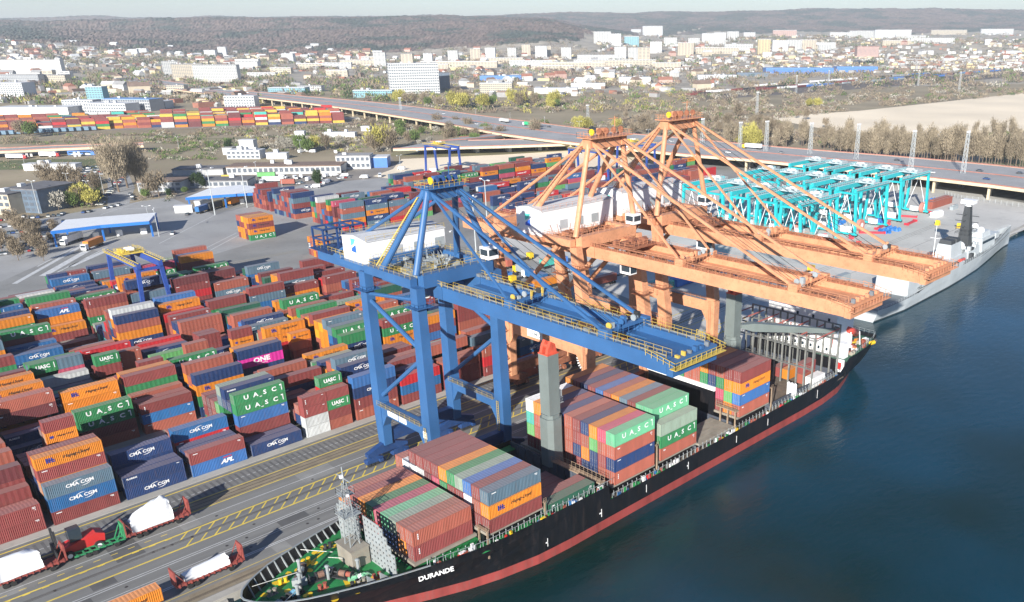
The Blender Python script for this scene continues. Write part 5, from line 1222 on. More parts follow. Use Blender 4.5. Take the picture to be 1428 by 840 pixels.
# ------------------------------------------------------------------ motorway viaduct and ramps
cream = mat('cream_beam', (.62, .52, .36), .75, var=.1, dirt=.25)
motorway_m = mat('motorway_surface', (.34, .34, .34), .85, var=.12, scale=.05, dirt=.25, dirtcol=(.15, .15, .16), world=True)
redrail = mat('barrier_red', (.34, .15, .12), .6, var=.15, dirt=.3)
def ribbon(near, far, z0, name_parent, th=1.5, nm='deck', surf=None, beam=None, lines=True, zf=None):
    """viaduct deck between two pixel polylines; z0 deck height"""
    A = [G(x, y, z0) for x, y in near]; B = [G(x, y, z0) for x, y in far]; n = len(A)
    b = MB()
    for i in range(n-1):
        b.add([A[i], A[i+1], B[i+1], B[i], A[i]-Vector((0, 0, th)), A[i+1]-Vector((0, 0, th)), B[i+1]-Vector((0, 0, th)), B[i]-Vector((0, 0, th))], [(0, 1, 2, 3), (5, 4, 7, 6)])
    d = b.build(nm, surf or motorway_m, name_parent)
    for P, s in ((A, -1), (B, 1)):
        b = MB()
        for i in range(n-1): b.beam(P[i]+Vector((0, 0, -.75)), P[i+1]+Vector((0, 0, -.75)), .5, 1.7)
        b.build('edge_beam', beam or cream, name_parent)
        b = MB()
        for i in range(n-1): b.beam(P[i]+Vector((0, 0, .45)), P[i+1]+Vector((0, 0, .45)), .2, .7)
        b.build('barrier', redrail, name_parent)
    if lines:
        b = MB()
        for t in (.12, .32, .47, .53, .68, .88):
            for i in range(n-1):
                p, q = A[i].lerp(B[i], t), A[i+1].lerp(B[i+1], t); nn = (q-p).normalized().cross(Vector((0, 0, 1)))*.16
                b.sheet([p+nn, p-nn, q-nn, q+nn], z0+.02)
        b.build('lane_line', line_w, d)
        b = MB()
        for i in range(n-1): b.beam(A[i].lerp(B[i], .5)+Vector((0, 0, .45)), A[i+1].lerp(B[i+1], .5)+Vector((0, 0, .35)), .25, .55)
        b.build('median_barrier', redrail, name_parent)
    return A, B
mw = thing('motorway_viaduct', 'long grey motorway viaduct on cream pillars with red edge barriers', 'viaduct', tuple(G(1000, 215)))
NEAR_E = [(340, 134), (420, 143), (490, 152), (560, 163), (640, 176), (700, 187), (760, 195), (830, 203), (900, 210), (960, 216), (1040, 222), (1130, 231), (1220, 240), (1303, 249), (1380, 258), (1440, 266), (1560, 284)]
FAR_E = [(348, 128), (440, 136), (520, 143), (600, 152), (680, 163), (745, 171), (805, 179), (865, 186), (925, 191), (990, 197), (1065, 204), (1150, 211), (1240, 218), (1320, 225), (1395, 232), (1460, 239), (1590, 252)]
A, B = ribbon(NEAR_E, FAR_E, 9.0, mw)
npier = 0
for i in range(len(A)-1):
    L = (A[i+1]-A[i]).length; n = max(1, int(L/27))
    for k in range(n):
        t = k/n; a, c = A[i].lerp(A[i+1], t), B[i].lerp(B[i+1], t)
        if a.x < 300 and False: continue
        for j, u in enumerate((.04, .22, .40, .60, .80, .96)):
            p = a.lerp(c, u); b = MB(); b.cbox((p.x, p.y, 0), 1.3, 1.3, 7.5); b.build('pier', cream if j in (0,) else concrete, mw)
rp = thing('flyover_ramp', 'low cream sided flyover ramp crossing in front of the motorway', 'flyover', tuple(G(750, 212)))
A2, B2 = ribbon([(548, 208), (620, 206), (700, 204), (790, 201), (860, 199), (930, 198), (1000, 204)], [(600, 198), (650, 196.5), (720, 195), (800, 193), (865, 191.5), (930, 191), (990, 196)], 6.5, rp, lines=False)
for px, py in ((585, 212), (666, 213), (711, 212), (753, 210), (800, 207), (850, 206)):
    p = G(px, py); b = MB(); b.cbox((p.x, p.y, 0), 2.2, 2.2, 5.0); b.cbox((p.x+3, p.y+7, 0), 2.2, 2.2, 5.0); b.build('pier', white, rp)
cr_ = thing('curved_ramp', 'dark curved slip road rising to the motorway', 'slip road', tuple(G(700, 190)))
ribbon([(612, 197), (650, 195), (690, 191), (722, 186), (740, 181)], [(640, 192), (665, 190), (692, 186), (714, 182), (728, 178)], 7.5, cr_, lines=False, beam=mat('dark_concrete', (.12, .12, .13), .8))
for px, py in ((712, 196), (722, 193), (655, 200)):
    p = G(px, py); b = MB(); b.cbox((p.x, p.y, 0), 2, 2, 6); b.build('pier', MATS['dark_concrete'], cr_)
lb_ = thing('road_bridge', 'low pale road bridge over the railway strip at the left edge', 'bridge', tuple(G(70, 215)))
ribbon([(-40, 213), (10, 211), (70, 208), (140, 205), (200, 203)], [(-40, 208), (10, 207), (70, 204), (140, 202), (200, 200)], 5.5, lb_, lines=False)
for px in (38, 70, 105, 140): p = G(px, 219); b = MB(); b.cbox((p.x, p.y, 0), 1.4, 1.4, 4); b.cbox((p.x+3, p.y, 0), 1.4, 1.4, 4); b.build('pier', white, lb_)
rd = thing('city_road', 'wide city road with pale lines running from the motorway into the town', 'road bridge', tuple(G(230, 118)))
ribbon([(140, 107), (200, 118), (270, 129), (340, 136)], [(170, 104), (230, 113), (290, 121), (348, 129)], 4.0, rd)
# low warehouses beyond and dark gaps under the decks come from real shade
# ------------------------------------------------------------------ buildings
ink = mat('window_band_dark', (.10, .12, .15), .35, var=.1)
cols_b = {'white': mat('wall_white', (.60, .61, .61), .8, var=.06), 'cream': mat('wall_cream', (.52, .45, .34), .8, var=.08), 'grey': mat('wall_grey', (.38, .39, .40), .8, var=.1), 'pale': mat('wall_pale', (.52, .52, .50), .8, var=.08), 'slate': mat('wall_slate', (.10, .14, .19), .6, var=.15),
          'pink': mat('wall_pink', (.50, .33, .28), .8, var=.08), 'yellow': mat('wall_yellow', (.55, .46, .25), .8, var=.08), 'blue': mat('wall_blue', (.06, .18, .50), .6, var=.08), 'brick': mat('wall_brick', (.30, .12, .09), .85, var=.15), 'teal': mat('wall_teal', (.20, .42, .48), .7, var=.08), 'purple': mat('wall_purple', (.13, .05, .10), .6)}
roofs = {'grey': mat('roof_grey', (.30, .30, .30), .9, var=.15, dirt=.3), 'dark': mat('roof_dark', (.14, .14, .15), .9, var=.2, dirt=.3), 'red': mat('roof_red', (.30, .13, .09), .9, var=.2), 'white': mat('roof_white', (.56, .57, .58), .7, var=.06), 'blue': mat('roof_blue', (.16, .30, .55), .6, var=.08), 'brown': mat('roof_brown', (.20, .14, .11), .9, var=.2)}
SEENL = {}
def uniq(lab):
    SEENL[lab] = SEENL.get(lab, 0)+1
    return lab
def building(px, py, w, d, h, wall='pale', roof='grey', rot=None, floors=None, label='', name='building', cat='building', gable=False, group=None, z=None, wins=True, end=None):
    """w along the picture's width, d away from the camera; base corner centre seen at px,py"""
    base = G(px, py) if z is None else None
    if z is not None: base = G(px, py, z)
    a = math.atan2(RH.y, RH.x)+(rot or 0)
    c = base+FH*(d/2)
    t = thing(name, label, cat, (c.x, c.y, base.z), group, a)
    m = MB(); m.box(-w/2, w/2, -d/2, d/2, -2, h); m.build('wall', cols_b[wall], t, local=True)
    if end: m = MB(); m.box(w/2+.02, w/2+.4, -d/2+.1, d/2-.1, 0, h-.1); m.build('end_wall', cols_b[end], t, local=True)
    m = MB()
    if gable: m.ext([(-d/2-.4, h), (d/2+.4, h), (0, h+d*.32)], 'x', -w/2-.3, w/2+.3)
    else: m.box(-w/2-.25, w/2+.25, -d/2-.25, d/2+.25, h+.01, h+.7)
    m.build('roof', roofs[roof], t, local=True)
    if not gable and w > 14:
        m = MB()
        for k in range(rg.randint(1, 3)): m.cbox((rg.uniform(-w*.35, w*.35), rg.uniform(-d*.25, d*.25), h+.7), rg.uniform(2, 4), rg.uniform(2, 4), rg.uniform(1.2, 2.8))
        m.build('roof_hut', roofs['white'], t, local=True)
    if wins:
        fl = floors or max(1, int(h/3)); m = MB(); fh = h/fl; nw = max(2, int(w/3.4)); nd = max(2, int(d/3.6))
        if h*w > 150 and nw*fl < 400:
            for i in range(fl):
                for k in range(nw):
                    xx = -w/2+w*(k+.5)/nw; m.box(xx-w/nw*.34, xx+w/nw*.34, -d/2-.06, -d/2+.02, i*fh+fh*.3, i*fh+fh*.85)
                for k in range(nd):
                    yy = -d/2+d*(k+.5)/nd; m.box(-w/2-.06, -w/2+.02, yy-d/nd*.28, yy+d/nd*.28, i*fh+fh*.35, i*fh+fh*.85)
            tag(m.build('window', ink, t, local=True), kind='stuff')
    return t
# near and middle distance, left
BL = [
 (44, 297, 22, 26, 12.5, 'slate', 'dark', 'slate grey four storey office block beside the parking lot', dict(rot=-.25, floors=4)),
 (8, 300, 16, 22, 11, 'cream', 'dark', 'cream office wing joined to the slate grey block', dict(rot=-.25, floors=3)),
 (222, 268, 26, 16, 6, 'grey', 'brown', 'grey shed behind the bare bushes near the gate road', dict(rot=.1)),
 (395, 243, 78, 20, 5, 'pale', 'brown', 'long low warehouse with a brown roof and white fascia', dict(rot=.09)),
 (275, 245, 34, 16, 4, 'grey', 'dark', 'low grey roofed store left of the long warehouse', dict(rot=.1)),
 (492, 236, 24, 15, 9, 'white', 'grey', 'white two storey office at the end of the long warehouse', dict(rot=.1, floors=2)),
 (526, 234, 14, 14, 7, 'blue', 'white', 'blue and white hall right of the white office', dict(rot=.1)),
 (340, 222, 26, 12, 6, 'white', 'white', 'white villa like depot building on the low rise', dict()),
 (345, 212, 12, 8, 9, 'white', 'white', 'small white tower behind the depot building', dict()),
 (318, 216, 8, 8, 5, 'white', 'grey', 'small white annex left of the depot building', dict()),
 (300, 262, 40, 16, 4, 'grey', 'dark', 'dark roofed shed behind the right gate canopy', dict(rot=.08)),
 (70, 238, 38, 8, 4, 'white', 'white', 'long white trailer like shed on the brown verge', dict(wins=False)),
 (386, 222, 16, 6, 4, 'white', 'white', 'white trailer office near the green bushes', dict(wins=False)),
 (473, 192, 30, 8, 4, 'white', 'white', 'long white shed in the scrub', dict(wins=False)),
 (418, 190, 9, 6, 4, 'white', 'white', 'tiny white hut in the scrub', dict(wins=False)),
 (510, 183, 9, 6, 4, 'white', 'white', 'tiny white hut below the motorway', dict(wins=False)),
 (1404, 213, 30, 10, 6, 'white', 'white', 'white building with tall windows beyond the tree row', dict(floors=1)),
]
for px, py, w, d, h, wl, rf, lab, kw in BL: building(px, py, w, d, h, wl, rf, label=lab, **kw)
# town: explicit larger buildings  (px, py, w, d, h, wall, roof, kind words)
TL = [
 (576, 131, 78, 26, 46, 'white', 'white', 'large white office slab of ten storeys in the middle of town', dict(rot=.35, floors=11)),
 (612, 126, 34, 24, 28, 'slate', 'dark', 'dark glass office beside the large white slab', dict(rot=.2, floors=8, end='purple')),
 (45, 103, 150, 16, 32, 'pale', 'grey', 'long pale apartment slab at the left edge of town', dict(floors=11)),
 (20, 118, 100, 18, 18, 'grey', 'grey', 'grey ribbed hall in front of the long apartment slab', dict()),
 (77, 117, 44, 20, 16, 'cream', 'grey', 'cream block right of the grey ribbed hall', dict()),
 (237, 107, 30, 16, 33, 'pale', 'grey', 'tall pale apartment block, first of a staggered line', dict(floors=11, rot=.4)),
 (262, 112, 60, 16, 32, 'cream', 'grey', 'cream apartment block, second of the staggered line', dict(floors=11, rot=.3)),
 (302, 114, 90, 16, 32, 'pale', 'grey', 'widest apartment block of the staggered line', dict(floors=11)),
 (345, 96, 60, 14, 18, 'white', 'grey', 'white slab behind the staggered apartment line', dict()),
 (402, 91, 36, 22, 33, 'white', 'white', 'white tower block standing alone left of centre', dict(floors=11)),
 (15, 140, 44, 30, 24, 'white', 'white', 'white factory block at the far left', dict()),
 (136, 150, 22, 14, 26, 'teal', 'white', 'striped white and teal silo building behind the container strip', dict(floors=9)),
 (150, 158, 60, 24, 11, 'white', 'white', 'white sloping hall beside the striped silo', dict(rot=-.2)),
 (180, 155, 70, 26, 14, 'grey', 'blue', 'grey factory with angled skylights', dict(rot=-.2)),
 (110, 154, 40, 22, 12, 'white', 'white', 'white hall left of the striped silo', dict()),
 (335, 150, 40, 16, 14, 'white', 'white', 'white hall with slanted end behind the container strip', dict()),
 (400, 131, 60, 24, 9, 'teal', 'white', 'pale teal depot hall', dict()),
 (45, 160, 90, 30, 8, 'white', 'white', 'low white shed behind the left end of the container strip', dict(wins=False)),
 (205, 152, 50, 22, 9, 'pale', 'white', 'pale workshop behind the container strip', dict()),
 (245, 128, 30, 16, 10, 'cream', 'grey', 'cream block by the city road', dict()),
 (432, 128, 40, 18, 9, 'pale', 'grey', 'pale depot by the motorway start', dict()),
 (520, 136, 60, 16, 10, 'teal', 'white', 'long pale teal office in front of the white slab', dict(floors=3)),
 (692, 131, 52, 16, 16, 'cream', 'white', 'cream hall in front of the yellow willows', dict()),
 (700, 113, 90, 36, 9, 'blue', 'blue', 'large pale blue roofed hall right of the white slab', dict(wins=False)),
 (775, 131, 70, 26, 8, 'pale', 'white', 'long pale hall right of the cream hall', dict(wins=False)),
 (820, 124, 60, 26, 8, 'white', 'white', 'white hall near the tall hedge', dict(wins=False)),
 (885, 118, 60, 36, 12, 'white', 'white', 'white hall beside a round topped tree', dict(wins=False)),
 (1000, 112, 80, 30, 9, 'white', 'white', 'white long hall left of the blue store', dict()),
 (1115, 103, 160, 50, 12, 'blue', 'blue', 'wide blue roofed store', dict(wins=False)),
 (1195, 101, 100, 40, 12, 'blue', 'blue', 'second wide blue store right of the first', dict(wins=False)),
 (1050, 107, 70, 20, 8, 'slate', 'dark', 'dark shed left of the blue store', dict(wins=False)),
 (1380, 74, 200, 40, 14, 'cream', 'white', 'long cream hall at the far right', dict()),
 (1210, 78, 60, 30, 24, 'pink', 'red', 'pink brick tower house among low shops', dict(z=30)),
]
for px, py, w, d, h, wl, rf, lab, kw in TL: building(px, py, w, d, h, wl, rf, label=lab, cat='building', **kw)
def ground_at(px, py):
    """march along the view ray to the land surface"""
    d = ray(px, py); fd = (d.x*FH.x+d.y*FH.y)
    def under(t):
        p = Vector((0, 0, CH))+d*t; c, dd = col_of(p.x, p.y); return p.z <= max(0, hz(c, dd))
    lo = 1500/fd; hi = lo
    while hi*fd < 9500:
        hi += 110/fd
        if under(hi): break
        lo = hi
    for _ in range(6):
        m = (lo+hi)/2
        if under(m): hi = m
        else: lo = m
    p = Vector((0, 0, CH))+d*hi; p.z = terrain(p.x, p.y); return p
def town_block(px, py, wpx, hpx, wall, roof, label, floors=None, dpx=None, group=None, name='apartment_block', cat='building'):
    p = ground_at(px, py); dd = p.x*FH.x+p.y*FH.y; s = dd/1379*1.0; w = wpx*dd*math.cos(PITCH)/FPX; h = hpx*dd/1379
    a = math.atan2(RH.y, RH.x)+rg.uniform(-.1, .1); d = dpx or 14
    c = p+FH*(d/2); t = thing(name, label, cat, (c.x, c.y, p.z), group, a)
    m = MB(); m.box(-w/2, w/2, -d/2, d/2, -6, h); m.build('wall', cols_b[wall], t, local=True)
    m = MB(); m.box(-w/2-.4, w/2+.4, -d/2-.4, d/2+.4, h+.01, h+1.2); m.build('roof', roofs[roof], t, local=True)
    fl = floors or max(3, int(h/3.2)); m = MB(); fh = h/fl
    nb = max(1, int(w/9))
    for i in range(fl):
        for k in range(nb):
            xx = -w/2+w*(k+.5)/nb; m.box(xx-w/nb*.36, xx+w/nb*.36, -d/2-.08, -d/2+.02, i*fh+fh*.4, i*fh+fh*.8)
    tag(m.build('window', ink, t, local=True), kind='stuff')
    return t
towers = [(530, 93, 16, 20), (568, 90, 16, 15), (597, 88, 12, 14), (632, 85, 14, 15), (663, 84, 14, 16), (684, 82, 14, 16), (714, 80, 12, 14), (734, 77, 12, 15), (755, 80, 16, 16), (790, 82, 14, 16), (763, 78, 10, 14), (865, 80, 16, 16), (883, 82, 14, 17), (898, 88, 16, 22), (915, 75, 16, 16)]
NUMW = ORD+['seventeenth', 'eighteenth', 'nineteenth', 'twentieth', 'twenty first', 'twenty second']
side = ['far left', 'left', 'centre left', 'centre', 'centre right', 'right']
for i, (px, py, w, h) in enumerate(towers):
    town_block(px, py, w, h, ['pale', 'cream', 'white'][i % 3], 'grey', f'{ORD[i] if i < 15 else i} from the left of the square white tower blocks below the wooded ridge', floors=11, group='square tower blocks below the ridge', name='tower_block')
for i, (px, py, w, h, wl) in enumerate([(840, 62, 24, 17, 'pale'), (858, 66, 16, 16, 'white'), (881, 64, 20, 13, 'teal'), (887, 48, 14, 10, 'white'), (910, 53, 28, 14, 'white'), (935, 62, 18, 12, 'pale'), (956, 77, 22, 17, 'cream'), (988, 58, 18, 12, 'white'), (1004, 57, 16, 11, 'white'), (1022, 56, 16, 11, 'pale'), (1045, 55, 16, 10, 'white'), (1094, 55, 33, 14, 'pink'), (1065, 77, 17, 21, 'yellow'), (1088, 70, 22, 15, 'white'), (1108, 69, 20, 15, 'pale'), (1127, 68, 22, 15, 'cream'), (1172, 55, 30, 11, 'white'), (1205, 53, 42, 11, 'pale'), (1245, 53, 50, 12, 'white'), (1270, 55, 42, 11, 'pale'), (1323, 50, 50, 9, 'cream'), (1390, 50, 45, 9, 'white')]):
    town_block(px, py, w, h, wl, 'white', f'{wl} housing block on the plateau, {NUMW[i]} of its row from the left', floors=None, group='housing blocks on the plateau')
for i, (px, py, w, h, wl) in enumerate([(640, 94, 110, 8, 'cream'), (700, 88, 60, 7, 'cream'), (740, 92, 60, 7, 'pale'), (800, 96, 90, 9, 'cream'), (870, 93, 90, 9, 'cream'), (835, 84, 60, 7, 'pale'), (600, 97, 50, 7, 'cream'), (500, 92, 50, 8, 'cream'), (470, 96, 40, 8, 'pale'), (1145, 66, 40, 7, 'white'), (930, 95, 40, 7, 'cream'), (1000, 76, 60, 8, 'cream'), (1030, 70, 40, 8, 'pale')]):
    town_block(px, py, w, h, wl, 'white', f'long low {wl} housing slab, {ORD[i]} of those between the towers and the halls', floors=4, group='long low housing slabs')
for i, (px, py, w, h, wl) in enumerate([(185, 74, 12, 7, 'white'), (198, 73, 14, 8, 'white'), (293, 78, 16, 9, 'white'), (310, 77, 11, 13, 'white'), (155, 74, 8, 5, 'white'), (365, 108, 40, 6, 'pale'), (440, 96, 46, 7, 'cream'), (345, 92, 34, 9, 'pale'), (68, 112, 14, 14, 'cream'), (92, 112, 14, 12, 'pale'), (470, 107, 30, 9, 'cream'), (392, 103, 30, 8, 'cream'), (425, 84, 10, 6, 'white'), (520, 86, 30, 6, 'cream'), (1150, 70, 18, 10, 'pale'), (1000, 64, 24, 8, 'pale'), (968, 60, 16, 8, 'pale'), (1300, 62, 60, 6, 'pale'), (1250, 66, 40, 6, 'cream'), (820, 90, 40, 6, 'pale'), (770, 98, 60, 6, 'cream')]):
    town_block(px, py, w, h, wl, 'white', f'{wl} housing block in the older town, {NUMW[i]} in a scattered line below the woods', floors=None, group='housing blocks of the older town')
# small houses: up to 240 things, on the slopes and round the town
hproto = []
for wl, rf in (('white', 'red'), ('cream', 'brown'), ('white', 'grey'), ('pale', 'white'), ('pink', 'red'), ('cream', 'white')):
    t = thing('house', 'small house', 'house', (0, 0, 0), 'small houses in the town')
    m = MB(); m.box(-6, 6, -5, 5, -3, 6.5); m.build('wall', cols_b[wl], t, local=True)
    m = MB(); m.ext([(-5.4, 6.5), (5.4, 6.5), (0, 10.3)], 'x', -6.3, 6.3); m.build('roof', roofs[rf], t, local=True)
    hproto.append([t, wl, rf, False])
zones = [((0, 62), (240, 88), 60), ((250, 68), (520, 92), 55), ((930, 64), (1428, 88), 70), ((480, 72), (830, 92), 30), ((640, 100), (1000, 126), 25), ((0, 95), (230, 140), 20)]
for (xa, ya), (xb, yb), n in zones:
    for i in range(n):
        px, py = rg.uniform(xa, xb), rg.uniform(ya, yb)
        p = ground_at(px, py); hp = rg.choice(hproto)
        o = hp[0] if not hp[3] else copy_tree(hp[0]); hp[3] = True
        o.location = (p.x, p.y, p.z); o.rotation_euler = (0, 0, rg.uniform(0, 3.1)); s = rg.uniform(.9, 1.7); o.scale = (s*rg.uniform(1, 1.6), s, s)
        where = 'on the slope under the woods' if py < 84 else 'among the town halls'
        o['label'] = f'small {hp[1]} house with a {hp[2]} roof {where}'
for hp in hproto:
    if not hp[3]: bpy.data.objects.remove(hp[0])
# the mass of shops, sheds and roofs too many to count
b = MB(); mm = [cols_b['white'], cols_b['pale'], cols_b['cream'], roofs['brown'], roofs['grey'], roofs['grey'], roofs['brown'], cols_b['yellow'], roofs['red']]
for (xa, ya), (xb, yb), n in (((930, 72), (1430, 104), 620), ((-20, 70), (520, 100), 420), ((0, 112), (420, 150), 240), ((430, 78), (930, 112), 320), ((-60, 56), (240, 70), 100), ((640, 112), (960, 138), 60), ((835, 51), (1430, 72), 520), ((1240, 84), (1440, 97), 160)):
    for i in range(n):
        px, py = rg.uniform(xa, xb), rg.uniform(ya, yb)
        if py > 100 and rg.random() < .3: continue
        p = ground_at(px, py) if py < 97 else G(px, py)
        w, d, h = rg.uniform(6, 26), rg.uniform(6, 13), rg.uniform(3, 7)
        b.mi = rg.choice([0, 1, 1, 2, 2, 3, 4, 4, 4, 5, 6, 6, 7, 8]); a = .3+rg.choice([0, 1.57])+rg.gauss(0, .2); b.rbox((p.x, p.y, p.z-2), w, d, h+2, a)
        if rg.random() < .5:
            b.mi = rg.choice([3, 4, 4, 6, 1]); b.rbox((p.x, p.y, p.z+h), w*.99, d*.55, h*.3, a)
tag(b.build('town_roofs', mm), 'dense mass of small white, red and grey roofs filling the distant town', 'rooftops', kind='stuff')
# ------------------------------------------------------------------ the grey warship
navy_grey = mat('warship_grey', (.46, .50, .52), .5, var=.08, scale=.2, dirt=.2, dirtcol=(.28, .28, .27))
wdeck = mat('warship_deck', (.17, .19, .20), .75, var=.12, scale=.3, dirt=.3)
wdark = mat('warship_dark', (.045, .05, .055), .6, var=.15)
fr = thing('warship', 'grey frigate with a dark tall mast moored ahead of the cargo ship', 'ship', (262.5, 134.2, WZ), None, 0)
HB = [(0, 5.6), (6, 6.6), (20, 7.4), (60, 7.6), (95, 7.0), (120, 4.6), (138, 2.0), (150, .1)]
WLB = [(0, 4.2), (20, 6.6), (60, 7.0), (90, 6.0), (115, 3.2), (132, 1.0), (143, .05), (150, .02)]
DZ = [(0, 4.6), (30, 4.8), (31, 6.4), (100, 7.0), (150, 9.2)]
xs = [0, 3, 6, 12, 20, 29.9, 30.1, 45, 60, 78, 95, 108, 120, 130, 138, 143, 147, 150]
m = MB()
for s in (-1, 1):
    vs = []
    for x in xs:
        hbx, wb, z = interp(HB, x), interp(WLB, x), interp(DZ, x)
        vs += [(x, s*wb*.8, -4), (x, s*wb, 0), (x, s*(wb+(hbx-wb)*.15), .5), (x, s*(wb+(hbx-wb)*.75), z*.6), (x, s*hbx, z)]
    n0 = len(m.v); m.v += vs
    for i in range(len(xs)-1):
        for j in range(4):
            f = (i*5+j, (i+1)*5+j, (i+1)*5+j+1, i*5+j+1); f = f if s < 0 else f[::-1]
            m.f.append(tuple(q+n0 for q in f)); m.m.append(1 if j <= 1 else 0)
n1 = len(xs)*5
for j in range(4): m.f.append((j, j+1, n1+j+1, n1+j)); m.m.append(0)
m.build('hull', [navy_grey, wdark], fr, local=True)
m = MB(); pl = [(x, -interp(HB, x)+.1) for x in xs if x <= 30]+[(x, interp(HB, x)-.1) for x in reversed(xs) if x <= 30]; m.prism(pl, 4.3, 4.55); m.build('flight_deck', wdeck, fr, local=True)
m = MB(); pl = [(x, -interp(HB, x)+.1) for x in xs if x > 30]+[(x, interp(HB, x)-.1) for x in reversed(xs) if x > 30]; m.prism(pl, 6.0, 6.35); m.build('main_deck', wdeck, fr, local=True)
def wbox(nm, x0, x1, y0, y1, z0, z1, mt=None, taper=0):
    m = MB(); m.add([(x0, y0, z0), (x1, y0, z0), (x1, y1, z0), (x0, y1, z0), (x0+taper, y0+taper, z1), (x1-taper, y0+taper, z1), (x1-taper, y1-taper, z1), (x0+taper, y1-taper, z1)],
        [(3, 2, 1, 0), (4, 5, 6, 7), (0, 1, 5, 4), (1, 2, 6, 5), (2, 3, 7, 6), (3, 0, 4, 7)]); return m.build(nm, mt or navy_grey, fr, local=True)
wbox('hangar', 22, 43.9, -6.4, 6.4, 4.6, 12.6, navy_grey, .25); wbox('deckhouse', 44.1, 62, -5.0, 5.0, 6.3, 9.6, None, .3); wbox('deckhouse', 62.1, 84, -4.4, 4.4, 6.3, 9.2, None, .3)
wbox('funnel', 68, 80, -3.4, 3.4, 9.2, 14.6, None, .7)
wbox('funnel_cap', 69, 73.5, -2.6, 2.6, 14.6, 16.2, wdark, .3); wbox('funnel_cap', 75, 79, -2.6, 2.6, 14.6, 16.0, wdark, .3)
wbox('bridge', 98, 114, -5.2, 5.2, 6.6, 12.2, None, .5); wbox('bridge_top', 100, 110, -4, 4, 12.2, 14.4, None, .4); wbox('deckhouse', 84.5, 97.8, -4.6, 4.6, 6.4, 10, None, .3)
m = MB(); m.box(113.6, 113.9, -4.6, 4.6, 10.4, 11.6); m.box(98.5, 112, -5.3, -5.1, 10.2, 11.3); m.build('bridge_window', glass, fr, local=True)
m = MB(); m.beam((91, 0, 9.5), (89.5, 0, 27), 5, 4.4, 2.4, 2.2); ms = m.build('mast', wdark, fr, local=True)
m = MB(); m.tube((89.5, 0, 27), (89.5, 0, 28), 1.4, n=12); m.box(87.3, 91.7, -2.6, 2.6, 28, 29.6); m.build('radar', white, ms)
m = MB()
for z in (18, 20.5, 23): m.beam((90, -4.8, z), (90, 4.8, z), .25); m.beam((87, 0, z+.6), (94, 0, z+.6), .2)
for z in (15.5, 17.2): m.rail([(86.5, -3, z), (93.5, -3, z), (93.5, 3, z), (86.5, 3, z), (86.5, -3, z)], 1, 1.4, .08)
m.build('yardarm', wdark, ms)
for x, y, z, r in ((82.5, -1.5, 12.4, 1.7), (103, -2, 15.4, 1.6), (107.5, 2.2, 15.8, 1.5), (118, 0, 10, 2.0), (96.2, -3, 11.4, 1.2)):
    m = MB(); m.tube((x, y, z-4), (x, y, z-1), .7, n=8); m.dome((x, y, z-.6), r, r, r, n=12, m=8, full=True); m.build('radar_dome', white, fr, smooth=True, local=True)
m = MB(); m.tube((58, 0, 9), (58, 0, 24), .22, .08, n=6); m.beam((58, -2, 19), (58, 2, 19), .12); m.build('aft_mast', white, fr, local=True)
m = MB(); m.box(124, 128.5, -2, 2, 7.6, 10); m.tube((128.3, 0, 9), (134.5, 0, 9.8), .2, n=6); m.build('gun', navy_grey, fr, local=True)
m = MB()
for s in (-1, 1):
    pts = [(x, s*(interp(HB, x)-.15), interp(DZ, x)-.1) for x in (31, 45, 60, 78, 95, 108, 120, 130, 140, 147)]; m.rail(pts, 1.1, 2.2, .07)
    m.rail([(0.3, s*5.5, 4.5), (8, s*6.6, 4.6), (26, s*7.3, 4.7)], 1.0, 2, .07)
m.rail([(.2, -5.5, 4.5), (.2, 5.5, 4.5)], 1.0, 1.5, .07); m.build('rail', navy_grey, fr, local=True)
for i in range(120):
    x = rg.uniform(42, 120); y = rg.uniform(-1, 1)*(interp(HB, x)-1.2); z = 6.3 if abs(y) > 5 else rg.choice([6.3, 9.6, 10])
    m = MB()
    if rg.random() < .3: m.tube((x, y, z+.6), (x+rg.uniform(1, 2.6), y, z+.6), .55, n=8)
    else: m.box(x, x+rg.uniform(.6, 3), y, y+rg.uniform(.5, 1.6), z, z+rg.uniform(.6, 2.4))
    m.build('deck_fitting', rg.choice([navy_grey, navy_grey, wdeck, white, white, wdark]), fr, local=True)
for x in (64, 71):
    m = MB(); m.tube((x, -6.2, 8.3), (x+5, -6.2, 8.3), .9, .5, n=8); m.build('boat', rg.choice([wdark, MATS['lifeboat_red']]), fr, local=True)
for i in range(11):
    x = 34+i*3.4; m = MB(); m.box(x, x+2.2, -7.35, -7.25, 6.6, 8.0); m.build('bulwark_opening', wdark, fr, local=True)
m = MB(); m.box(32, 72, -7.45, -7.36, 6.4, 8.7); m.build('bulwark_screen', navy_grey, fr, local=True)
fr.rotation_euler = (0, 0, R(2.2))
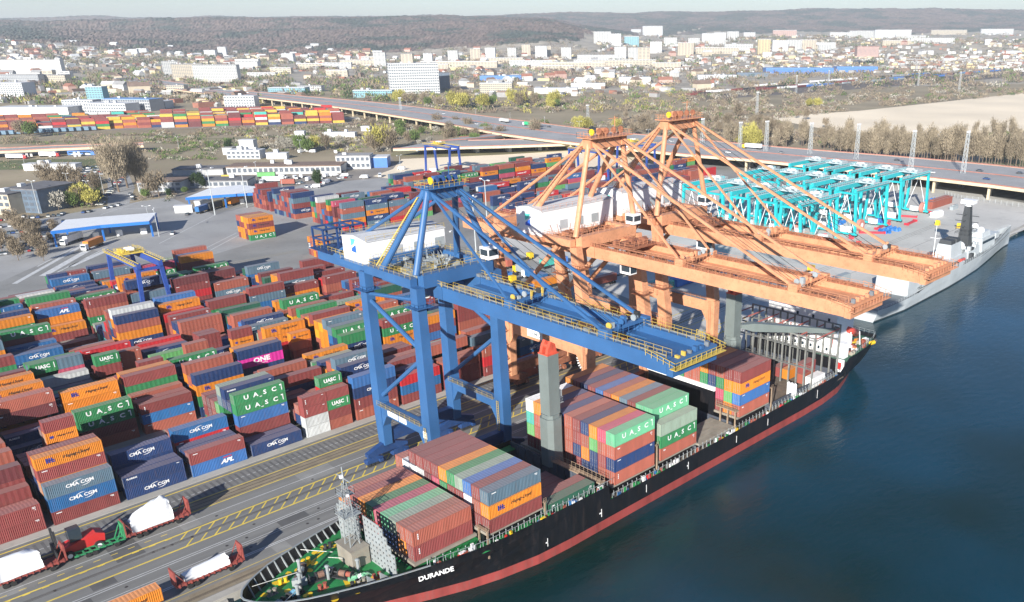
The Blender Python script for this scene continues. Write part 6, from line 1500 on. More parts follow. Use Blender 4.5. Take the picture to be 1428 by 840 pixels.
# ------------------------------------------------------------------ loads and vehicles on the quay
flat_red = mat('flat_rack_red', (.26, .055, .045), .7, var=.2, scale=1, dirt=.4)
tarp = mat('white_wrap', (.80, .82, .84), .45, var=.05, scale=1, bump=.25, bscale=.8)
def flat_rack(x, y, L=12.2, label='', load=None):
    t = thing('flat_rack', label, 'flat rack', (x, y, 0), 'flat racks on trailers on the quay')
    b = MB(); b.box(x-L/2, x+L/2, y-1.2, y+1.2, 1.2, 1.65)
    for k in range(12): b.box(x-L/2+.5+k, x-L/2+.75+k, y-1.3, y+1.3, 1.05, 1.75)
    b.build('platform', flat_red, t)
    for s in (-1, 1):
        b = MB(); xx = x+s*(L/2-.12); b.box(xx-.12, xx+.12, y-1.2, y+1.2, 1.66, 4.5); b.beam((xx-s*.1, y-1.1, 4.2), (xx-s*1.4, y-1.1, 1.8), .12); b.beam((xx-s*.1, y+1.1, 4.2), (xx-s*1.4, y+1.1, 1.8), .12); b.build('end_wall', flat_red, t)
    for s in (-3.8, -2.6, 3.6):
        for d in (-.95, .95): b = MB(); b.tube((x+s, y+d-.2, .52), (x+s, y+d+.2, .52), .5, n=10); b.build('wheel', rubber, t)
    b = MB(); b.box(x-L/2+.5, x+L/2-.5, y-.35, y+.35, .7, 1.04); b.build('chassis', dark, t)
    return t
def lumpy(name, prof, x, y, w, m, label, cat='wrapped cargo'):
    """wrapped load: closed body from a list of (dx, half width, height) sections with folds"""
    b = MB(); vs = []; n = 12; rr = random.Random(int(x*10))
    for dx, hw, h in prof:
        for i in range(n+1):
            a = math.pi*i/n; k = 1+rr.uniform(-.09, .09)
            vs.append((x+dx+rr.uniform(-.12, .12), y-hw*math.copysign(abs(math.cos(a))**.55, math.cos(a))*k, 1.66+h*(math.sin(a)**.55)*k if 0 < i < n else 1.66))
    b.v = vs; q = n+1
    for j in range(len(prof)-1):
        for i in range(n): b.f.append((j*q+i, (j+1)*q+i, (j+1)*q+i+1, j*q+i+1)); b.m.append(0)
    b.f.append(tuple(range(q-1, -1, -1))); b.m.append(0); b.f.append(tuple(range((len(prof)-1)*q, len(prof)*q))); b.m.append(0)
    o = b.build(name, m, smooth=True); return tag(o, label, cat, 'white wrapped loads on flat racks')
flat_rack(42.8, 169.7, label='red flat rack carrying the tall white wrapped load, nearest the containers')
lumpy('wrapped_load', [(-4.4, 1.2, 2.0), (-3.2, 1.35, 3.0), (-1.5, 1.4, 3.7), (.3, 1.45, 4.4), (1.8, 1.45, 4.9), (2.8, 1.35, 4.6), (3.2, 1.2, 3.9)], 42.4, 169.7, 1, tarp, 'tall white wrapped load rising to one end on the middle flat rack')
flat_rack(20.5, 169.6, label='red flat rack at the left edge of the quay')
lumpy('wrapped_load', [(-4.5, 1.2, 3.0), (-2.5, 1.4, 3.5), (0, 1.4, 3.7), (2.2, 1.4, 3.6), (3.3, 1.3, 2.9)], 19.5, 169.6, 1, tarp, 'white wrapped load on the flat rack at the left edge')
flat_rack(43.0, 145.4, label='red flat rack nearest the water beside the bow')
lumpy('wrapped_load', [(-4.2, 1.1, .9), (-2.2, 1.2, 1.3), (.5, 1.2, 1.5), (2.6, 1.2, 1.7), (3.6, 1.1, 1.6)], 42.8, 145.4, 1, tarp, 'low white tarpaulin load on the flat rack nearest the water')
make_container('o', 12.19, 2.6, 28.0, 143.6, 1.3, 'orange container on a trailer at the bottom edge of the quay', 'containers on the quay', True, 'hl', rngC).name = 'trailer_container'
for n_, (x, y, ch, lab) in enumerate([(69.5, 140.4, 'm', 'maroon container standing on the quay beside the breakwater'), ]):
    make_container(ch, 6.06, 2.6, x, y, .1, lab, 'containers on the quay', True, None, rngC)
make_container('l', 12.19, 2.9, 144.0, 178.2, 2.6, 'mid blue container hanging below the portal of the nearer orange crane', 'containers on the quay', True, 'cma', rngC)
make_container('s', 12.19, 2.6, 144.0, 178.2, .05, 'rust red container under the mid blue one at the nearer orange crane', 'containers on the quay', True, 'marks', rngC)
# forklift
FKS = 1.35
fl = thing('forklift', 'red heavy forklift facing left between the white wrapped loads', 'forklift', (29.5, 171.2, 0))
b = MB(); b.ext([(27.4, .7), (32.2, .7), (32.4, 2.0), (31.4, 2.5), (29.2, 2.1), (27.4, 1.7)], 'y', 170.2, 172.2); b.build('body', red_paint, fl)
b = MB(); b.box(28.3, 29.8, 170.5, 171.9, 2.15, 3.9); b.build('cab', glass, fl)
b = MB(); b.box(26.6, 26.9, 170.4, 170.7, .3, 4.6); b.box(26.6, 26.9, 171.7, 172, .3, 4.6); b.box(26.3, 26.6, 170.2, 172.2, 1.0, 2.4); b.box(24.8, 26.4, 170.6, 170.9, .6, .75); b.box(24.8, 26.4, 171.5, 171.8, .6, .75); b.build('mast', dark, fl)
for x in (27.8, 31.4):
    for y in (170.1, 172.3):
        b = MB(); b.tube((x, y-.25, .62), (x, y+.25, .62), .62, n=12); w = b.build('wheel', rubber, fl); b = MB(); b.tube((x, y-.28, .62), (x, y-.24, .62), .32, n=10); b.build('rim', white, w)
fl.scale = (1.4, 1.4, 1.4); fl.location = (29.8, 172.0, 0)
for c in fl.children: c.location = (-29.5, -171.2, 0)
gf = thing('green_trailer', 'green empty trailer frame beside the red forklift', 'trailer', (33.5, 169.6, 0))
ZG = 0
green_m = mat('trailer_green', (.03, .24, .10), .55, var=.15, dirt=.35)
b = MB(); b.box(27.8, 36.8, 168.7, 168.9, .9, 1.2); b.box(27.8, 36.8, 170.3, 170.5, .9, 1.2)
for k in range(8): b.box(28.2+k*1.15, 28.5+k*1.15, 168.5, 170.7, .95, 1.15)
b.build('frame', green_m, gf); b = MB(); b.box(36.4, 36.8, 168.6, 170.6, 1.2, 4.3); b.beam((36.3, 168.8, 3.6), (35.2, 168.8, 1.2), .15); b.beam((36.3, 170.4, 3.6), (35.2, 170.4, 1.2), .15); b.build('end_frame', green_m, gf)
b = MB(); b.box(25.2, 25.4, 168.6, 170.6, .9, 3.2); b.build('tail_frame', dark, gf)
for x in (30, 31.2, 35): 
    for y in (168.8, 170.4): b = MB(); b.tube((x, y-.2, .5), (x, y+.2, .5), .48, n=8); b.build('wheel', rubber, gf)
# orange machine under the blue crane
om = thing('cargo_machine', 'orange yellow machine on a low trailer under the blue crane', 'machine', (103.5, 149, 0))
b = MB(); b.box(98.5, 109, 147.9, 150.3, .9, 1.4); b.build('platform', MATS['crane_orange'], om)
b = MB(); b.dome((103.5, 149, 1.4), 2.6, 1.3, 2.9, n=12, m=5); b.box(100, 102.5, 148.2, 149.8, 1.4, 2.6); b.box(105.5, 108, 148.2, 149.8, 1.4, 3.0)
for i in range(12): b.cbox((103.5+rg.uniform(-2.4, 2.4), 149+rg.uniform(-1.2, 1), 2+rg.uniform(0, 1.8)), .6, .5, .7)
b.build('body', mat('machine_orange', (.72, .22, .02), .5, var=.2), om)
# vehicles
CARP = [(.10, .10, .11), (.55, .56, .57), (.75, .76, .77), (.35, .03, .03), (.04, .08, .22), (.25, .26, .27), (.12, .16, .2), (.5, .5, .46)]
carm = [mat(f'car_paint_{w}', c, .3, var=.03) for w, c in zip(['black', 'silver', 'white', 'red', 'blue', 'grey', 'slate', 'sand'], CARP)]
carw = ['black', 'silver', 'white', 'red', 'blue', 'grey', 'slate', 'sand']
ct = thing('parked_car', 'car', 'car', (0, 0, 0), 'parked cars')
m = MB(); m.ext([(-2.1, .3), (2.1, .3), (2.15, .75), (1.2, .9), (-1.9, .95), (-2.15, .8)], 'y', -.85, .85); m.build('body', carm[0], ct, local=True)
m = MB(); m.add([(-1.7, -.78, .93), (1.1, -.78, .9), (1.1, .78, .9), (-1.7, .78, .93), (-1.1, -.62, 1.42), (.35, -.62, 1.42), (.35, .62, 1.42), (-1.1, .62, 1.42)], [(4, 5, 6, 7), (0, 1, 5, 4), (1, 2, 6, 5), (2, 3, 7, 6), (3, 0, 4, 7)]); m.build('cabin', glass, ct, local=True)
for x in (-1.35, 1.35):
    for y in (-.85, .85): m = MB(); m.tube((x, y-.1, .32), (x, y+.1, .32), .32, n=8); m.build('wheel', rubber, ct, local=True)
cfirst = [True]
def car(p, rz, lab, grp, ci=None, name=None):
    ci = rg.choice([0, 0, 1, 1, 2, 2, 3, 4, 5, 5, 6, 7]) if ci is None else ci
    o = ct if cfirst[0] else copy_tree(ct); cfirst[0] = False
    o.location = p; o.rotation_euler = (0, 0, rz); o['label'] = lab.replace('*', carw[ci]); o['group'] = grp
    for c in o.children:
        if c.name.startswith('body'): c.material_slots[0].link = 'OBJECT'; c.material_slots[0].material = carm[ci]
    return o
def car_row(p0, p1, n, rz, lab, grp, skip=.12, z=0.03):
    a, c = G(*p0, z), G(*p1, z); d = (c-a); ang = math.atan2(d.y, d.x)
    for i in range(n):
        if rg.random() < skip: continue
        p = a.lerp(c, (i+.5)/n); car((p.x, p.y, z), ang+rz+rg.uniform(-.05, .05), lab, grp)
car_row((138, 288), (172, 246), 17, 1.2, '* car parked in the row along the left side of the side road', 'cars parked along the side road')
for k, (a, c, n) in enumerate((((118, 236), (160, 230), 14), ((108, 240), (165, 234), 18), ((92, 244), (168, 238), 22), ((88, 249), (150, 243), 18), ((96, 255), (140, 249), 12))):
    car_row(a, c, n, 1.57, '* car in the '+ORD[k]+' row of the car park behind the office block', 'cars in the car park behind the office block', .2)
for px, py, ci in ((35, 303, 2), (88, 299, 1), (118, 297, 4), (125, 296, 5), (148, 291, 2), (157, 289, 1), (166, 287, 2), (186, 275, 2), (187, 279, 0), (182, 272, 1), (242, 327, 1), (262, 300, 0)):
    p = G(px, py, .04); car(tuple(p), .9, '* car standing on the gate road', 'cars on the gate road', ci)
for k in range(6):
    ya = 309+k*9.6; car_row((-10, ya), (100-k*8, ya-9), 15, 1.57, '* car in the crowded lot left of the gate canopy', 'cars in the lot beside the gate canopy', .25)
for px, py, n in ((425, 262, 5), (440, 256, 6), (470, 250, 5), (330, 258, 5), (300, 252, 6), (460, 243, 5), (405, 258, 5)):
    car_row((px, py), (px+22, py-3), n, 1.3, '* car among the vans beside the long warehouse', 'cars beside the long warehouse', .2)
def on_deck(i, u, t): a, c = A[i].lerp(A[i+1], t), B[i].lerp(B[i+1], t); return a.lerp(c, u), math.atan2((A[i+1]-A[i]).y, (A[i+1]-A[i]).x)
for i, u, t, ci in ((3, .7, .4, 2), (4, .3, .2, 2), (5, .8, .5, 0), (8, .7, .3, 1), (9, .3, .6, 2), (11, .25, .4, 2), (12, .75, .2, 0), (12, .25, .9, 2), (13, .6, .7, 0), (13, .22, .9, 4), (14, .7, .5, 0), (10, .6, .4, 5), (6, .4, .6, 1)):
    p, a = on_deck(i, u, t); car((p.x, p.y, 9.03), a, '* car driving on the motorway viaduct', 'cars driving on the motorway', ci)
def truck(p, rz, cabm, boxm, lab, grp, L=13.5, flat=False, z=0.03):
    t = thing('lorry', lab, 'lorry', (p[0], p[1], z), grp, rz)
    m = MB(); m.box(L/2-.1+.2, L/2+2.3, -1.2, 1.2, .5, 3.0); cb = m.build('cab', cabm, t, local=True)
    m = MB(); m.box(L/2+2.3, L/2+2.35, -1.05, 1.05, 1.7, 2.7); m.build('windscreen', glass, cb)
    if not flat: m = MB(); m.box(-L/2, L/2, -1.25, 1.25, 1.25, 4.0); m.build('trailer_box', boxm, t, local=True)
    m = MB(); m.box(-L/2, L/2+1, -.5, .5, .8, 1.2); m.build('chassis', dark, t, local=True)
    for x in (-L/2+1, -L/2+2.3, -L/2+3.6, L/2-.6, L/2+1.6):
        for y in (-1.05, 1.05): m = MB(); m.tube((x, y-.2, .5), (x, y+.2, .5), .5, n=8); m.build('wheel', rubber, t, local=True)
    return t
for i, u, t_, cabm, boxm, lab in ((4, .72, .55, white, MATS['wall_pale'], 'lorry with pale grey trailer on the motorway ahead of the green one'), (5, .7, .1, white, mat('truck_green', (.03, .42, .18), .5), 'lorry with bright green trailer on the motorway'), (9, .72, .9, yellow, white, 'white box lorry with a yellow cab on the motorway'), (6, .75, .6, dark, dark, 'dark low lorry on the motorway')):
    p, a = on_deck(i, u, t_); truck(p, a+math.pi, cabm, boxm, lab, 'lorries on the motorway', z=9.03)
for px, py, rz, cabm, boxm, lab in ((132, 345, .75+math.pi, white, CM['o'], 'white lorry with an orange container leaving the left gate canopy'), (103, 338, .75+math.pi, white, white, 'white cab unit under the left gate canopy'), (300, 292, .6, yellow, dark, 'yellow cabbed lorry with an empty trailer below the right gate canopy'), (285, 296, .6, white, CM['l'], 'blue container lorry under the right gate canopy'), (330, 285, .6, white, CM['o'], 'orange container lorry under the right gate canopy')):
    p = G(px, py); truck(p, rz, cabm, boxm, lab, 'lorries at the gate', L=12)
for px, py, cm, lab in ((22, 222, white, 'white trailer lorry left of the road bridge pillars'), (68, 219, white, 'white trailer lorry with a red cab below the road bridge')):
    p = G(px, py); truck(p, math.atan2(RH.y, RH.x), red_paint, cm, lab, 'lorries below the road bridge')
p = G(115, 217); tr = thing('coach', 'blue and white patterned coach below the road bridge', 'coach', tuple(p), None, math.atan2(RH.y, RH.x))
m = MB(); m.box(-11, 9, -1.3, 1.3, .5, 3.8); m.add([(9, -1.3, .5), (11.5, -1.1, .5), (11.5, 1.1, .5), (9, 1.3, .5), (9, -1.3, 3.8), (10.6, -1.1, 2.6), (10.6, 1.1, 2.6), (9, 1.3, 3.8)], [(4, 5, 6, 7), (0, 1, 5, 4), (1, 2, 6, 5), (2, 3, 7, 6)]); m.build('body', cols_b['blue'], tr, local=True)
m = MB(); m.box(-10, 8, -1.36, -1.31, 2.2, 3.1); m.build('window', glass, tr, local=True); m = MB(); m.ext([(-9, .9), (-4, 2.1), (0, 1.2), (5, 2.1), (8, 1.0), (3, .7), (-2, .6)], 'y', -1.37, -1.31); m.build('stripe', white, tr, local=True)
for px, py, cm, L, lab in ((382, 254, 'w', 14, 'cream trailer box parked below the long warehouse'), (372, 248, 'G', 12, 'light green trailer box beside the cream one'), (402, 258, 's', 9, 'brown red trailer box beside the cream one'), (316, 252, 'Y', 5, 'yellow skip below the long warehouse')):
    p = G(px, py); t = thing('trailer_box', lab, 'trailer', tuple(p), 'trailer boxes beside the warehouse', math.atan2(RH.y, RH.x)+.1)
    m = MB(); m.box(-L/2, L/2, -1.3, 1.3, .9, 3.8); m.build('box', CM[cm], t, local=True)
    for x in (-L/2+1, L/2-1): m = MB(); m.tube((x, -1.1, .5), (x, 1.1, .5), .48, n=8); m.build('wheel', rubber, t, local=True)
# white vans and caravans by the warehouse
vt = thing('van', 'van', 'van', (0, 0, 0), 'white vans beside the warehouse')
m = MB(); m.ext([(-2.8, .4), (2.8, .4), (2.9, 1.2), (2.1, 1.5), (1.6, 2.4), (-2.8, 2.5)], 'y', -1, 1); m.build('body', white, vt, local=True)
m = MB(); m.add([(2.13, -.9, 1.5), (2.13, .9, 1.5), (1.66, .9, 2.35), (1.66, -.9, 2.35)], [(0, 1, 2, 3)]); m.build('windscreen', glass, vt, local=True)
for x in (-1.8, 1.8):
    for y in (-.95, .95): m = MB(); m.tube((x, y-.12, .4), (x, y+.12, .4), .4, n=8); m.build('wheel', rubber, vt, local=True)
vf = True
for px, py in ((412, 250), (420, 248), (430, 252), (445, 250), (455, 247), (466, 246), (480, 247), (395, 249), (440, 262), (455, 256), (365, 256), (508, 249), (530, 247), (300, 256), (285, 238), (262, 240), (420, 213), (428, 212), (436, 213), (468, 214), (560, 237)):
    o = vt if vf else copy_tree(vt); vf = False; p = G(px, py, .03); o.location = p; o.rotation_euler = (0, 0, rg.uniform(0, 6)); o['label'] = 'white van parked among the sheds beside the long warehouse'
# ------------------------------------------------------------------ gate canopies
canopy_blue = mat('canopy_blue', (.02, .16, .52), .45, var=.05)
def canopy(front, back, h, lab):
    F = [G(x, y, h) for x, y in front]; K = [G(x, y, h) for x, y in back]
    t = thing('gate_canopy', lab, 'canopy', tuple((F[0]+K[-1])/2*Vector((1, 1, 0)) if False else Vector(((F[0].x+K[-1].x)/2, (F[0].y+K[-1].y)/2, 0))), 'canopies over the gate lanes')
    b = MB(); n = len(F)
    for i in range(n-1):
        q = [F[i], F[i+1], K[i+1], K[i]]; b.add([v+Vector((0, 0, .5)) for v in q]+[v for v in q], [(0, 1, 2, 3), (7, 6, 5, 4)])
    b.build('roof_panel', white, t)
    b = MB()
    for P in (F, K):
        for i in range(n-1): b.beam(P[i]+Vector((0, 0, -.25)), P[i+1]+Vector((0, 0, -.25)), .25, 1.45)
    for i in (0, n-1): b.beam(F[i]+Vector((0, 0, -.25)), K[i]+Vector((0, 0, -.25)), .25, 1.45)
    b.build('fascia', canopy_blue, t)
    for P in (F, K):
        for i in range(n):
            p = P[i].lerp((F[i]+K[i])/2, .2); b = MB(); b.box(p.x-.35, p.x+.35, p.y-.35, p.y+.35, 0, h-1); b.build('post', canopy_blue, t)
    b = MB()
    for i in range(n-1):
        for u in (.25, .75):
            p = F[i].lerp(F[i+1], u).lerp(K[i].lerp(K[i+1], u), .5); b.box(p.x-1.2, p.x+1.2, p.y-1, p.y+1, 0, 2.8)
    b.build('booth', white, t)
    return t
canopy([(71, 324), (140, 315.5), (208, 310)], [(92, 308), (150, 303), (218, 298)], 7.5, 'left white gate canopy with a blue fascia over the road lanes')
canopy([(259, 277), (310, 273), (358, 270)], [(292, 264), (335, 259), (379, 264)], 7.5, 'right white gate canopy with a blue fascia over the road lanes')
for px, py, lab in ((255, 297, 'white cabin left of the right gate canopy'), (283, 290, 'white cabin under the right gate canopy')):
    building(px, py, 9, 4, 3.2, 'white', 'white', label=lab, wins=False, name='cabin', cat='cabin', rot=.3)
# ------------------------------------------------------------------ masts and lamp posts
lm = mat('galvanised', (.42, .45, .46), .5, var=.08)
def lattice(p, h, lab, grp):
    t = thing('lattice_mast', lab, 'mast', tuple(p), grp); x, y = p[0], p[1]; b = MB(); z0 = p[2] if len(p) > 2 else 0
    for sx, sy in ((-1, -1), (1, -1), (1, 1), (-1, 1)): b.beam((x+sx*1.3, y+sy*1.3, z0), (x+sx*.7, y+sy*.7, z0+h), .22)
    n = int(h/3)
    for k in range(n):
        s0, s1 = 1.3-.6*k/n, 1.3-.6*(k+1)/n
        for (ax, ay), (bx, by) in (((-1, -1), (1, -1)), ((1, -1), (1, 1)), ((1, 1), (-1, 1)), ((-1, 1), (-1, -1))): b.beam((x+ax*s0, y+ay*s0, z0+h*k/n), (x+bx*s1, y+by*s1, z0+h*(k+1)/n), .12)
    b.build('frame', lm, t); b = MB(); b.box(x-2, x+2, y-.4, y+.4, z0+h, z0+h+1); b.build('floodlight', white, t)
for i, (px, py, h) in enumerate([(979, 215, 27), (1031, 222, 27), (1067, 228, 30), (1128, 232, 30), (1192, 240, 32), (1266, 268, 36), (1340, 262, 34), (1055, 165, 28), (1110, 130, 26), (1155, 120, 26), (1280, 120, 26), (1337, 128, 30), (560, 165, 22), (820, 175, 20)]):
    lattice(tuple(G(px, py)), h, f'grey lattice floodlight mast, {ORD[i]} of those along the motorway', 'lattice masts along the motorway')
lp = thing('lamp_post', 'lamp post', 'lamp post', (0, 0, 0), 'street lamps')
m = MB(); m.tube((0, 0, 0), (0, 0, 11), .14, .09, n=6); m.beam((0, 0, 11), (1.6, 0, 11.3), .1); m.beam((0, 0, 11), (-1.6, 0, 11.3), .1); m.build('pole', lm, lp, local=True)
m = MB(); m.box(1.3, 2.1, -.15, .15, 11.2, 11.4); m.box(-2.1, -1.3, -.15, .15, 11.2, 11.4); m.build('lamp_head', white, lp, local=True)
lf = True
for px, py, s in [(55, 298, 1.6), (68, 291, 1.1), (127, 285, 1.2), (145, 270, 1.1), (160, 255, 1.0), (222, 330, 1.2), (210, 318, 1), (120, 260, 1), (98, 270, 1.1), (640, 395, 1.9), (664, 352, 2.2), (37, 240, 1), (100, 250, .9), (250, 210, 1), (420, 215, 1), (300, 300, 2.2), (345, 290, 2.0), (560, 250, 1.4), (1200, 285, 1.1), (1050, 330, 1.6), (395, 270, 1.2), (360, 255, 1.2), (680, 320, 2.2)]+[(520+i*48, 150+i*6.6, 1.2) for i in range(10)]:
    o = lp if lf else copy_tree(lp); lf = False; o.location = G(px, py); o.scale = (s, s, s); o.rotation_euler = (0, 0, rg.uniform(0, 3)); o['label'] = 'tall grey street lamp with two arms beside the roads'
# ------------------------------------------------------------------ clutter on the terminal ground
blue_b = mat('bundle_blue', (.02, .14, .42), .6, var=.2); red_b = mat('spreader_red', (.55, .02, .04), .5, var=.1); pink_b = mat('reel_salmon', (.48, .20, .16), .7, var=.1)
for i, (px, py) in enumerate([(1185, 330), (1150, 333), (1216, 326), (1240, 311), (1262, 303), (1290, 296), (1130, 336), (1108, 338), (1080, 340), (1200, 344), (1228, 318), (1270, 312)]):
    p = G(px, py); t = thing('spreader', 'red lifting spreader lying on the ground beside the teal gantries', 'spreader', tuple(p), 'red spreaders beside the teal gantries', rg.uniform(0, 3))
    m = MB(); m.box(-6, 6, -.6, .6, .2, 1); m.build('beam', red_b, t, local=True)
    for s in (-1, 1): m = MB(); m.box(s*6-.3, s*6+.3, -1.2, 1.2, .2, 1.2); m.build('end_beam', red_b, t, local=True)
for i, (px, py) in enumerate([(1225, 310), (1236, 305), (1218, 300), (1190, 308), (1172, 312), (1246, 321), (1234, 324), (1158, 318), (1296, 284), (1305, 280)]):
    p = G(px, py); t = thing('cable_bundle', 'stack of blue wrapped crates under the teal gantries', 'crates', tuple(p), 'blue crates under the teal gantries', rg.uniform(0, 3))
    for k in range(6): m = MB(); m.dome(((k % 3)*2.6-2.6, (k//3)*2.2-1, 0), 1.4, 1.1, 1.7, n=7, m=3, jit=.15); m.build('crate', blue_b, t, local=True)
for px, py in ((1199, 322), (1286, 297), (1113, 326)):
    p = G(px, py); t = thing('cable_reel_drum', 'salmon pink cable drum standing beside a teal gantry leg', 'drum', tuple(p), 'pink cable drums beside the teal gantries')
    m = MB(); m.tube((0, -.9, 2.9), (0, .9, 2.9), 2.9, n=20); m.build('flange', pink_b, t, local=True); m = MB(); m.tube((0, -1.0, 2.9), (0, 1.0, 2.9), 1.2, n=14); m.build('core', white, t, local=True)
for px, py, w, d, h, m_, lab in ((1308, 287, 26, 5, 4, MATS['container_rust_red'], 'long rust red steel section lying right of the teal gantries'), (1306, 302, 8, 4, 2.6, white, 'white crates on the concrete right of the teal gantries'), (1330, 292, 7, 2, 2, steel_grey, 'grey pallet stack near the wire fence')):
    p = G(px, py); b = MB(); b.rbox(tuple(p), w, d, h, .0); b.rbox((p.x+1, p.y, p.z+h), w*.8, d*.5, .5, 0); tag(b.build('steel_section', m_), lab, 'cargo')
for px, py, lab in ((1307, 314, 'yellow end stop of the far quay rail'), (1337, 318, 'yellow end stop of the near quay rail')):
    p = G(px, py); b = MB(); b.ext([(p.x-1, 0), (p.x+1.6, 0), (p.x+.6, 2.4), (p.x-.2, 2.4)], 'y', p.y-1, p.y+1); tag(b.build('rail_end_stop', yellow), lab, 'buffer')
# loose things between the cranes: tractors, boxes, generators
for i, (px, py) in enumerate([(700, 372), (722, 366), (735, 385), (748, 392), (712, 392), (730, 400), (690, 395), (760, 402), (842, 398), (860, 388), (925, 380), (1020, 395), (1045, 388), (1130, 395), (1150, 402), (1118, 385), (1170, 398), (700, 352), (770, 372)]):
    p = G(px, py); truck(p, rg.choice([.02, 3.1, 1.5]), rg.choice([white, yellow, red_paint, cols_b['blue']]), rg.choice([CM['t'], CM['s'], CM['l'], white, CM['o'], steel_grey]), f'terminal tractor {["with a", "pulling a"][i % 2]} trailer on the concrete behind the orange cranes', 'terminal tractors behind the cranes', L=12, flat=rg.random() < .4)
tl = thing('trailer_rack', 'turquoise container lying low behind the far orange crane', 'container', tuple(G(925, 405)))
b = MB(); p = G(925, 405); b.box(p.x-9, p.x+3, p.y-3, p.y+3, .3, 4.0); b.build('box', CM['t'], tl)
b = MB(); b.box(p.x+6, p.x+16, p.y-2, p.y+2, .3, 3.2); b.build('box', cols_b['blue'], tl)
# wire fence by the pale quay, right
fe = thing('wire_fence', 'low grey blue mesh fence along the edge of the pale concrete', 'fence', tuple(G(1370, 285)))
pts = [G(*q) for q in ((1318, 272), (1340, 278), (1380, 283), (1428, 290), (1480, 297))]
for a_, c_ in zip(pts[:-1], pts[1:]):
    n = int((c_-a_).length/3)
    for k in range(n): p = a_.lerp(c_, k/n); b = MB(); b.beam(p, p+Vector((0, 0, 2.4)), .14); b.build('fence_post', lm, fe)
    b = MB()
    for z in (.3, .8, 1.3, 1.8, 2.3): b.beam(a_+Vector((0, 0, z)), c_+Vector((0, 0, z)), .06)
    b.build('fence_wire', lm, fe)
# goods wagons on the far sidings
wag = [cols_b['blue'], cols_b['blue'], dark, CM['l'], CM['d'], steel_grey]
for r_, (a_, c_, n) in enumerate((((975, 131), (1428, 97), 40), ((1060, 121), (1428, 94), 34), ((965, 134), (1330, 106), 30))):
    P0, P1 = G(*a_), G(*c_); d = P1-P0; an = math.atan2(d.y, d.x)
    for k in range(n):
        if rg.random() < .08: continue
        p = P0.lerp(P1, k/n); L = d.length/n*.9
        m = MB(); m.rbox((p.x, p.y, .9), L, 3, 3.2, an); wm_ = rg.choice(wag) if k > n*.35 else rg.choice([CM['d'], steel_grey, dark, CM['m'], white]); ww = wm_.name.replace('container_', '').replace('wall_', '').replace('_', ' ').split('.')[0]; tag(m.build('goods_wagon', wm_), f'{ww} coloured goods wagon on the {ORD[r_]} siding beyond the bushes', 'wagon', 'goods wagons on the sidings')
for k in range(15):
    p = G(-20+k*10.5, 190-k*.55); m = MB(); m.rbox((p.x, p.y, .9), 13, 3, 3.4, math.atan2(RH.y, RH.x)); tag(m.build('goods_wagon', mat('wagon_slate', (.12, .20, .28), .6, var=.2)), 'slate blue wagon standing in front of the container strip', 'wagon', 'wagons before the container strip')
# ------------------------------------------------------------------ trees and scrub
bark = mat('bark', (.16, .12, .09), .95, var=.2)
twig_cols = {'bare': (.215, .175, .125), 'tan': (.275, .23, .165), 'willow': (.36, .33, .09), 'green': (.11, .16, .05), 'dark': (.035, .06, .025), 'blossom': (.36, .34, .29), 'purple': (.155, .12, .10)}
TWM = {k: mat('twigs_'+k, c, .95, var=.35, scale=.25, rnd=.2, spec=.1) for k, c in twig_cols.items()}
def tree_proto(h, rw, n, kind, seed, columnar=False, twig=.16, tl=1.3):
    r = random.Random(seed); t = thing('tree', 'tree', 'tree', (0, 0, 0), 'trees')
    b = MB(); b.tube((0, 0, 0), (r.uniform(-.3, .3), r.uniform(-.3, .3), h*.45), h*.018, h*.011, n=6); b.tube((0, 0, h*.44), (r.uniform(-.5, .5), 0, h*.85), h*.011, h*.004, n=5)
    limbs = []
    for i in range(11):
        a = r.uniform(0, 6.28); z0 = h*r.uniform(.16, .6); ln = rw*r.uniform(.55, .95); up = h*r.uniform(.16, .34)*(1.5 if columnar else 1)
        q = Vector((math.cos(a)*ln, math.sin(a)*ln, min(h*.94, z0+up))); b.tube((0, 0, z0), q, h*.008, h*.002, n=4); limbs.append((Vector((0, 0, z0)), q))
    b.build('trunk', bark, t, local=True)
    c = MB()
    for i in range(n):
        if r.random() < .6:
            a_, q = r.choice(limbs); p = a_.lerp(q, r.uniform(.3, 1.1))+Vector((r.gauss(0, rw*.2), r.gauss(0, rw*.2), r.gauss(0, h*.06)))
        else:
            a = r.uniform(0, 6.28); u = r.random()**.45; zz = r.uniform(-1, 1); k = math.sqrt(max(0, 1-zz*zz))
            p = Vector((math.cos(a)*rw*u*k, math.sin(a)*rw*u*k, h*.60+h*.38*zz*u))
        if p.z < h*.14: continue
        d = Vector((p.x*.5+r.gauss(0, rw*.3), p.y*.5+r.gauss(0, rw*.3), rw*(1.1 if kind != 'dark' else .3)+r.random()*rw)).normalized()*tl*r.uniform(.5, 1.5)
        s = d.cross(Vector((r.gauss(0, 1), r.gauss(0, 1), r.gauss(0, 1)))).normalized()*twig*r.uniform(.6, 1.6)
        c.add([p-s, p+s, p+d], [(0, 1, 2)])
    c.build('crown', TWM[kind], t, local=True); return t
PROT = {
 'poplar': [tree_proto(22, 4.2, 1500, 'tan', s, True) for s in (1, 2, 3)],
 'bare': [tree_proto(13, 4.8, 1100, 'bare', s) for s in (4, 5, 6)],
 'willow': [tree_proto(13, 6.0, 1600, 'willow', s, twig=.22) for s in (7, 8)],
 'green': [tree_proto(9, 4.2, 1500, 'green', s, twig=.26, tl=.8) for s in (9, 10)],
 'dark': [tree_proto(9, 2.4, 1500, 'dark', s, twig=.24, tl=.7) for s in (11,)],
 'blossom': [tree_proto(8, 4.0, 1000, 'blossom', s, twig=.2, tl=.7) for s in (12, 13)],
}
BIG = [tree_proto(31, 8.5, 5200, 'tan', 31, twig=.13, tl=1.9), tree_proto(27, 7.0, 4200, 'tan', 32, twig=.13, tl=1.8)]
usedp = set()
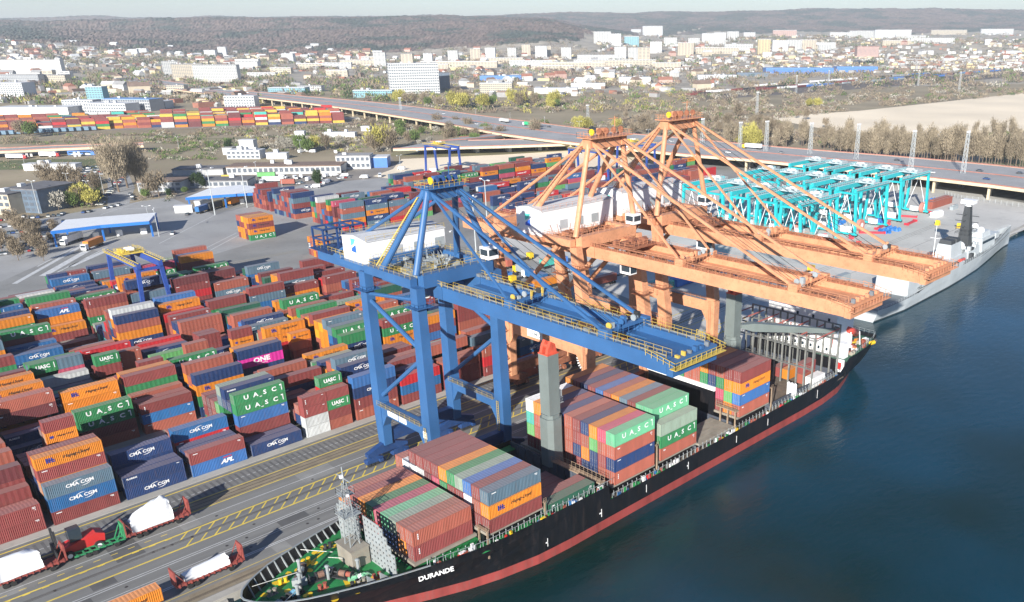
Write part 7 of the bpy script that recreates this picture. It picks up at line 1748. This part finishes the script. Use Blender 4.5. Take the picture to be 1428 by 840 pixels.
def plant(kind, px, py, s, lab, grp, P=None):
    pr = (P or rg.choice(PROT[kind])); o = pr if pr.name not in usedp else copy_tree(pr); usedp.add(pr.name)
    o.location = G(px, py, .0) if py > 97 else ground_at(px, py); o.scale = (s, s, s*rg.uniform(.9, 1.15)); o.rotation_euler = (0, 0, rg.uniform(0, 6.28))
    o['label'] = lab; o['group'] = grp; return o
for i, (px, py, s, P) in enumerate(((166, 268, 1.0, 0), (178, 262, 1.1, 0), (190, 255, 1.05, 1), (158, 262, .95, 1), (200, 262, .75, 1))):
    plant('x', px, py, s, ['tallest of', 'foremost of', 'right one of', 'left one of', 'smallest of'][i]+' the clump of huge leafless trees by the side road', 'clump of huge leafless trees', BIG[P])
# row of tall bare trees behind the motorway
x = 1168
while x < 1432 and True:
    plant('poplar', x, 217+(x-1168)*.055+rg.uniform(-2, 3), rg.uniform(.65, 1.1), 'tall leafless tan tree in the row behind the motorway', 'row of leafless trees behind the motorway'); x += rg.uniform(3.0, 5.5)
for i in range(46): plant('poplar', rg.uniform(1010, 1430), rg.uniform(196, 213)+max(0, 0), rg.uniform(.6, 1.0), 'leafless tan tree in the belt behind the motorway', 'belt of leafless trees')
for i in range(40): plant('bare', rg.uniform(860, 1180), rg.uniform(165, 200), rg.uniform(.7, 1.3), 'bare brown tree in the scrub right of the crane tops', 'bare trees in the scrub right of the cranes')
for px, py, s in ((1043, 205, 1.5), (1051, 207, 1.2), (1035, 206, 1.0), (808, 183, 1.2), (818, 182, 1.1), (860, 180, .9), (1140, 150, 1.0), (1128, 150, .8)): plant('willow', px, py, s, 'yellow green willow among bare trees behind the orange cranes', 'yellow green willows')
for i in range(34):
    plant(rg.choice(['willow', 'bare', 'green', 'bare']), rg.uniform(555, 790), rg.uniform(140, 153)+(0), rg.uniform(.9, 1.6), 'olive bushy tree in the belt above the motorway', 'trees above the motorway')
for i in range(42): plant(rg.choice(['bare', 'bare', 'blossom', 'green']), rg.uniform(510, 760), rg.uniform(178, 204), rg.uniform(.6, 1.25), 'bare grey tree below the motorway viaduct', 'trees below the motorway viaduct')
for px, py, k, s in ((44, 192, 'green', 1.6), (30, 191, 'bare', 1.3), (420, 212, 'green', 1.4), (440, 210, 'willow', .9), (430, 213, 'green', 1.3), (115, 287, 'willow', 1.0), (128, 288, 'willow', .8), (104, 290, 'green', .9), (135, 283, 'green', .9), (82, 293, 'blossom', 1.3), (96, 282, 'green', .7), (110, 262, 'bare', 1.0), (85, 262, 'bare', 1.0), (72, 262, 'purple', 1), (272, 262, 'dark', 1.0), (280, 262, 'dark', 1.15), (284, 263, 'dark', .8), (212, 276, 'bare', 1.1), (222, 275, 'bare', 1.2), (204, 277, 'green', .6), (237, 276, 'dark', .6), (444, 262, 'dark', 1.1), (258, 270, 'green', .5), (320, 214, 'dark', 1.2), (530, 212, 'willow', 1.9), (545, 213, 'bare', 1.5), (522, 214, 'bare', 1.3), (395, 208, 'blossom', 1.2), (405, 210, 'blossom', 1.4), (66, 258, 'bare', 1.1), (95, 262, 'bare', 1.1), (455, 210, 'bare', 1), (475, 203, 'blossom', 1)):
    kk = k if k in PROT else 'bare'
    plant(kk, px, py, s, {'green': 'round green bush tree left of the blue crane', 'willow': 'yellow green tree left of the blue crane', 'bare': 'bare brown tree left of the blue crane', 'dark': 'small dark conifer near the gate', 'blossom': 'pale blossoming bush tree left of the blue crane'}[kk], 'single trees on the left side')
for i in range(22): plant('bare', rg.uniform(0, 78), rg.uniform(318, 372), rg.uniform(.4, .75), 'low bare tree among the cars left of the gate canopy', 'low bare trees in the car lot')
for i in range(16): plant(rg.choice(['bare', 'green', 'bare']), rg.uniform(70, 138), rg.uniform(258, 290), rg.uniform(.5, .9), 'bushy tree between the office block and the side road', 'trees between the office and the side road')
for k, lst in list(PROT.items())+[('big', BIG)]:
    for t in lst:
        if t.name not in usedp:
            for c in list(t.children): bpy.data.objects.remove(c)
            bpy.data.objects.remove(t)
# scrub: uncountable, joined
keys_s = ['bare', 'tan', 'green', 'blossom', 'purple', 'dark', 'willow']
sb = MB(); rs = random.Random(77)
def tuft(p, rad, hh, n, mi):
    sb.mi = mi
    for i in range(n*2):
        a = rs.uniform(0, 6.28); u = rs.random()**.5; q = Vector((p.x+math.cos(a)*rad*u, p.y+math.sin(a)*rad*u, p.z+hh*rs.uniform(.05, .75)*(1-u*u*.6)))
        d = Vector((rs.gauss(0, .35), rs.gauss(0, .35), 1)).normalized()*hh*rs.uniform(.18, .42)
        s = Vector((rs.gauss(0, 1), rs.gauss(0, 1), rs.gauss(0, .3))).normalized()*rad*rs.uniform(.08, .19)
        sb.add([q-s, q+s, q+d], [(0, 1, 2)])
Z_ = [  # px range, py range, count, tris, radius, height, weights
 ((200, 560), (167, 190), 1300, 12, 3.2, 3.4, (6, 2, 2, 2, 3, 1, 0)), ((200, 330), (190, 224), 420, 12, 2.8, 3.0, (3, 1, 5, 1, 1, 3, 0)), ((330, 560), (190, 212), 420, 12, 2.8, 3.2, (4, 1, 3, 4, 1, 1, 1)),
 ((0, 200), (188, 203), 260, 12, 2.6, 2.6, (6, 2, 2, 0, 2, 1, 0)), ((0, 160), (222, 236), 90, 10, 2.2, 1.6, (4, 2, 2, 0, 1, 0, 0)), ((66, 140), (255, 290), 150, 12, 2.0, 2.6, (4, 1, 3, 1, 2, 2, 0)), ((195, 245), (262, 282), 70, 12, 1.8, 2.2, (5, 1, 2, 1, 1, 1, 0)),
 ((510, 900), (172, 204), 800, 12, 3.0, 3.4, (6, 2, 3, 2, 2, 1, 0)), ((560, 960), (118, 158), 1500, 10, 5, 6, (6, 2, 3, 1, 3, 1, 2)), ((860, 1180), (150, 206), 1500, 12, 3.6, 4.4, (8, 3, 1, 1, 3, 0, 0)),
 ((940, 1428), (122, 168), 3200, 10, 4.5, 5, (8, 2, 1, 2, 4, 1, 0)), ((1160, 1428), (186, 222), 900, 12, 3.4, 4.2, (6, 4, 1, 0, 2, 0, 0)), ((0, 560), (84, 146), 4200, 9, 8, 10, (7, 1, 4, 0, 4, 3, 1)), ((560, 1428), (64, 122), 4200, 9, 9, 10, (7, 2, 2, 1, 4, 2, 0)), ((-30, 520), (62, 90), 2000, 9, 10, 11, (6, 1, 2, 0, 4, 3, 0)), ((830, 1428), (50, 66), 1500, 9, 12, 12, (6, 1, 2, 0, 4, 2, 0)),
]
A_t = [(p.x, p.y) for p in A]
def blocked(px, py):
    mn = lerp_tab(NEAR_E, px); mf = lerp_tab(FAR_E, px)
    if mf-1 < py < mn+2: return True
    if 540 < px < 1000 and 189 < py < 214 and py > 186: return px > 548 and py > 190
    if px > 1000 and py > mf and py < mn+14: return True
    if px > 1085 and 130+(1428-px)*.105 < py < 183 and py > 163-(px-1085)*.09: return True      # pale sand
    if px > 1340 and 205 < py < 232: return True
    if 300 < px < 520 and py > 205 and py > 212: return True
    if py > 160 and px < 495 and 160 < py < 189-px*.035+2: return True
    return False
for (x0, x1), (y0, y1), n, nt_, rad, hh, w in Z_:
    for i in range(n):
        px, py = rs.uniform(x0, x1), rs.uniform(y0, y1)
        if blocked(px, py): continue
        if noise.noise(Vector((px*.03, py*.09, 4))) < -.18: continue
        p = G(px, py) if py > 97 else ground_at(px, py); k = rs.uniform(.6, 1.35)
        tuft(p, rad*k, hh*k, nt_, rs.choices(range(7), w)[0])
tag(sb.build('scrub', [TWM[k] for k in keys_s]), 'brown grey scrub and bare bushes covering the waste ground and gaps in the town', 'scrub', kind='stuff')
# ------------------------------------------------------------------ haze
hz_ = bpy.data.materials.new('haze_air'); hz_.use_nodes = True; N = hz_.node_tree.nodes
for n_ in list(N):
    if n_.type == 'BSDF_PRINCIPLED': N.remove(n_)
pv = N.new('ShaderNodeVolumePrincipled'); pv.inputs['Color'].default_value = (.88, .95, 1, 1); pv.inputs['Density'].default_value = 9.5e-5; pv.inputs['Anisotropy'].default_value = .1
hz_.node_tree.links.new(pv.outputs[0], N['Material Output'].inputs['Volume'])
b = MB(); b.box(-9000, 16000, -4000, 17000, -12, 345); tag(b.build('haze', hz_), 'thin pale haze over the harbour and the town', 'haze', kind='stuff')
